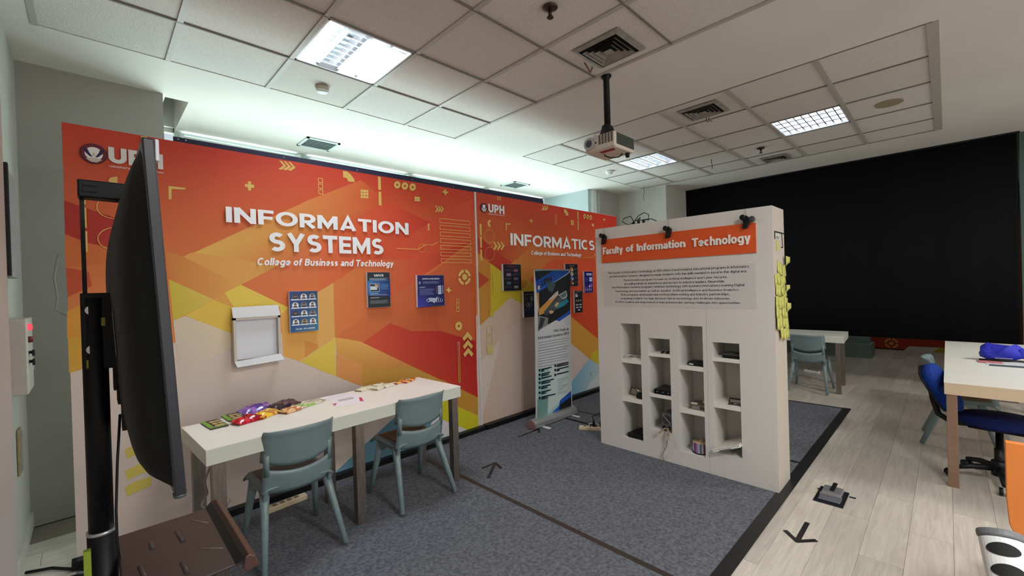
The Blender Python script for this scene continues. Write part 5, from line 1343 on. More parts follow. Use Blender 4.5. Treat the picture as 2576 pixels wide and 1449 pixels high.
# posters on the backdrops
def poster(lab, x0, x1, z0, z1, base, draw, th=.028, tilt=0., group=None):
    t = thing('poster_board', lab, 'poster', (x0, 3.433, z0), 0, group); w, h = x1-x0, z1-z0
    MB().box(0, w, -th, 0, 0, h).build('foam_board', mat('foam_white', (222, 218, 220), .6), t)
    pr = Print(Frame((0, -th, 0), (1, 0, 0), (0, 0, 1), (0, -1, 0)), .00003)
    pr.rect(.002, w-.001, .001, h-.001, base); draw(pr, w, h); pr.build('print', PAPER, t); return t
def d_alumni(p, w, h):
    sk = [(90, 80, 90), (196, 196, 200), (150, 160, 170), (160, 110, 80), (120, 120, 130), (230, 230, 230), (60, 60, 80), (226, 220, 220), (120, 130, 150), (232, 232, 232), (150, 150, 110), (60, 50, 70)]
    for r in range(4):
        for c in range(3):
            u = w*(.2+.3*c); v = h*(.86-.205*r); bg = sk[r*3+c]
            p.disc(u, v, w*.115, (226, 228, 232) if (r+c) % 2 else bg, 14, h*.075); p.disc(u, v+h*.02, w*.05, (150, 110, 90), 10, h*.03)
            p.poly([(u-w*.08, v-h*.055), (u+w*.08, v-h*.055), (u+w*.055, v-h*.015), (u-w*.055, v-h*.015)], (30, 30, 44))
            p.poly([(u-w*.05, v+h*.03), (u+w*.05, v+h*.03), (u+w*.03, v+h*.055), (u-w*.03, v+h*.055)], (26, 22, 24))
            p.rect(u-w*.14, u+w*.14, v-h*.08, v-h*.05, (220, 226, 236))
    p.text('OUR ALUMNI', w*.18, w*.85, h*.055, h*.10, (220, 228, 236), .18)
poster('blue poster reading OUR ALUMNI with twelve portraits', 1.034, 1.238, 1.199, 1.505, [(40, 80, 140), (70, 120, 150), (30, 60, 90), (40, 66, 130)], d_alumni)
def d_uiux(p, w, h):
    p.poly([(0, h*.35), (w, h*.3), (w, h*.8), (0, h*.75)], [(30, 90, 170), (20, 40, 110), (16, 40, 90), (60, 120, 180)])
    p.text('UI/UX', w*.3, w*.72, h*.87, h*.945, (216, 222, 228), .24); p.lines(w*.1, w*.92, h*.76, h*.83, 4, (150, 180, 200))
    p.rect(w*.1, w*.52, h*.44, h*.68, (170, 190, 206)); p.rect(w*.12, w*.5, h*.455, h*.665, (36, 44, 56)); p.poly([(w*.13, h*.5), (w*.42, h*.5), (w*.4, h*.6), (w*.13, h*.6)], (206, 210, 214)); p.poly([(w*.3, h*.66), (w*.48, h*.64), (w*.45, h*.54), (w*.36, h*.57)], (186, 160, 140))
    p.lines(w*.57, w*.95, h*.5, h*.66, 7, (80, 130, 190)); p.rect(w*.12, w*.46, h*.385, h*.405, (130, 190, 220)); p.lines(w*.1, w*.9, h*.33, h*.375, 2, (140, 150, 156), .4)
    p.rect(w*.12, w*.5, h*.27, h*.285, (190, 196, 200)); p.lines(w*.1, w*.92, h*.1, h*.2, 5, (120, 126, 130))
poster('dark blue poster reading UI/UX on the first backdrop', 1.643, 1.853, 1.347, 1.648, (28, 32, 38), d_uiux)
def d_ai(p, w, h):
    p.poly([(0, 0), (w*.5, 0), (w*.4, h*.4), (0, h*.5)], [(60, 60, 170), (30, 30, 110), (20, 24, 84), (24, 26, 90)])
    p.text('ARTIFICIAL INTELLIGENCE', w*.18, w*.82, h*.86, h*.91, (230, 232, 240), .2); p.lines(w*.2, w*.84, h*.72, h*.8, 4, (130, 140, 190), .35)
    p.ring(w*.09, h*.76, w*.035, w*.02, (190, 200, 220)); p.rect(w*.08, w*.28, h*.61, h*.625, (210, 214, 226)); p.lines(w*.08, w*.64, h*.36, h*.57, 8, (110, 120, 180), .35)
    p.rect(w*.76, w*.88, h*.38, h*.66, (200, 210, 226)); p.rect(w*.775, w*.865, h*.42, h*.63, (160, 176, 206))
    for i in range(5): p.disc(w*.94, h*(.42+.055*i), w*.018, (214, 220, 236)); p.disc(w*.71, h*(.42+.05*i), w*.012, (196, 150, 110))
    p.poly([(w*.3, h*.22), (w*.42, h*.28), (w*.75, h*.26), (w*.6, h*.1), (w*.5, h*.16), (w*.36, h*.14)], (170, 182, 206)); p.disc(w*.38, h*.2, w*.035, (30, 30, 60))
    for i in range(4): p.poly([(w*(.66+.07*i), h*.12), (w*(.69+.07*i), h*.13), (w*(.72+.07*i), h*(.32-.03*i)), (w*(.70+.07*i), h*(.31-.03*i))], (196, 202, 226))
    p.rect(w*.1, w*.85, h*.05, h*.06, (90, 90, 150))
poster('navy poster reading ARTIFICIAL INTELLIGENCE at the right of the first backdrop', 2.125, 2.424, 1.325, 1.621, (18, 22, 84), d_ai)
def d_dark(seed, acc, title):
    def f(p, w, h):
        rr = random.Random(seed)
        p.text(title, w*.2, w*.8, h*.9, h*.94, acc, .2)
        for i in range(5):
            v = h*(.72-.155*i); L = i % 2
            p.rect(w*(.58 if not L else .18), w*(.82 if not L else .42), v-h*.01, v+h*.09, (150-rr.randint(0, 90), 150-rr.randint(0, 80), 156-rr.randint(0, 60)))
            p.lines(w*(.08 if not L else .5), w*(.5 if not L else .95), v, v+h*.08, 3, (70, 70, 84))
    return f
poster('black poster with small pictures beside the roll-up banner, left of it', 3.213, 3.492, 1.441, 1.739, (22, 20, 32), d_dark(1, (150, 30, 70), 'CYBERSECURITY'))
def d_thing(p, w, h):
    p.text('THINKING MACHINES', w*.08, w*.9, h*.86, h*.9, (140, 150, 170), .18); p.lines(w*.08, w*.5, h*.62, h*.82, 8, (70, 74, 92)); p.rect(w*.6, w*.9, h*.6, h*.82, (70, 80, 96)); p.rect(w*.65, w*.86, h*.63, h*.79, (120, 124, 130))
    p.disc(w*.5, h*.48, w*.3, (150, 156, 166), 20, h*.09); p.disc(w*.5, h*.48, w*.25, (24, 26, 40), 20, h*.07); p.poly([(w*.4, h*.53), (w*.62, h*.48), (w*.4, h*.43)], (170, 176, 186)); p.rect(w*.1, w*.9, h*.2, h*.36, (40, 50, 92)); p.lines(w*.12, w*.88, h*.05, h*.18, 5, (40, 48, 80))
poster('narrow navy poster just left of the roll-up banner', 3.521, 3.701, 1.126, 1.427, (22, 24, 38), d_thing)
def d_green(p, w, h):
    p.text('Cybersecurity', w*.3, w*.75, h*.9, h*.93, (190, 196, 206), .18); cs = [(190, 120, 50), (170, 160, 150), (80, 120, 190), (150, 60, 40)]
    for i in range(4):
        v = h*(.76-.2*i); p.disc(w*.5, v, w*.12, cs[i]); p.disc(w*.58, v-h*.03, w*.06, (200, 190, 170)); p.rect(w*.7, w*.95, v, v+h*.05, (60, 80, 84)); p.lines(w*.7, w*.96, v-h*.1, v-h*.01, 4, (50, 62, 70))
poster('black poster with four round pictures above the roll-up banner right edge', 4.301, 4.562, 1.466, 1.756, (20, 22, 30), d_green)
def d_violet(p, w, h):
    p.rect(w*.25, w*.9, h*.86, h*.9, (226, 226, 240)); p.rect(w*.3, w*.9, h*.81, h*.84, (206, 206, 236)); p.rect(w*.6, w*.92, h*.52, h*.72, (190, 206, 240)); p.lines(w*.1, w*.5, h*.5, h*.7, 6, (80, 70, 170)); p.disc(w*.8, h*.34, w*.14, (150, 90, 190)); p.disc(w*.6, h*.3, w*.08, (206, 206, 240))
    for i in range(4): p.rect(w*(.12+.2*i), w*(.2+.2*i), h*.08, h*.2, (190, 190, 230)); p.rect(w*(.12+.2*i), w*(.18+.2*i), h*.24, h*.27, (206, 160, 190))
poster('violet-blue poster at the far right of the second backdrop', 4.70, 4.895, 1.373, 1.661, (36, 22, 110), d_violet)
def d_small(p, w, h):
    p.text('BUSINESS ANALYTICS', w*.25, w*.85, h*.93, h*.965, (170, 176, 186), .18); p.poly([(w*.1, h*.72), (w*.4, h*.72), (w*.35, h*.86), (w*.15, h*.88)], (206, 210, 216)); p.rect(w*.2, w*.3, h*.8, h*.86, (180, 60, 90)); p.lines(w*.45, w*.9, h*.72, h*.84, 5, (60, 62, 70))
    for i in range(3): p.disc(w*(.25+.25*i), h*.55, w*.08, (170, 150, 140)); p.rect(w*(.2+.25*i), w*(.3+.25*i), h*.46, h*.51, (40, 44, 50))
    for i in range(2):
        for j in range(2): p.rect(w*(.15+.42*i), w*(.45+.42*i), h*(.22+.12*j), h*(.27+.12*j), (200, 206, 212))
    p.rect(w*.38, w*.65, h*.1, h*.15, (206, 210, 216))
poster('narrow black poster below the violet one, right of the roll-up banner', 4.476, 4.648, 1.116, 1.407, (20, 20, 26), d_small)
poster('dark poster mostly hidden behind the top of the roll-up banner', 3.80, 4.082, 1.39, 1.686, (26, 16, 24), lambda p, w, h: p.text('INFORMATICS', w*.2, w*.8, h*.88, h*.93, (150, 130, 130), .18))
# white paper holder
t = thing('paper_holder', 'white cardboard frame holder with a folded flap on the first backdrop', 'holder', (.672, 3.43, 1.005))
WC = mat('white_card', (206, 206, 206), .6)
MB().box(0, .29, -.012, 0, .04, .33).build('back_sheet', mat('white_sheet', (214, 216, 222), .4), t)
MB().box(0, .016, -.05, -.012, .03, .33).box(.275, .292, -.05, -.012, .03, .33).box(0, .292, -.05, -.012, .315, .33).build('frame', mat('card_edge', (196, 186, 172), .6), t)
MB().add([(.0, -.052, .33), (.292, -.052, .33), (.290, -.014, .405), (.0, -.014, .402), (.0, -.048, .33), (.292, -.048, .33), (.29, -.01, .405), (.0, -.01, .402)], [(0, 1, 2, 3), (7, 6, 5, 4), (0, 4, 5, 1), (2, 6, 7, 3)]).build('flap', WC, t)
MB().add([(.008, -.09, .0), (.30, -.085, .012), (.285, -.05, .055), (.0, -.05, .035), (.008, -.086, -.002), (.30, -.081, .01), (.285, -.046, .052), (.0, -.046, .032)], [(0, 1, 2, 3), (7, 6, 5, 4), (0, 4, 5, 1), (3, 7, 4, 0), (1, 5, 6, 2)]).build('lower_tray', WC, t)

# roll-up banner
t = thing('rollup_banner', 'blue and white roll-up banner reading Why Study at Information Systems UPH?', 'roll-up banner', (0, 0, 0))
MB().prism([(3.325, 1.655), (3.935, 1.668), (3.905, .07), (3.295, .07)], 1, 3.05, 3.054).build('banner_sheet', mat('rollup_sheet', (206, 208, 208), .5), t)
pr = Print(Frame((0, 3.05, 0), (1, 0, 0), (0, 0, 1), (0, -1, 0)), .00002); art(pr, ROLL)
DK = (22, 24, 34)
pr.text('UPH', 3.43, 3.608, 1.476, 1.545, DK, .2, slope=.055); crest(pr, 3.392, 1.47, .03)
pr.text('Why Study at', 3.612, 3.879, .965, 1.004, DK, .15); pr.text('Information Systems UPH?', 3.357, 3.885, .913, .950, DK, .15)
pr.build('print', PRINT, t)
MB().box(3.32, 3.94, 3.044, 3.058, 1.65, 1.666).build('top_rail', ALU, t, bevel=.002)
MB().prism([(2.985, .02), (3.0, .008), (3.09, .008), (3.105, .03), (3.1, .075), (3.06, .1), (3.02, .09), (2.99, .06)], 0, 3.21, 3.925).build('cassette', ALU, t, bevel=.004)
MB().prism([(2.983, .02), (3.0, .007), (3.09, .007), (3.107, .03), (3.1, .077), (3.06, .102), (3.02, .092), (2.988, .06)], 0, 3.20, 3.212).build('end_cap', mat('pinkish_cap', (150, 118, 114), .3, .4), t)
for x in (3.34, 3.84): MB().box(x-.02, x+.02, 2.90, 3.0, .0065, .013).build('foot', WPLA, t, bevel=.004)

# ------------------------------------------------------------------ display wall
def yb(m, y0, y1, z0, z1, x0=3.357, x1=3.655): m.box(x0, x1, y0, y1, z0, z1)
t = thing('display_wall', 'white freestanding display wall with twelve niches on the carpet', 'display wall', (0, 0, 0))
cols = [(1.86, 2.055, [(.12, .44), (.475, .785), (.818, 1.134)]), (1.60, 1.793, [(.25, .523), (.553, .867), (.895, 1.021)]), (1.334, 1.53, [(.12, .437), (.473, .787), (.82, 1.139)]), (1.072, 1.265, [(.185, .527), (.56, .88), (.908, 1.025)])]
m = MB(); ys = [.841, 1.072, 1.265, 1.334, 1.53, 1.60, 1.793, 1.86, 2.055, 2.292]
for i in range(0, 10, 2): yb(m, ys[i], ys[i+1], .007, 2.0)
for y0, y1, op in cols: yb(m, y0, y1, .007, op[0][0]); yb(m, y0, y1, op[-1][1], 2.0); yb(m, y0, y1, op[0][0], op[-1][1], 3.63, 3.655)
m.build('body', STAND, t)
for y0, y1, op in cols:
    for a, b in zip(op, op[1:]): MB().box(3.358, 3.63, y0, y1, a[1], b[0]).build('niche_shelf', mat('niche_shelf', (224, 222, 214), .5), t)
MB().box(3.3562, 3.357, 1.3015, 1.303, .01, 1.5).build('panel_seam', mat('seam_grey', (176, 172, 164), .7), t)
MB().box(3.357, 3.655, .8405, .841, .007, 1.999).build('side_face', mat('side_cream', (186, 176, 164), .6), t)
FS = Frame((3.357, 0, 0), (0, -1, 0), (0, 0, 1), (-1, 0, 0))
t2 = thing('sign_board', 'orange sign reading Faculty of Information Technology clipped to the display wall', 'sign', (0, 0, 0))
MB().box(3.347, 3.3565, .942, 2.22, 1.681, 1.894).build('board', ORNG, t2)
def raised(words, m, par, th, fr=Frame((3.347, 0, 0), (0, -1, 0), (0, 0, 1), (-1, 0, 0))):
    for body, u0, u1, v0, v1 in words:
        for g in fit(body, u0, u1, v0, v1, .19):
            mb = MB()
            for q, (L, R_) in enumerate(g):
                n = len(L); t_ = th-q*.0002; vs = [fr.p(u, v, d) for d in (0, t_) for u, v in L+R_]; N2 = 2*n; fs = []
                for k in range(n-1): fs += [(N2+k, N2+n+k, N2+n+k+1, N2+k+1), (k, N2+k, N2+k+1, k+1), (n+k+1, N2+n+k+1, N2+n+k, n+k)]
                fs += [(0, n, N2+n, N2), (n-1, N2+n-1, N2+2*n-1, 2*n-1)]
                mb.add(vs, fs)
            mb.build('letter', m, par)
raised([('Faculty', -2.202, -2.003, 1.742, 1.822), ('of', -1.965, -1.898, 1.763, 1.824), ('Information', -1.862, -1.443, 1.762, 1.826), ('Technology', -1.388, -.975, 1.740, 1.826)], WLET, t2, .012)
t3 = thing('info_sheet', 'grey translucent sheet of printed text below the orange sign', 'info sheet', (0, 0, 0))
MB().box(3.3555, 3.3568, .95, 2.212, 1.28, 1.605).build('sheet', mat('grey_film', (202, 199, 196), .4), t3)
p = Print(Frame((3.3555, 0, 0), (0, -1, 0), (0, 0, 1), (-1, 0, 0)), .00002)
L = [('The Faculty of Information Technology at UPH offers transformative educational programs in Informatics', 2.166, .992, 1.585), ('and Information Systems, designed to equip students with the skills needed to excel in the digital era.', 2.149, 1.007, 1.552),
 ('The Informatics program focuses on Artificial Intelligence and Cyber Security,', 2.01, 1.14, 1.516), ('providing hands-on experience and access to industry leaders. Meanwhile,', 1.999, 1.158, 1.483), ('the Information Systems program combines technology with business innovation,covering Digital', 2.125, 1.027, 1.453),
 ('Technology and Innovation as well as Applied  Artificial Intelligence and Business Analytics.', 2.095, 1.063, 1.42), ('Both programs emphasize real-world problem-solving and industry partnerships,', 2.035, 1.127, 1.387), ('preparing students for high-demand roles in technology and AI-driven industries.', 2.036, 1.125, 1.356), ('At UPH, students are empowered to lead and innovate, turning challenges into opportunities.', 2.098, 1.054, 1.324)]
for s_, a, b, z in L: p.text(s_, -a, -b, z-.0115, z+.0115, (44, 42, 44), .16)
p.build('print', PAPER, t3)
def clip(lab, y, z, big=0):
    t = thing('clip_lamp', lab, 'clip', (3.347, y, z))
    MB().prism([(-.012, -.045), (.022, -.05), (.014, .0), (.028, .03), (-.004, .045), (-.03, .02)], 0, -.03, 0).build('clip_body', BLACKP, t, bevel=.004)
    MB().lathe([(.016, -.03), (.02, -.045), (.012, -.05)], (0, .012, .03), 14, 'x').build('clip_head', BLACKP, t)
    if big: MB().lathe([(.02, -.02), (.023, -.035), (.012, -.045)], (0, -.045, .01), 14, 'x').build('round_knob', mat('dark_grey_rubber', (60, 60, 62), .5), t)
    MB().tube([(0, 0, .04), (.0, .004, .09), (.008, .0, 2.0-z), (.02, 0, 2.004-z)], .0012, 5).build('string', GREYC, t)
clip('black clip at the left corner of the orange sign', 2.186, 1.9); clip('black clip at the middle of the orange sign', 1.575, 1.895); clip('black double clip at the right end of the orange sign', 1.0, 1.905, 1)
tag(MB().box(3.50, 3.53, 1.565, 1.585, 2.0, 2.018).build('cable_tie', BLACKP), 'small black cable stub on top edge of the display wall', 'stub')
t = thing('power_strip', 'cream power strip with black plugs lying on top of the display wall', 'power strip', (3.58, 1.95, 2.0))
MB().box(-.025, .025, -.13, .12, 0, .03).build('housing', CREAM, t, bevel=.004)
for y in (.07, .02, -.03): MB().lathe([(.014, .03), (.012, .05), (.006, .062)], (0, y, 0), 10).build('plug', BLACKP, t)
MB().tube([(0, .07, .06), (0, .10, .11), (0, .17, .10), (0, .19, .07), (0, .12, .03), (-.03, .05, .05), (-.03, -.0, .10), (0, -.04, .125), (0, -.08, .10), (0, -.08, .05), (0, -.03, .062)], .004, 6).tube([(0, .02, .06), (0, .0, .085), (0, .05, .06), (0, -.1, .06), (0, -.2, .012)], .004, 6).tube([(0, .12, .02), (0, .2, .015), (-.02, .28, .006)], .004, 6).build('cables', BLACKP, t)

# sticky notes
pm_ = None
rn = random.Random(5)
k = 0
rows = [(3.60, 1.60, .45, .06), (3.53, 1.56, .1, .0), (3.44, 1.53, 0, .0)]
for r in range(7):
    for c in range(4):
        x = 3.415+c*.067+rn.uniform(-.012, .012); z = 1.56-r*.078+rn.uniform(-.015, .015)
        if r == 0 and c == 0: continue
        if r == 6 and c < 1: continue
        mb = MB(); w, h, cu_ = .040, .042, rn.uniform(.001, .006)
        mb.grid(lambda u, v: ((u-.5)*2*w, -(.0004+cu_*(1-v)**2+.0006*k*.3), (v-.5)*2*h), 1, 3)
        o = mb.build('sticky_note', YNOTE, solid=.0006); o.location = (x, .8395-k*.0004, z); o.rotation_euler = (0, rn.uniform(-.25, .25), 0); k += 1
        tag(o, 'yellow sticky note on the wall side, %s row down, %s' % (['first', 'second', 'third', 'fourth', 'fifth', 'sixth', 'lowest'][r], ['front column', 'second column', 'third column', 'rear column'][c]), 'sticky note', 'sticky notes on the side of the display wall')
for z, s in ((1.62, 1), (1.28, 1), (1.42, .7)):
    mb = MB().grid(lambda u, v: (u*.06*s, -.002-.012*u*u, (v-.5)*.075*s*(1-.5*u)+.01*u), 3, 1)
    o = mb.build('sticky_note', YNOTE, solid=.0006); o.location = (3.612, .824, z)
    tag(o, ('upper yellow sticky note curling past the rear corner of the display wall' if z > 1.5 else 'lower yellow sticky note curling past the rear corner of the display wall') if z != 1.42 else 'smaller curling sticky note between the two big curled ones', 'sticky note', 'sticky notes on the side of the display wall' if z != 1.42 else None)
o = MB().box(3.44, 3.50, .8385, .8392, 1.69, 1.76).build('sticky_note', YNOTE); tag(o, 'single pale yellow note just under the marker label', 'sticky note')
t = thing('marker_label', 'small white label with hand-drawn black frame high on the wall side', 'label', (0, 0, 0))
MB().box(3.42, 3.53, .8385, .8392, 1.765, 1.815).build('label_paper', mat('grey_label', (190, 190, 182), .6), t)
MB().box(3.40, 3.64, .837, .8385, 1.818, 1.826).box(3.40, 3.408, .837, .8385, 1.77, 1.82).prism([(3.58, 1.82), (3.588, 1.82), (3.61, 1.72), (3.602, 1.72)], 1, .837, .8385).box(3.565, 3.61, .837, .8385, 1.715, 1.722).build('marker_line', BLACKP, t)
p = Print(Frame((0, .8385, 0), (1, 0, 0), (0, 0, 1), (0, -1, 0))); p.rect(3.43, 3.51, 1.785, 1.79, (60, 60, 60)); p.rect(3.44, 3.50, 1.775, 1.779, (60, 60, 60)); p.build('print', PAPER, t)

# niche contents
nx = 3.40
t = thing('network_card', 'white cable and small part on the top-left niche shelf', 'gadget', (3.42, 1.93, .818)); MB().box(-.03, .03, -.06, .04, 0, .008).build('board', WPLA, t, bevel=.002); MB().tube([(-.02, .10, .004), (-.04, .115, .02), (0, .07, .03), (.05, .03, .02), (.03, -.03, .012)], .003, 6).build('cable', WPLA, t)
MB().box(.03, .08, .02, .06, 0, .018).build('plug', mat('ivory', (190, 180, 160), .5), t)
t = thing('wired_mouse', 'black device with silver coil in the middle-left niche', 'gadget', (3.42, 1.90, .475)); MB().box(-.04, .03, -.04, .035, 0, .045).build('body', BLACKP, t, bevel=.012)
MB().lathe([(.032, -.05), (.035, -.02), (.035, .02), (.032, .05)], (.06, .07, .034), 18, 'y').build('roll', mat('silver_roll', (150, 140, 122), .3, .6), t); MB().tube([(.02, .12, .05), (0, .1, .085), (-.02, .05, .08), (-.03, .01, .045)], .003, 6).build('cable', BLACKP, t)
t = thing('wifi_router', 'flat black router in the bottom-left niche', 'router', (3.47, 1.925, .12)); MB().prism([(-.1, -.06), (.12, -.06), (.12, .09), (-.08, .11), (-.1, .09)], 2, 0, .035).build('case', BLACKP, t, bevel=.01); MB().box(.0, .02, .0, .01, .035, .036).build('badge', SILV, t)
for yy, xx, ll in ((1.66, .0, 'darker memory stick lying at the right of the second column top niche'), (1.70, -.005, 'brown memory stick lying at the left of the second column top niche')):
    t = thing('memory_stick', ll, 'memory stick', (3.44+xx, yy, .895), .35); MB().box(-.06, .06, -.012, .012, 0, .004).build('board', mat('pcb_brown', (70, 56, 40), .5), t)
    for q in range(4): MB().box(-.05+q*.026, -.032+q*.026, -.008, .006, .004, .006).build('chip', BLACKP, t)
t = thing('disc_drive', 'black optical disc drive in the second column middle niche', 'disc drive', (3.45, 1.676, .553)); MB().box(-.085, .1, -.074, .074, 0, .042).build('case', mat('drive_case', (46, 46, 46), .35, .5), t, bevel=.002); MB().box(-.09, -.085, -.074, .074, .001, .041).build('front_bezel', BLACKP, t)
for y in (-.05, -.005, .045): MB().box(-.0915, -.09, y-.006, y+.006, .018, .024).build('button', SILV, t)
t = thing('power_supply', 'silver computer power supply with fan grille in a lower niche', 'power supply', (3.44, 1.66, .25)); MB().box(-.07, .07, -.058, .035, 0, .15).build('case', mat('psu_steel', (120, 122, 118), .4, .7), t, bevel=.002)
FR = Frame((-.0705, 0, 0), (0, -1, 0), (0, 0, 1), (-1, 0, 0)); p = Print(FR, .0001)
for r in (.036, .027, .018): p.ring(.01, .10, r, r-.005, (26, 26, 26))
p.disc(.01, .10, .008, (30, 30, 30)); p.poly([(-.02, .128), (-.015, .132), (.045, .072), (.04, .068)], (150, 150, 146)); p.disc(-.012, .03, .015, (20, 18, 20), 14, .02); p.disc(.032, .03, .013, (20, 18, 20), 14, .02); p.build('fan_grille', PAPER, t)
MB().tube([(-.07, -.02, .02), (-.09, .0, .03), (-.115, .03, .0), (-.12, .04, -.01)], .006, 6).tube([(-.07, -.03, .02), (-.1, -.03, .035), (-.13, -.05, .02), (-.135, -.055, -.02)], .007, 6).tube([(-.07, -.035, .01), (-.11, -.035, .0), (-.12, -.03, -.1), (-.11, -.0, -.15), (-.105, .02, -.2), (-.105, .0, -.25)], .004, 6).build('cable', mat('cable_tan', (150, 130, 104), .6), t)
MB().box(-.128, -.108, .035, .055, -.02, .0).box(-.142, -.12, -.07, -.045, -.04, -.01).build('connector', mat('connector_ivory', (190, 182, 164), .5), t)
t = thing('portable_drive', 'black portable player in the third column top niche', 'gadget', (3.43, 1.41, .82)); MB().prism([(-.05, -.075), (.06, -.075), (.075, -.04), (.075, .06), (-.03, .07), (-.05, .05)], 2, 0, .03).build('case', BLACKP, t, bevel=.008); MB().lathe([(.04, .03), (.038, .035)], (.01, -.01, 0), 20).build('disc_lid', BLACKP, t); MB().box(-.0515, -.05, .01, .045, .01, .018).build('badge', WPLA, t)
t = thing('circuit_drive', 'grey opened hard drive in the third column middle niche', 'hard drive', (3.44, 1.41, .473)); MB().box(-.06, .09, -.07, .06, .0, .012).box(-.06, .09, -.07, .06, .028, .04).box(-.05, .08, -.06, .05, .012, .028).build('chassis', mat('drive_grey', (126, 118, 98), .4, .5), t, bevel=.002)
MB().box(-.04, -.02, .0, .045, .04, .046).box(.03, .05, -.04, -.02, .04, .052).build('label', WPLA, t); MB().box(-.063, -.06, -.03, .03, .01, .03).build('port', SILV, t)
t = thing('disc_spindle', 'spindle of discs with purple wrapper in the third column bottom niche', 'disc spindle', (3.45, 1.405, .12)); MB().lathe([(.068, 0), (.068, .008)], n=28).build('base', BLACKP, t)
mb = MB(); 
mb.grid(lambda u, v: (.063*math.cos(u*2*PI), .063*math.sin(u*2*PI), .008+v*.075), 28, 1, col=lambda u, v: [(120, 70, 130), (170, 120, 170), (150, 170, 180), (90, 90, 100), (200, 190, 200), (110, 60, 120)][int(u*28) % 6]); mb.build('wrapper', FOIL, t)
MB().lathe([(.0635, .083), (.0635, .085), (.012, .0852), (.010, .10)], n=28).build('top_disc', mat('tan_disc', (190, 160, 126), .4), t)
t = thing('adapter_box', 'dark grey adapter case in the right column top niche', 'gadget', (3.45, 1.145, .908)); MB().prism([(-.07, -.07), (.08, -.07), (.08, .06), (-.06, .06)], 2, .006, .03).build('case', mat('dark_case', (56, 58, 54), .45), t, bevel=.006); MB().prism([(-.08, -.055), (-.07, -.065), (-.06, .055), (-.075, .05)], 2, .0, .02).build('flap', BLACKP, t); MB().box(-.03, .03, -.03, .03, .0305, .0325).build('label', mat('grey_lab', (96, 98, 94), .5), t)
t = thing('graphics_plate', 'black bracket plates in the right column middle niche', 'gadget', (3.42, 1.12, .56), .3)
MB().prism([(-.04, -.06), (.03, -.06), (.04, .05), (-.03, .06)], 2, 0, .005).build('plate', mat('plum_plate', (58, 46, 50), .4), t, bevel=.001); MB().box(-.02, .01, -.02, .02, .005, .008).build('label', mat('label_grey', (150, 140, 140), .5), t); MB().tube([(.02, -.04, .005), (.07, -.03, .022), (.08, .05, .022), (.03, .05, .006)], .006, 6).build('loop', mat('plum_plate2', (58, 46, 50), .4), t)
# white laptop hinged out of the bottom-right niche
t = thing('white_laptop', 'white laptop lying tilted out of the bottom-right niche', 'laptop', (3.36, 1.165, .235))
RM = Matrix.Rotation(math.radians(-24), 4, 'X') @ Matrix.Rotation(math.radians(0), 4, 'Y')
MB().box(-.05, .2, -.105, .105, 0, .014, m=RM).build('base', WPLA, t, bevel=.004); MB().box(-.05, .2, -.105, .105, .015, .024, m=RM).build('lid', mat('laptop_lid', (222, 218, 206), .4), t, bevel=.003)
MB().box(-.0515, -.05, -.04, .05, .004, .008, m=RM).build('drive_slot', BLACKP, t)

# ------------------------------------------------------------------ desks
def desk(lab, p00, w, d, rz, zt=.735, th=.085, legs=(), lm=STEEL, edge=WEDGE):
    t = thing('desk', lab, 'desk', (p00[0], p00[1], 0), rz)
    MB().box(0, w, 0, d, zt-.004, zt).build('tabletop', WHITE, t); MB().box(.001, w-.001, .001, d-.001, zt-th, zt-.004).build('apron', edge, t, bevel=.001)
    for x, y, sx, sy in legs: MB().box(x, x+sx, y, y+sy, .0065 if p00[0] < 3 else 0, zt-th).build('leg', lm, t, bevel=.002)
    return t
rzA = math.atan2(2.65-2.566, 2.01-.376)
desk('long white desk with snacks against the first backdrop', (.376, 2.566), 1.638, .56, rzA, .735, .082, [(.03, .03, .06, .05), (.03, .46, .06, .05), (.79, .03, .06, .05), (.79, .46, .06, .05), (1.575, .03, .055, .05), (1.575, .46, .055, .05)])
desk('white desk at the far side in front of the black curtain', (6.70, .92), .66, 1.9, math.radians(3.5), .735, .085, [(.0, .04, .06, .05), (.58, .04, .06, .05), (.0, 1.8, .06, .05), (.58, 1.8, .06, .05)])
desk('white desk at the right edge with a blue bag on it', (4.24, -.80), 2.56, .83, 0, .735, .085, [(.012, .765, .05, .055), (2.49, .765, .05, .055), (.012, .012, .05, .055), (2.49, .012, .05, .055)], mat('bronze_steel', (150, 122, 104), .4, .6, noise=.1, nscale=20), mat('warm_edge', (206, 184, 156), .45))

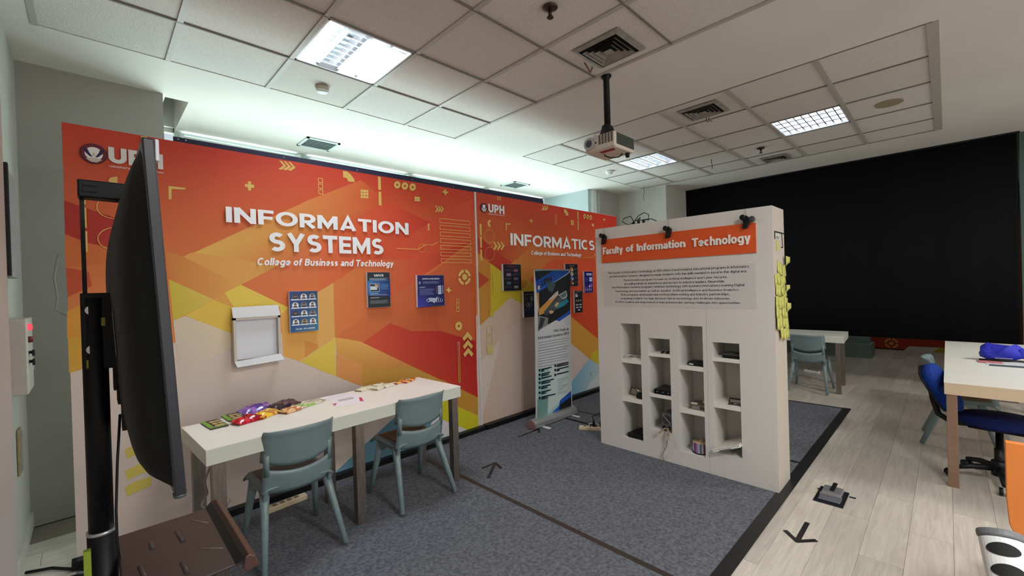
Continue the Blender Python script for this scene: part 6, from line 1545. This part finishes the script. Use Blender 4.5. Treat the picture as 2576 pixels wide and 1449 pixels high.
# ------------------------------------------------------------------ moulded chairs
def make_chair(lab):
    t = thing('plastic_chair', lab, 'chair')
    def back(u, v):
        a = 2*u-1; zlo = .580-.042*(1-a*a); z = zlo+(.75-zlo)*v; w = .19-.006*v
        y = -.165-.045*v+.030*a*a-.012*(1-a*a)
        if v > .93: y -= .010
        x = a*w
        if abs(a) > .9: y += .018*(abs(a)-.9)/.1
        return (x, y, z)
    MB().grid(back, 16, 8).build('backrest', TEAL, t, solid=.009)
    def band(u, v):
        a = 2*u-1; zt = .544-.034*(1-a*a); zb = .40-.012*(1-a*a); z = zb+(zt-zb)*v
        return (a*(.183+.004*(1-v)), -.155+.028*a*a-.010*(1-a*a)-.012*v+.02*(1-v)**2, z)
    m = MB().grid(band, 16, 5)
    for s in (-1, 1): m.grid(lambda u, v: (s*(.155+.026*u), -.150+.014*u-.012*v, .50+.13*v), 1, 2)
    m.build('back_band', TEAL, t, solid=.010)
    def seat(u, v):
        a = 2*u-1; y = -.15+.38*v; z = .43-.012*(1-a*a)*math.sin(PI*min(1, v*1.1))
        if v > .86: z -= .035*((v-.86)/.14)**2
        if abs(a) > .88: z -= .02*((abs(a)-.88)/.12)
        return (a*(.186+.012*v), y, z)
    MB().grid(seat, 16, 12).build('seat', TEAL, t, solid=.012)
    MB().grid(lambda u, v: (lambda q: (q[0]*.93, .03+(q[1]-.03)*.93, q[2]+.007))(seat(u, v)), 16, 12).build('seat_reflection', BROWNS, t, solid=.004)  # thin brown sheet painting the wall's reflection onto the teal seat
    for s in (-1, 1):
        MB().prism([(-.15, .425), (.17, .425), (.15, .36), (.10, .345), (.02, .385), (-.06, .385), (-.12, .35)], 0, s*.172-.013, s*.172+.013).build('side_frame', TEAL, t, bevel=.008)
        MB().tube([(s*.163, -.075, .415), (s*.178, -.125, .29), (s*.214, -.232, .016)], [.028, .021, .016], 10, flat=1.15).build('leg', TEALW, t)
        MB().tube([(s*.165, .125, .41), (s*.185, .165, .25), (s*.212, .232, .016)], [.028, .021, .016], 10, flat=1.15).build('leg', TEALW, t)
    return t
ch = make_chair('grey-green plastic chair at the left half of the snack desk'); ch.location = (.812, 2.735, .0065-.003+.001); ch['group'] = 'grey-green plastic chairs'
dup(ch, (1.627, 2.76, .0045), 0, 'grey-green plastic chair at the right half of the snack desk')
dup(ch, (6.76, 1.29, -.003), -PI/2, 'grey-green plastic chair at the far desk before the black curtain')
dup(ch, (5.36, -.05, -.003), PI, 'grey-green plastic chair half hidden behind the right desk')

# office chair
t = thing('office_chair', 'blue swivel office chair tucked under the right desk', 'chair', (4.56, -.24, 0), -.15)
MB().lathe([(.17, .0), (.225, .012), (.235, .035), (.20, .06), (.05, .075)], (0, 0, .405), 24).build('seat_cushion', NAVY, t)
MB().box(-.14, .14, -.14, .14, .385, .405).build('seat_plate', BLACKP, t, bevel=.01)
def bk(u, v):
    a = 2*u-1; w = .19*math.sqrt(max(.02, 1-(2*v-1)**4)); return (a*w, .20+.17*v-.03*a*a*0, .46+.33*v)
m = MB().grid(bk, 10, 10); m.build('backrest', BLUEF, t, solid=.055)
m = MB().grid(lambda u, v: (lambda q: (q[0]*1.0, q[1]+.034, q[2]-.012))(bk(u, v)), 10, 10); m.build('back_shell', BLACKP, t, solid=.012)
MB().tube([(0, .12, .385), (0, .24, .375), (0, .31, .42), (0, .335, .52), (0, .345, .60)], .020, 10).build('back_arm', BLACKP, t)
MB().lathe([(.028, .08), (.028, .24), (.020, .24), (.020, .39)], n=16).build('gas_column', BLACKP, t); MB().lathe([(.045, .05), (.045, .15), (.03, .16)], n=16).build('hub', BLACKP, t)
for q in range(5):
    a = 2*PI*q/5+2.05; d = Vector((math.cos(a), math.sin(a), 0))
    lg_ = MB().tube([d*.03+Vector((0, 0, .10)), d*.15+Vector((0, 0, .095)), d*.26+Vector((0, 0, .068))], [.024, .02, .014], 8).build('leg', BLACKP, t)
    for s in (-1, 1):
        n = Vector((-d.y, d.x, 0))*s*.016; c = d*.265+n
        MB().tube([c-Vector((-d.y, d.x, 0))*.009+Vector((0, 0, .028)), c+Vector((-d.y, d.x, 0))*.009+Vector((0, 0, .028))], .027, 14).build('caster_wheel', BLACKP, lg_)
MB().tube([(.16, .05, .38), (.24, .07, .375)], .008, 6).build('lever', BLACKP, t)

# things on the right desk
t = thing('cloth_bag', 'blue cloth bag with black straps on the right desk', 'bag', (5.50, -.31, .735), -1.45)
def bag(u, v):
    a = 2*PI*u; r = math.sin(PI*min(1, max(0, v)))**.5; return (.13*math.cos(a)*(.6+.4*r)+.010*math.sin(9*v+3*a), .055*math.sin(a)+.008*math.sin(4*a+5*v), .01+.105*v+.035*math.cos(a*2+1)*v)
m = MB().grid(bag, 20, 6); m.add([bag(i/20, 1) for i in range(20)], [list(range(20))]); m.build('bag_body', BLUEB, t)
MB().box(.09, .16, -.04, .03, .03, .11).build('side_flap', BLUEB, t, bevel=.015)
MB().tube([(-.14, -.06, .012), (0, -.075, .02), (.12, -.06, .012), (.19, -.03, .01), (.2, .02, .01), (.15, .0, .01)], .012, 8, flat=.6).build('strap', BLACKP, t); MB().box(-.05, .05, -.079, -.066, .03, .034).build('metal_clip', ALU, t)
t = thing('papers', 'loose white and red printed papers under the blue bag', 'paper', (5.33, -.33, .7352), -1.5); MB().box(-.12, .1, -.1, .1, 0, .003).build('sheet', WPLA, t); MB().box(-.16, -.02, -.02, .1, .003, .005).build('red_sheet', mat('pink_print', (200, 120, 120), .5), t)
tag(MB().box(-.11, .11, -.008, .008, 0, .012).build('dark_ruler', mat('slate_plastic', (64, 78, 88), .4)), 'dark slate booklet spine lying at the front of the papers', 'booklet').location = (5.18, -.335, .7352)
o = bpy.data.objects['dark_ruler']; o.rotation_euler = (0, 0, PI/2+.05)
tag(MB().lathe([(.045, 0), (.05, .008), (.05, .03), (.04, .03), (.038, .01), (.02, .008)], n=24).build('tape_roll', mat('tape_cream', (200, 190, 170), .4)), 'cream tape roll beside the blue bag', 'tape roll').location = (5.92, -.30, .7352)

# ------------------------------------------------------------------ snacks and papers on the long desk
def packet(lab, x, y, rz, L, W, hh, cols, seed, name='snack_packet', group=None, z=.7352):
    t = thing(name, lab, 'snack', (x, y, z), rz, group); r = random.Random(seed)
    ph = [r.uniform(0, 6) for _ in range(6)]
    def f(u, v, s=1):
        a, b = 2*u-1, 2*v-1; e = max(0, 1-abs(a)**4)*max(0, 1-b*b); bump = .22*math.sin(7*a+ph[0]+3*b)+.16*math.sin(11*b+ph[1]+2*a)
        z_ = hh*(e**.6)*(.75+bump*.6)
        xx = a*L/2*(1-.03*math.sin(3*b+ph[2])); yy = b*W/2*(1-.12*(1-a**4))
        return (xx, yy, .002+(z_ if s > 0 else z_*.08)+(.012*abs(a)**9 if s > 0 else .012*abs(a)**9-.001))
    n1, n2 = 14, 8
    m = MB().grid(lambda u, v: f(u, v), n1, n2, col=lambda u, v: cols[int((u*3.1+v*2.3+r.random()*.9)) % len(cols)])
    m.build('wrapper', FOIL, t)
    MB().grid(lambda u, v: f(u, 1-v, -1), n1, n2, col=lambda u, v: cols[0]).build('underside', FOIL, t)
    return t
def flatpack(lab, x, y, rz, L, W, green, group):
    t = thing('biscuit_pack', lab, 'snack', (x, y, .7352), rz, group)
    MB().box(-L/2, L/2, -W/2, W/2, 0, .008).build('wrapper', mat('pack_side', (40, 36, 30), .4), t, bevel=.002)
    p = Print(Frame((0, 0, .008), (1, 0, 0), (0, 1, 0), (0, 0, 1)), .00004); p.rect(-L/2, L/2, -W/2, W/2, (52, 44, 38)); p.rect(-L/2, -L/2+L*.25, -W/2, W/2, (116, 164, 50)); p.rect(-L/2, L/2, -W/2, -W/2+W*.12, (110, 150, 60)); p.rect(L/2-L*.1, L/2, -W/2, W/2, (110, 124, 100))
    for i in range(3):
        for j in (0, 1): p.disc(-L*.02+L*.3*j+random.uniform(-.004, .004), -W*.28+W*.27*i, L*.16, (206, 180, 110), 8, W*.10)
    p.build('print', PAPER, t)
flatpack('green and black biscuit pack at the left end of the desk', .49, 3.02, .1, .09, .19, 0, None)
flatpack('green and black biscuit pack partly under the purple bag', .60, 3.10, .05, .09, .17, 0, None)
packet('red snack bag at the front of the snack pile', .645, 2.945, .25, .17, .11, .045, [(176, 16, 36), (200, 30, 50), (150, 10, 24), (206, 60, 70)], 1)
packet('golden snack bag beside the red one', .748, 2.985, .55, .15, .11, .045, [(214, 160, 40), (236, 190, 50), (190, 130, 50), (230, 200, 110)], 2)
packet('purple snack bag behind the red and golden bags', .735, 3.15, .15, .19, .14, .055, [(110, 70, 160), (150, 100, 190), (86, 50, 140), (170, 120, 180)], 3)
packet('dark brown snack bag at the back of the pile', .885, 3.12, .35, .20, .12, .05, [(64, 40, 48), (44, 26, 34), (90, 60, 66)], 4)
packet('clear bag of orange crackers at the right of the pile', .885, 2.965, .4, .13, .09, .035, [(206, 150, 100), (226, 180, 130), (190, 120, 70), (230, 206, 180)], 5)
packet('pale green snack tray pack in the middle of the desk', 1.03, 3.05, .35, .19, .11, .022, [(206, 200, 176), (150, 190, 90), (214, 206, 190), (180, 170, 150)], 6)
for i, (x, y, r, ll) in enumerate([(1.445, 3.16, .4, 'cream snack sachet at the left end of the sachet row'), (1.52, 3.19, .3, 'cream snack sachet at the back of the sachet row'), (1.545, 3.10, .45, 'cream snack sachet in the middle of the row, nearest the front'), (1.60, 3.20, .35, 'cream sachet leaning behind the others'), (1.63, 3.12, .3, 'cream snack sachet at the right end of the row')]):
    packet(ll, x, y-.02, r, .10, .075, .022, [(216, 212, 184), (226, 222, 196), (206, 202, 172), (120, 112, 90)] if i % 2 else [(220, 216, 190), (226, 222, 196)], 20+i, 'snack_sachet', 'cream sachets on the desk')
for i, (x, y, ll) in enumerate([(1.745, 3.13, 'red and yellow sweet bar at the left of its group'), (1.79, 3.17, 'red and yellow sweet bar at the back of its group'), (1.81, 3.11, 'red and yellow sweet bar in the middle, at the front'), (1.87, 3.14, 'red and yellow sweet bar at the right end of the desk')]):
    packet(ll, x, y-.01, .3+i*.1, .085, .04, .015, [(196, 40, 24), (236, 200, 110), (230, 180, 80), (190, 30, 20)], 40+i, 'sweet_bar', 'red and yellow sweet bars on the desk')
def sheet(lab, pts, extra, z):
    t = thing('paper_sheet', lab, 'paper', (0, 0, 0)); MB().prism(pts, 2, z, z+.0006).build('paper', mat('sheet_white', (240, 238, 246), .5), t)
    p = Print(Frame((0, 0, z+.0006), (1, 0, 0), (0, 1, 0), (0, 0, 1)), .00003)
    for q, c in extra: p.poly(q, c)
    p.build('print', PAPER, t)
sheet('white sheet at the back, under the marked sheet', [(1.16, 3.09), (1.34, 3.11), (1.34, 3.17), (1.17, 3.17)], [([(1.18, 3.10), (1.33, 3.115), (1.33, 3.118), (1.18, 3.103)], (190, 190, 200))], .7352)
sheet('white sheet with red corners in the middle of the desk', [(1.125, 2.82), (1.325, 2.80), (1.365, 3.03), (1.35, 3.10), (1.165, 3.085)], [([(1.19, 2.94), (1.30, 2.94), (1.31, 3.0), (1.20, 3.0)], (196, 196, 200)), ([(1.130, 2.86), (1.165, 2.92), (1.135, 2.92)], (206, 60, 110)), ([(1.31, 2.82), (1.345, 2.93), (1.335, 2.95), (1.29, 2.84)], (206, 70, 100))], .7359)

# power strips on the carpet
def pstrip(lab, x, y, rz, n, L):
    t = thing('power_strip', lab, 'power strip', (x, y, .0065), rz); MB().box(-L/2, L/2, -.028, .028, 0, .036).build('housing', CREAM, t, bevel=.006)
    for k in range(n): MB().lathe([(.018, .0362), (.018, .037), (.014, .0372), (.014, .0365)], (-L/2+.06+k*(L-.08)/n, 0, 0), 16).build('socket', mat('socket_brown', (120, 100, 70), .5), t)
    return t
pstrip('cream power strip on the carpet under the left chair', .93, 3.265, .08, 4, .27)
t = pstrip('cream power strip beside the display wall with black plugs', 3.60, 2.54, -1.05, 4, .30)
MB().lathe([(.014, .037), (.015, .075), (.008, .1)], (.0, 0, 0), 10).lathe([(.014, .037), (.015, .075), (.008, .1)], (.07, 0, 0), 10).build('plug', BLACKP, t)
MB().tube([(0, 0, .1), (-.02, .03, .13), (.05, .05, .16), (.1, .03, .1), (.12, .05, .02)], .006, 6).tube([(.07, 0, .1), (.08, -.01, .18), (.11, 0, .25), (.16, .01, .3)], .005, 6).build('black_cable', BLACKP, t)
MB().tube([(-.05, .04, .004), (-.06, .09, .03), (0, .11, .04), (.05, .06, .03), (.1, .06, .01)], .004, 6).build('white_cable', WPLA, t)
tag(MB().tube([(.43, 2.68, .66), (.40, 2.66, .60), (.385, 2.69, .54), (.40, 2.71, .47), (.37, 2.70, .42), (.41, 2.68, .37), (.46, 2.66, .36), (.49, 2.66, .42), (.45, 2.68, .45)], .0045, 8).build('desk_cable', GREYC), 'grey cable looping down at the left end of the snack desk', 'cable')

# ------------------------------------------------------------------ screen on its stand
t = thing('screen_stand', 'tall black mobile screen stand at the left foreground', 'stand', (0, 0, 0))
MB().lathe([(.030, .06), (.030, .872)], (.002, 1.6, 0), 20).build('lower_pole', BLACK, t); MB().lathe([(.031, .872), (.031, .880)], (.002, 1.6, 0), 20).build('pole_collar', SILV, t)
MB().lathe([(.0255, .88), (.0255, 1.50)], (.001, 1.6, 0), 20).build('upper_pole', BLACK, t)
bp_ = MB().box(-.024, .037, 1.58, 1.64, 1.31, 1.513).build('bracket_plate', BLACK, t, bevel=.003)
for z in (1.468, 1.364): MB().lathe([(.012, 1.577), (.012, 1.580)], (-.004, 0, z), 18, 'y').build('washer', SILV, bp_); MB().lathe([(.004, 1.5755), (.004, 1.58)], (-.004, 0, z), 8, 'y').build('bolt', BLACKP, bp_)
MB().box(-.001, .022, 1.5785, 1.58, 1.425, 1.447).build('sticker', YELL, bp_); MB().box(-.016, .008, 1.5785, 1.58, 1.316, 1.338).build('sticker', YELL, bp_)
MB().box(-.019, -.010, 1.60, 1.615, 1.51, 1.775).build('thin_post', BLACK, t)
ta_ = MB().box(-.022, .09, 1.58, 1.63, 1.765, 1.812).build('top_arm', BLACK, t, bevel=.004); MB().box(-.012, .015, 1.577, 1.58, 1.780, 1.790).box(-.012, .015, 1.577, 1.58, 1.796, 1.803).build('arm_slot', DARKV, ta_)
MB().box(.048, .066, 1.56, 1.61, 1.14, 1.69).build('mount_rail', BLACK, t); MB().box(.034, .048, 1.57, 1.62, 1.25, 1.645).build('mount_rail', BLACK, t)

for z0_, z1_ in ((1.60, 1.63), (1.42, 1.47), (1.22, 1.26)): MB().box(.04, .085-.03*(z0_>1.4), 1.52, 1.60, z0_, z1_).build('mount_arm', BLACK, t)
MB().lathe([(.007, 1.516), (.005, 1.512)], (.062, 0, 1.62), 10, 'y').build('bolt', SILV, t)
MB().box(-.034, -.02, 1.555, 1.572, .74, .85).build('green_label', mat('green_label', (120, 140, 30), .6), t)
MB().box(-.05, .05, 1.55, 1.65, .03, .10).box(-.25, .25, 1.2, 1.24, .03, .06).box(-.25, .25, 1.96, 2.0, .03, .06).box(-.02, .02, 1.2, 2.0, .03, .06).build('base', BLACK, t)
for x, y in ((-.23, 1.22), (.23, 1.22), (-.23, 1.98), (.23, 1.98)): MB().lathe([(.02, -.012), (.02, .012)], (x, y, .0265), 14, 'x').build('caster', BLACKP, t)
MB().tube([(.045, 1.59, 1.18), (.036, 1.58, 1.05), (.03, 1.565, .93), (.03, 1.56, .85), (.04, 1.56, .7)], .003, 6).build('cable', BLACKP, t)
t2 = thing('flat_screen', 'large black flat screen seen edge-on from behind', 'screen', (0, 0, 0))
def tl(z): return .028-.045*(z-1.13)   # slight lean
m = MB(); prof = [(1.13, 0), (1.78, 0)]
def slab(m, xa, xb, y0, y1, z0, z1): m.add([(x+tl(z), y, z) for z in (z0, z1) for y in (y0, y1) for x in (xa, xb)], [(0, 2, 3, 1), (4, 5, 7, 6), (0, 1, 5, 4), (2, 6, 7, 3), (0, 4, 6, 2), (1, 3, 7, 5)]); return m
slab(MB(), .070, .088, 1.0, 2.12, 1.13, 1.785).build('bezel', TVZ, t2, bevel=.003)
slab(MB(), .0875, .0885, 1.012, 2.108, 1.145, 1.772).build('glass', GLASSD, t2)
def tvback(u, v):
    y = 1.012+1.096*u; z = 1.145+.628*v
    b_ = 2*v-1; eu = max(0, 1-abs(2*u-1)**12)**.5; d = .050*eu*(max(0, 1-abs(b_)**12)**.5 if b_ < 0 else max(0, 1-b_**2.6)**.8)
    return (.0705-d+tl(z), y, z)
MB().grid(tvback, 40, 36).build('back_cover', TVB, t2)
MB().add([(.020+tl(1.4), 1.36, 1.36), (.020+tl(1.4), 1.40, 1.36), (.018+tl(1.45), 1.40, 1.47), (.018+tl(1.45), 1.36, 1.47)], [(0, 1, 2, 3)]).build('label_sticker', mat('grey_sticker', (120, 122, 122), .5), t2)
MB().box(.087, .093, 1.0, 1.02, 1.745, 1.785).build('corner_film', mat('peeling_film', (190, 186, 196), .25), t2, bevel=.002)
MB().lathe([(.004, 1.122), (.010, 1.124), (.011, 1.132)], (.107, 1.012, 0), 12).build('corner_cap', mat('grey_cap', (70, 74, 78), .4), t2)
t3 = thing('equipment_tray', 'dark brown metal tray shelf fixed to the screen stand', 'tray', (0, 0, .80))
MB().box(.032, .272, 1.305, 1.715, -.008, 0).build('plate', BROWNT, t3, bevel=.003)
for a, b in (((.10, 1.60), (.10, 1.55)), ((.16, 1.62), (.165, 1.53)), ((.07, 1.48), (.075, 1.40)), ((.15, 1.42), (.152, 1.35))):
    MB().tube([(a[0], a[1], 0), (b[0], b[1], 0)], .006, 8, flat=.5).build('embossed_rib', BROWNT, t3)
for a_, b_ in (((.20, 1.66, 0), (.235, 1.60, 0)), ((.19, 1.46, 0), (.24, 1.41, 0))): MB().tube([a_, b_], .003, 6, flat=.4).build('embossed_line', mat('rib_light', (96, 84, 82), .4), t3)
MB().prism([(.262, -.02), (.272, -.03), (.30, -.022), (.292, .006), (.278, .016), (.266, .012)], 1, 1.295, 1.725).build('front_lip', BROWNL, t3, bevel=.004)
MB().prism([(.246, .0), (.266, .001), (.274, .0165), (.262, .014)], 1, 1.30, 1.72).build('lip_gasket', BLACKP, t3)

# ------------------------------------------------------------------ left wall fittings
t = thing('wall_panel', 'black-fronted box panel high on the left wall', 'panel', (0, 0, 0))
MB().prism([(3.18, 1.62), (3.62, 1.62), (3.62, 2.10), (3.56, 2.17), (3.18, 2.17)], 0, -.329, -.292).build('case', mat('mauve_box', (140, 126, 126), .5), t, bevel=.006); MB().box(-.292, -.280, 3.18, 3.22, 1.62, 2.17).build('front', BLACKP, t)
t = thing('control_box', 'beige control box with red lamp and hanging keys on the left wall', 'control box', (0, 0, 0))
MB().box(-.329, -.255, 3.40, 3.72, 1.0, 1.40).build('case', BEIGEB, t, bevel=.004)
CB = -.255
MB().lathe([(.018, CB), (.018, CB+.012), (.012, CB+.016)], (0, 3.50, 1.352), 14, 'x').build('red_lamp', emis('red_glow', (255, 60, 70), 1.6), t)
MB().lathe([(.018, CB), (.016, CB+.018)], (0, 3.50, 1.285), 14, 'x').build('red_button', mat('dark_red', (110, 30, 34), .4), t)
for z in (1.215, 1.165): MB().lathe([(.008, CB), (.008, CB+.012)], (0, 3.5, z), 10, 'x').box(CB+.012, CB+.022, 3.485, 3.515, z-.02, z+.012).build('key', BLACKP, t)
MB().box(CB+.015, CB+.018, 3.497, 3.503, 1.12, 1.15).build('key_blade', SILV, t)
t = thing('door_latch', 'small wooden hook block low on the left wall', 'latch', (0, 0, 0)); MB().box(-.329, -.318, 3.70, 3.82, .50, .76).build('block', mat('tan_wood', (150, 128, 92), .6, noise=.2, nscale=30), t, bevel=.006); MB().box(-.318, -.310, 3.74, 3.80, .52, .74).build('groove', WALLG, t)
tag(MB().tube([(-.13, 3.45, 1.75), (-.15, 3.45, 1.62), (-.14, 3.46, 1.5), (-.15, 3.46, 1.44), (-.10, 3.45, 1.40)], .004, 6).build('thin_wire', GREYC), 'thin grey wire hanging at the left edge of the first backdrop', 'wire')
tag(MB().tube([(-.30, 3.55, .012), (-.2, 3.5, .012), (-.12, 3.40, .012), (-.05, 3.33, .012), (.05, 3.30, .03)], .008, 6).tube([(-.31, 3.3, .012), (-.2, 3.33, .012), (-.1, 3.3, .012), (.0, 3.2, .012)], .008, 6).build('floor_cable', BLACKP), 'black cables on the floor at the foot of the first backdrop', 'cable')

# ------------------------------------------------------------------ black curtain and room beyond
t = thing('blackout_curtain', 'huge black curtain hanging from the ceiling above the far floor', 'curtain', (0, 0, 0))
def curt(u, v): y = -.58+3.80*u; return (7.54+.005*math.sin(u*40)+.002*math.sin(u*113), y, .655+(H-.655)*v)
MB().grid(curt, 150, 2).build('cloth', CURT, t, solid=.004); MB().box(7.52, 7.56, -.60, 3.215, H-.02, H-.001).build('rail', BLACKP, t)
t = thing('backdrop_banner', 'dim red backdrop at the far end under the black curtain', 'banner', (0, 0, 0))
MB().box(11.30, 11.33, -2.0, 1.25, .0, 2.4).build('fabric_panel', MATS['banner_side'], t)
p = Print(Frame((11.30, 0, 0), (0, -1, 0), (0, 0, 1), (-1, 0, 0)), .0004); p.rect(-1.25, 2.0, .0, 2.4, (170, 52, 32)); p.rect(-1.25, 2.0, 0, .02, (30, 26, 24))
for a in range(4):
    a0 = math.radians(8+90*a); n = 5
    for i in range(n):
        b0, b1 = a0+math.radians(74)*i/n, a0+math.radians(74)*(i+1)/n; p.poly([(-.80+.11*math.cos(b0), .13+.10*math.sin(b0)), (-.80+.11*math.cos(b1), .13+.10*math.sin(b1)), (-.80+.07*math.cos(b1), .13+.065*math.sin(b1)), (-.80+.07*math.cos(b0), .13+.065*math.sin(b0))], (206, 150, 70))
p.disc(-.80, .13, .035, (206, 150, 70)); p.poly([(-.62, .0), (-.55, .09), (-.12, .10), (-.22, .0)], (206, 200, 180)); p.poly([(-.22, .0), (-.12, .10), (.4, .1), (.4, 0)], (190, 160, 60)); p.build('print', PRINT, t)
t = thing('step_block', 'pale green stepped block beyond the far desk', 'step', (9.9, 1.0, 0)); PG = mat('pale_green', (120, 140, 128), .6)
MB().box(0, .5, -.03, 1.6, 0, .25).build('lower_step', PG, t); MB().box(.1, .5, .02, 1.6, .25, .365).build('upper_step', PG, t)
t = thing('power_strip', 'small white power strip on the dim floor behind the far chair', 'power strip', (8.0, 1.51, 0), 1.2); MB().box(-.11, .11, -.025, .025, 0, .035).build('housing', WPLA, t, bevel=.005)
for k in range(3): MB().lathe([(.016, .0352), (.016, .036)], (-.07+k*.06, 0, 0), 12).build('socket', DARKV, t)

# ------------------------------------------------------------------ right foreground
t = thing('orange_chair', 'orange panel-backed chair at the right edge of the frame', 'chair', (0, 0, 0))
OR = mat('orange_panel', (226, 132, 60), .6, noise=.04, nscale=6)
MB().prism([(-.145, .84), (-.62, .84), (-.62, .44), (-.215, .435), (-.175, .46), (-.152, .52), (-.146, .62)], 0, 2.50, 2.53).build('backrest', OR, t, bevel=.003)
MB().box(2.53, 2.95, -.60, -.19, .42, .46).build('seat', OR, t, bevel=.01)
for x in (2.52, 2.90):
    for y in (-.24, -.57): MB().box(x, x+.03, y, y+.03, 0, .44).build('leg', BLACKP, t)
_z = Vector((.62, .12, .78)).normalized(); _y = (Vector((2.1, -.12, -.92)).normalized()); _y = (_y-_z*_y.dot(_z)).normalized(); _x = _y.cross(_z)
LT = Matrix((_x, _y, _z)).transposed().to_4x4()
t = thing('socket_tower', 'white rounded tower with three dark oval slots at the lower right corner', 'socket tower', (1.60, -.204, .0))
def oval(m, a, b, z0, z1, n=32): return m.prism([(a*math.cos(2*PI*i/n), b*math.sin(2*PI*i/n)) for i in range(n)], 2, z0, z1, m=LT)
oval(MB(), .052, .042, .02, .80).build('case', WPLA, t, bevel=.004); oval(MB(), .055, .045, .80, .825).build('top_cap', mat('grey_cap_top', (110, 112, 114), .5), t, bevel=.006)
for k in range(8):
    zc = .762-k*.062
    def sl(u, v):
        xx = .038*math.cos(PI*(1-u)); hh = .020*math.sqrt(max(0, 1-(xx/.038)**2)); return LT @ Vector((xx, -.042*math.sqrt(max(0, 1-(xx/.052)**2))-.0015, zc+hh*(2*v-1)))
    MB().grid(sl, 20, 1).build('oval_slot', DARKV, t)
oval(MB(), .075, .065, .0, .02).build('base', WPLA, t)
tag(MB().lathe([(.016, .0), (.020, .46), (.022, .47)], (2.01, -.04, 0), 18).build('grey_tube', mat('tube_grey', (72, 72, 70), .5)), 'dark grey upright tube left of the white socket tower', 'tube')
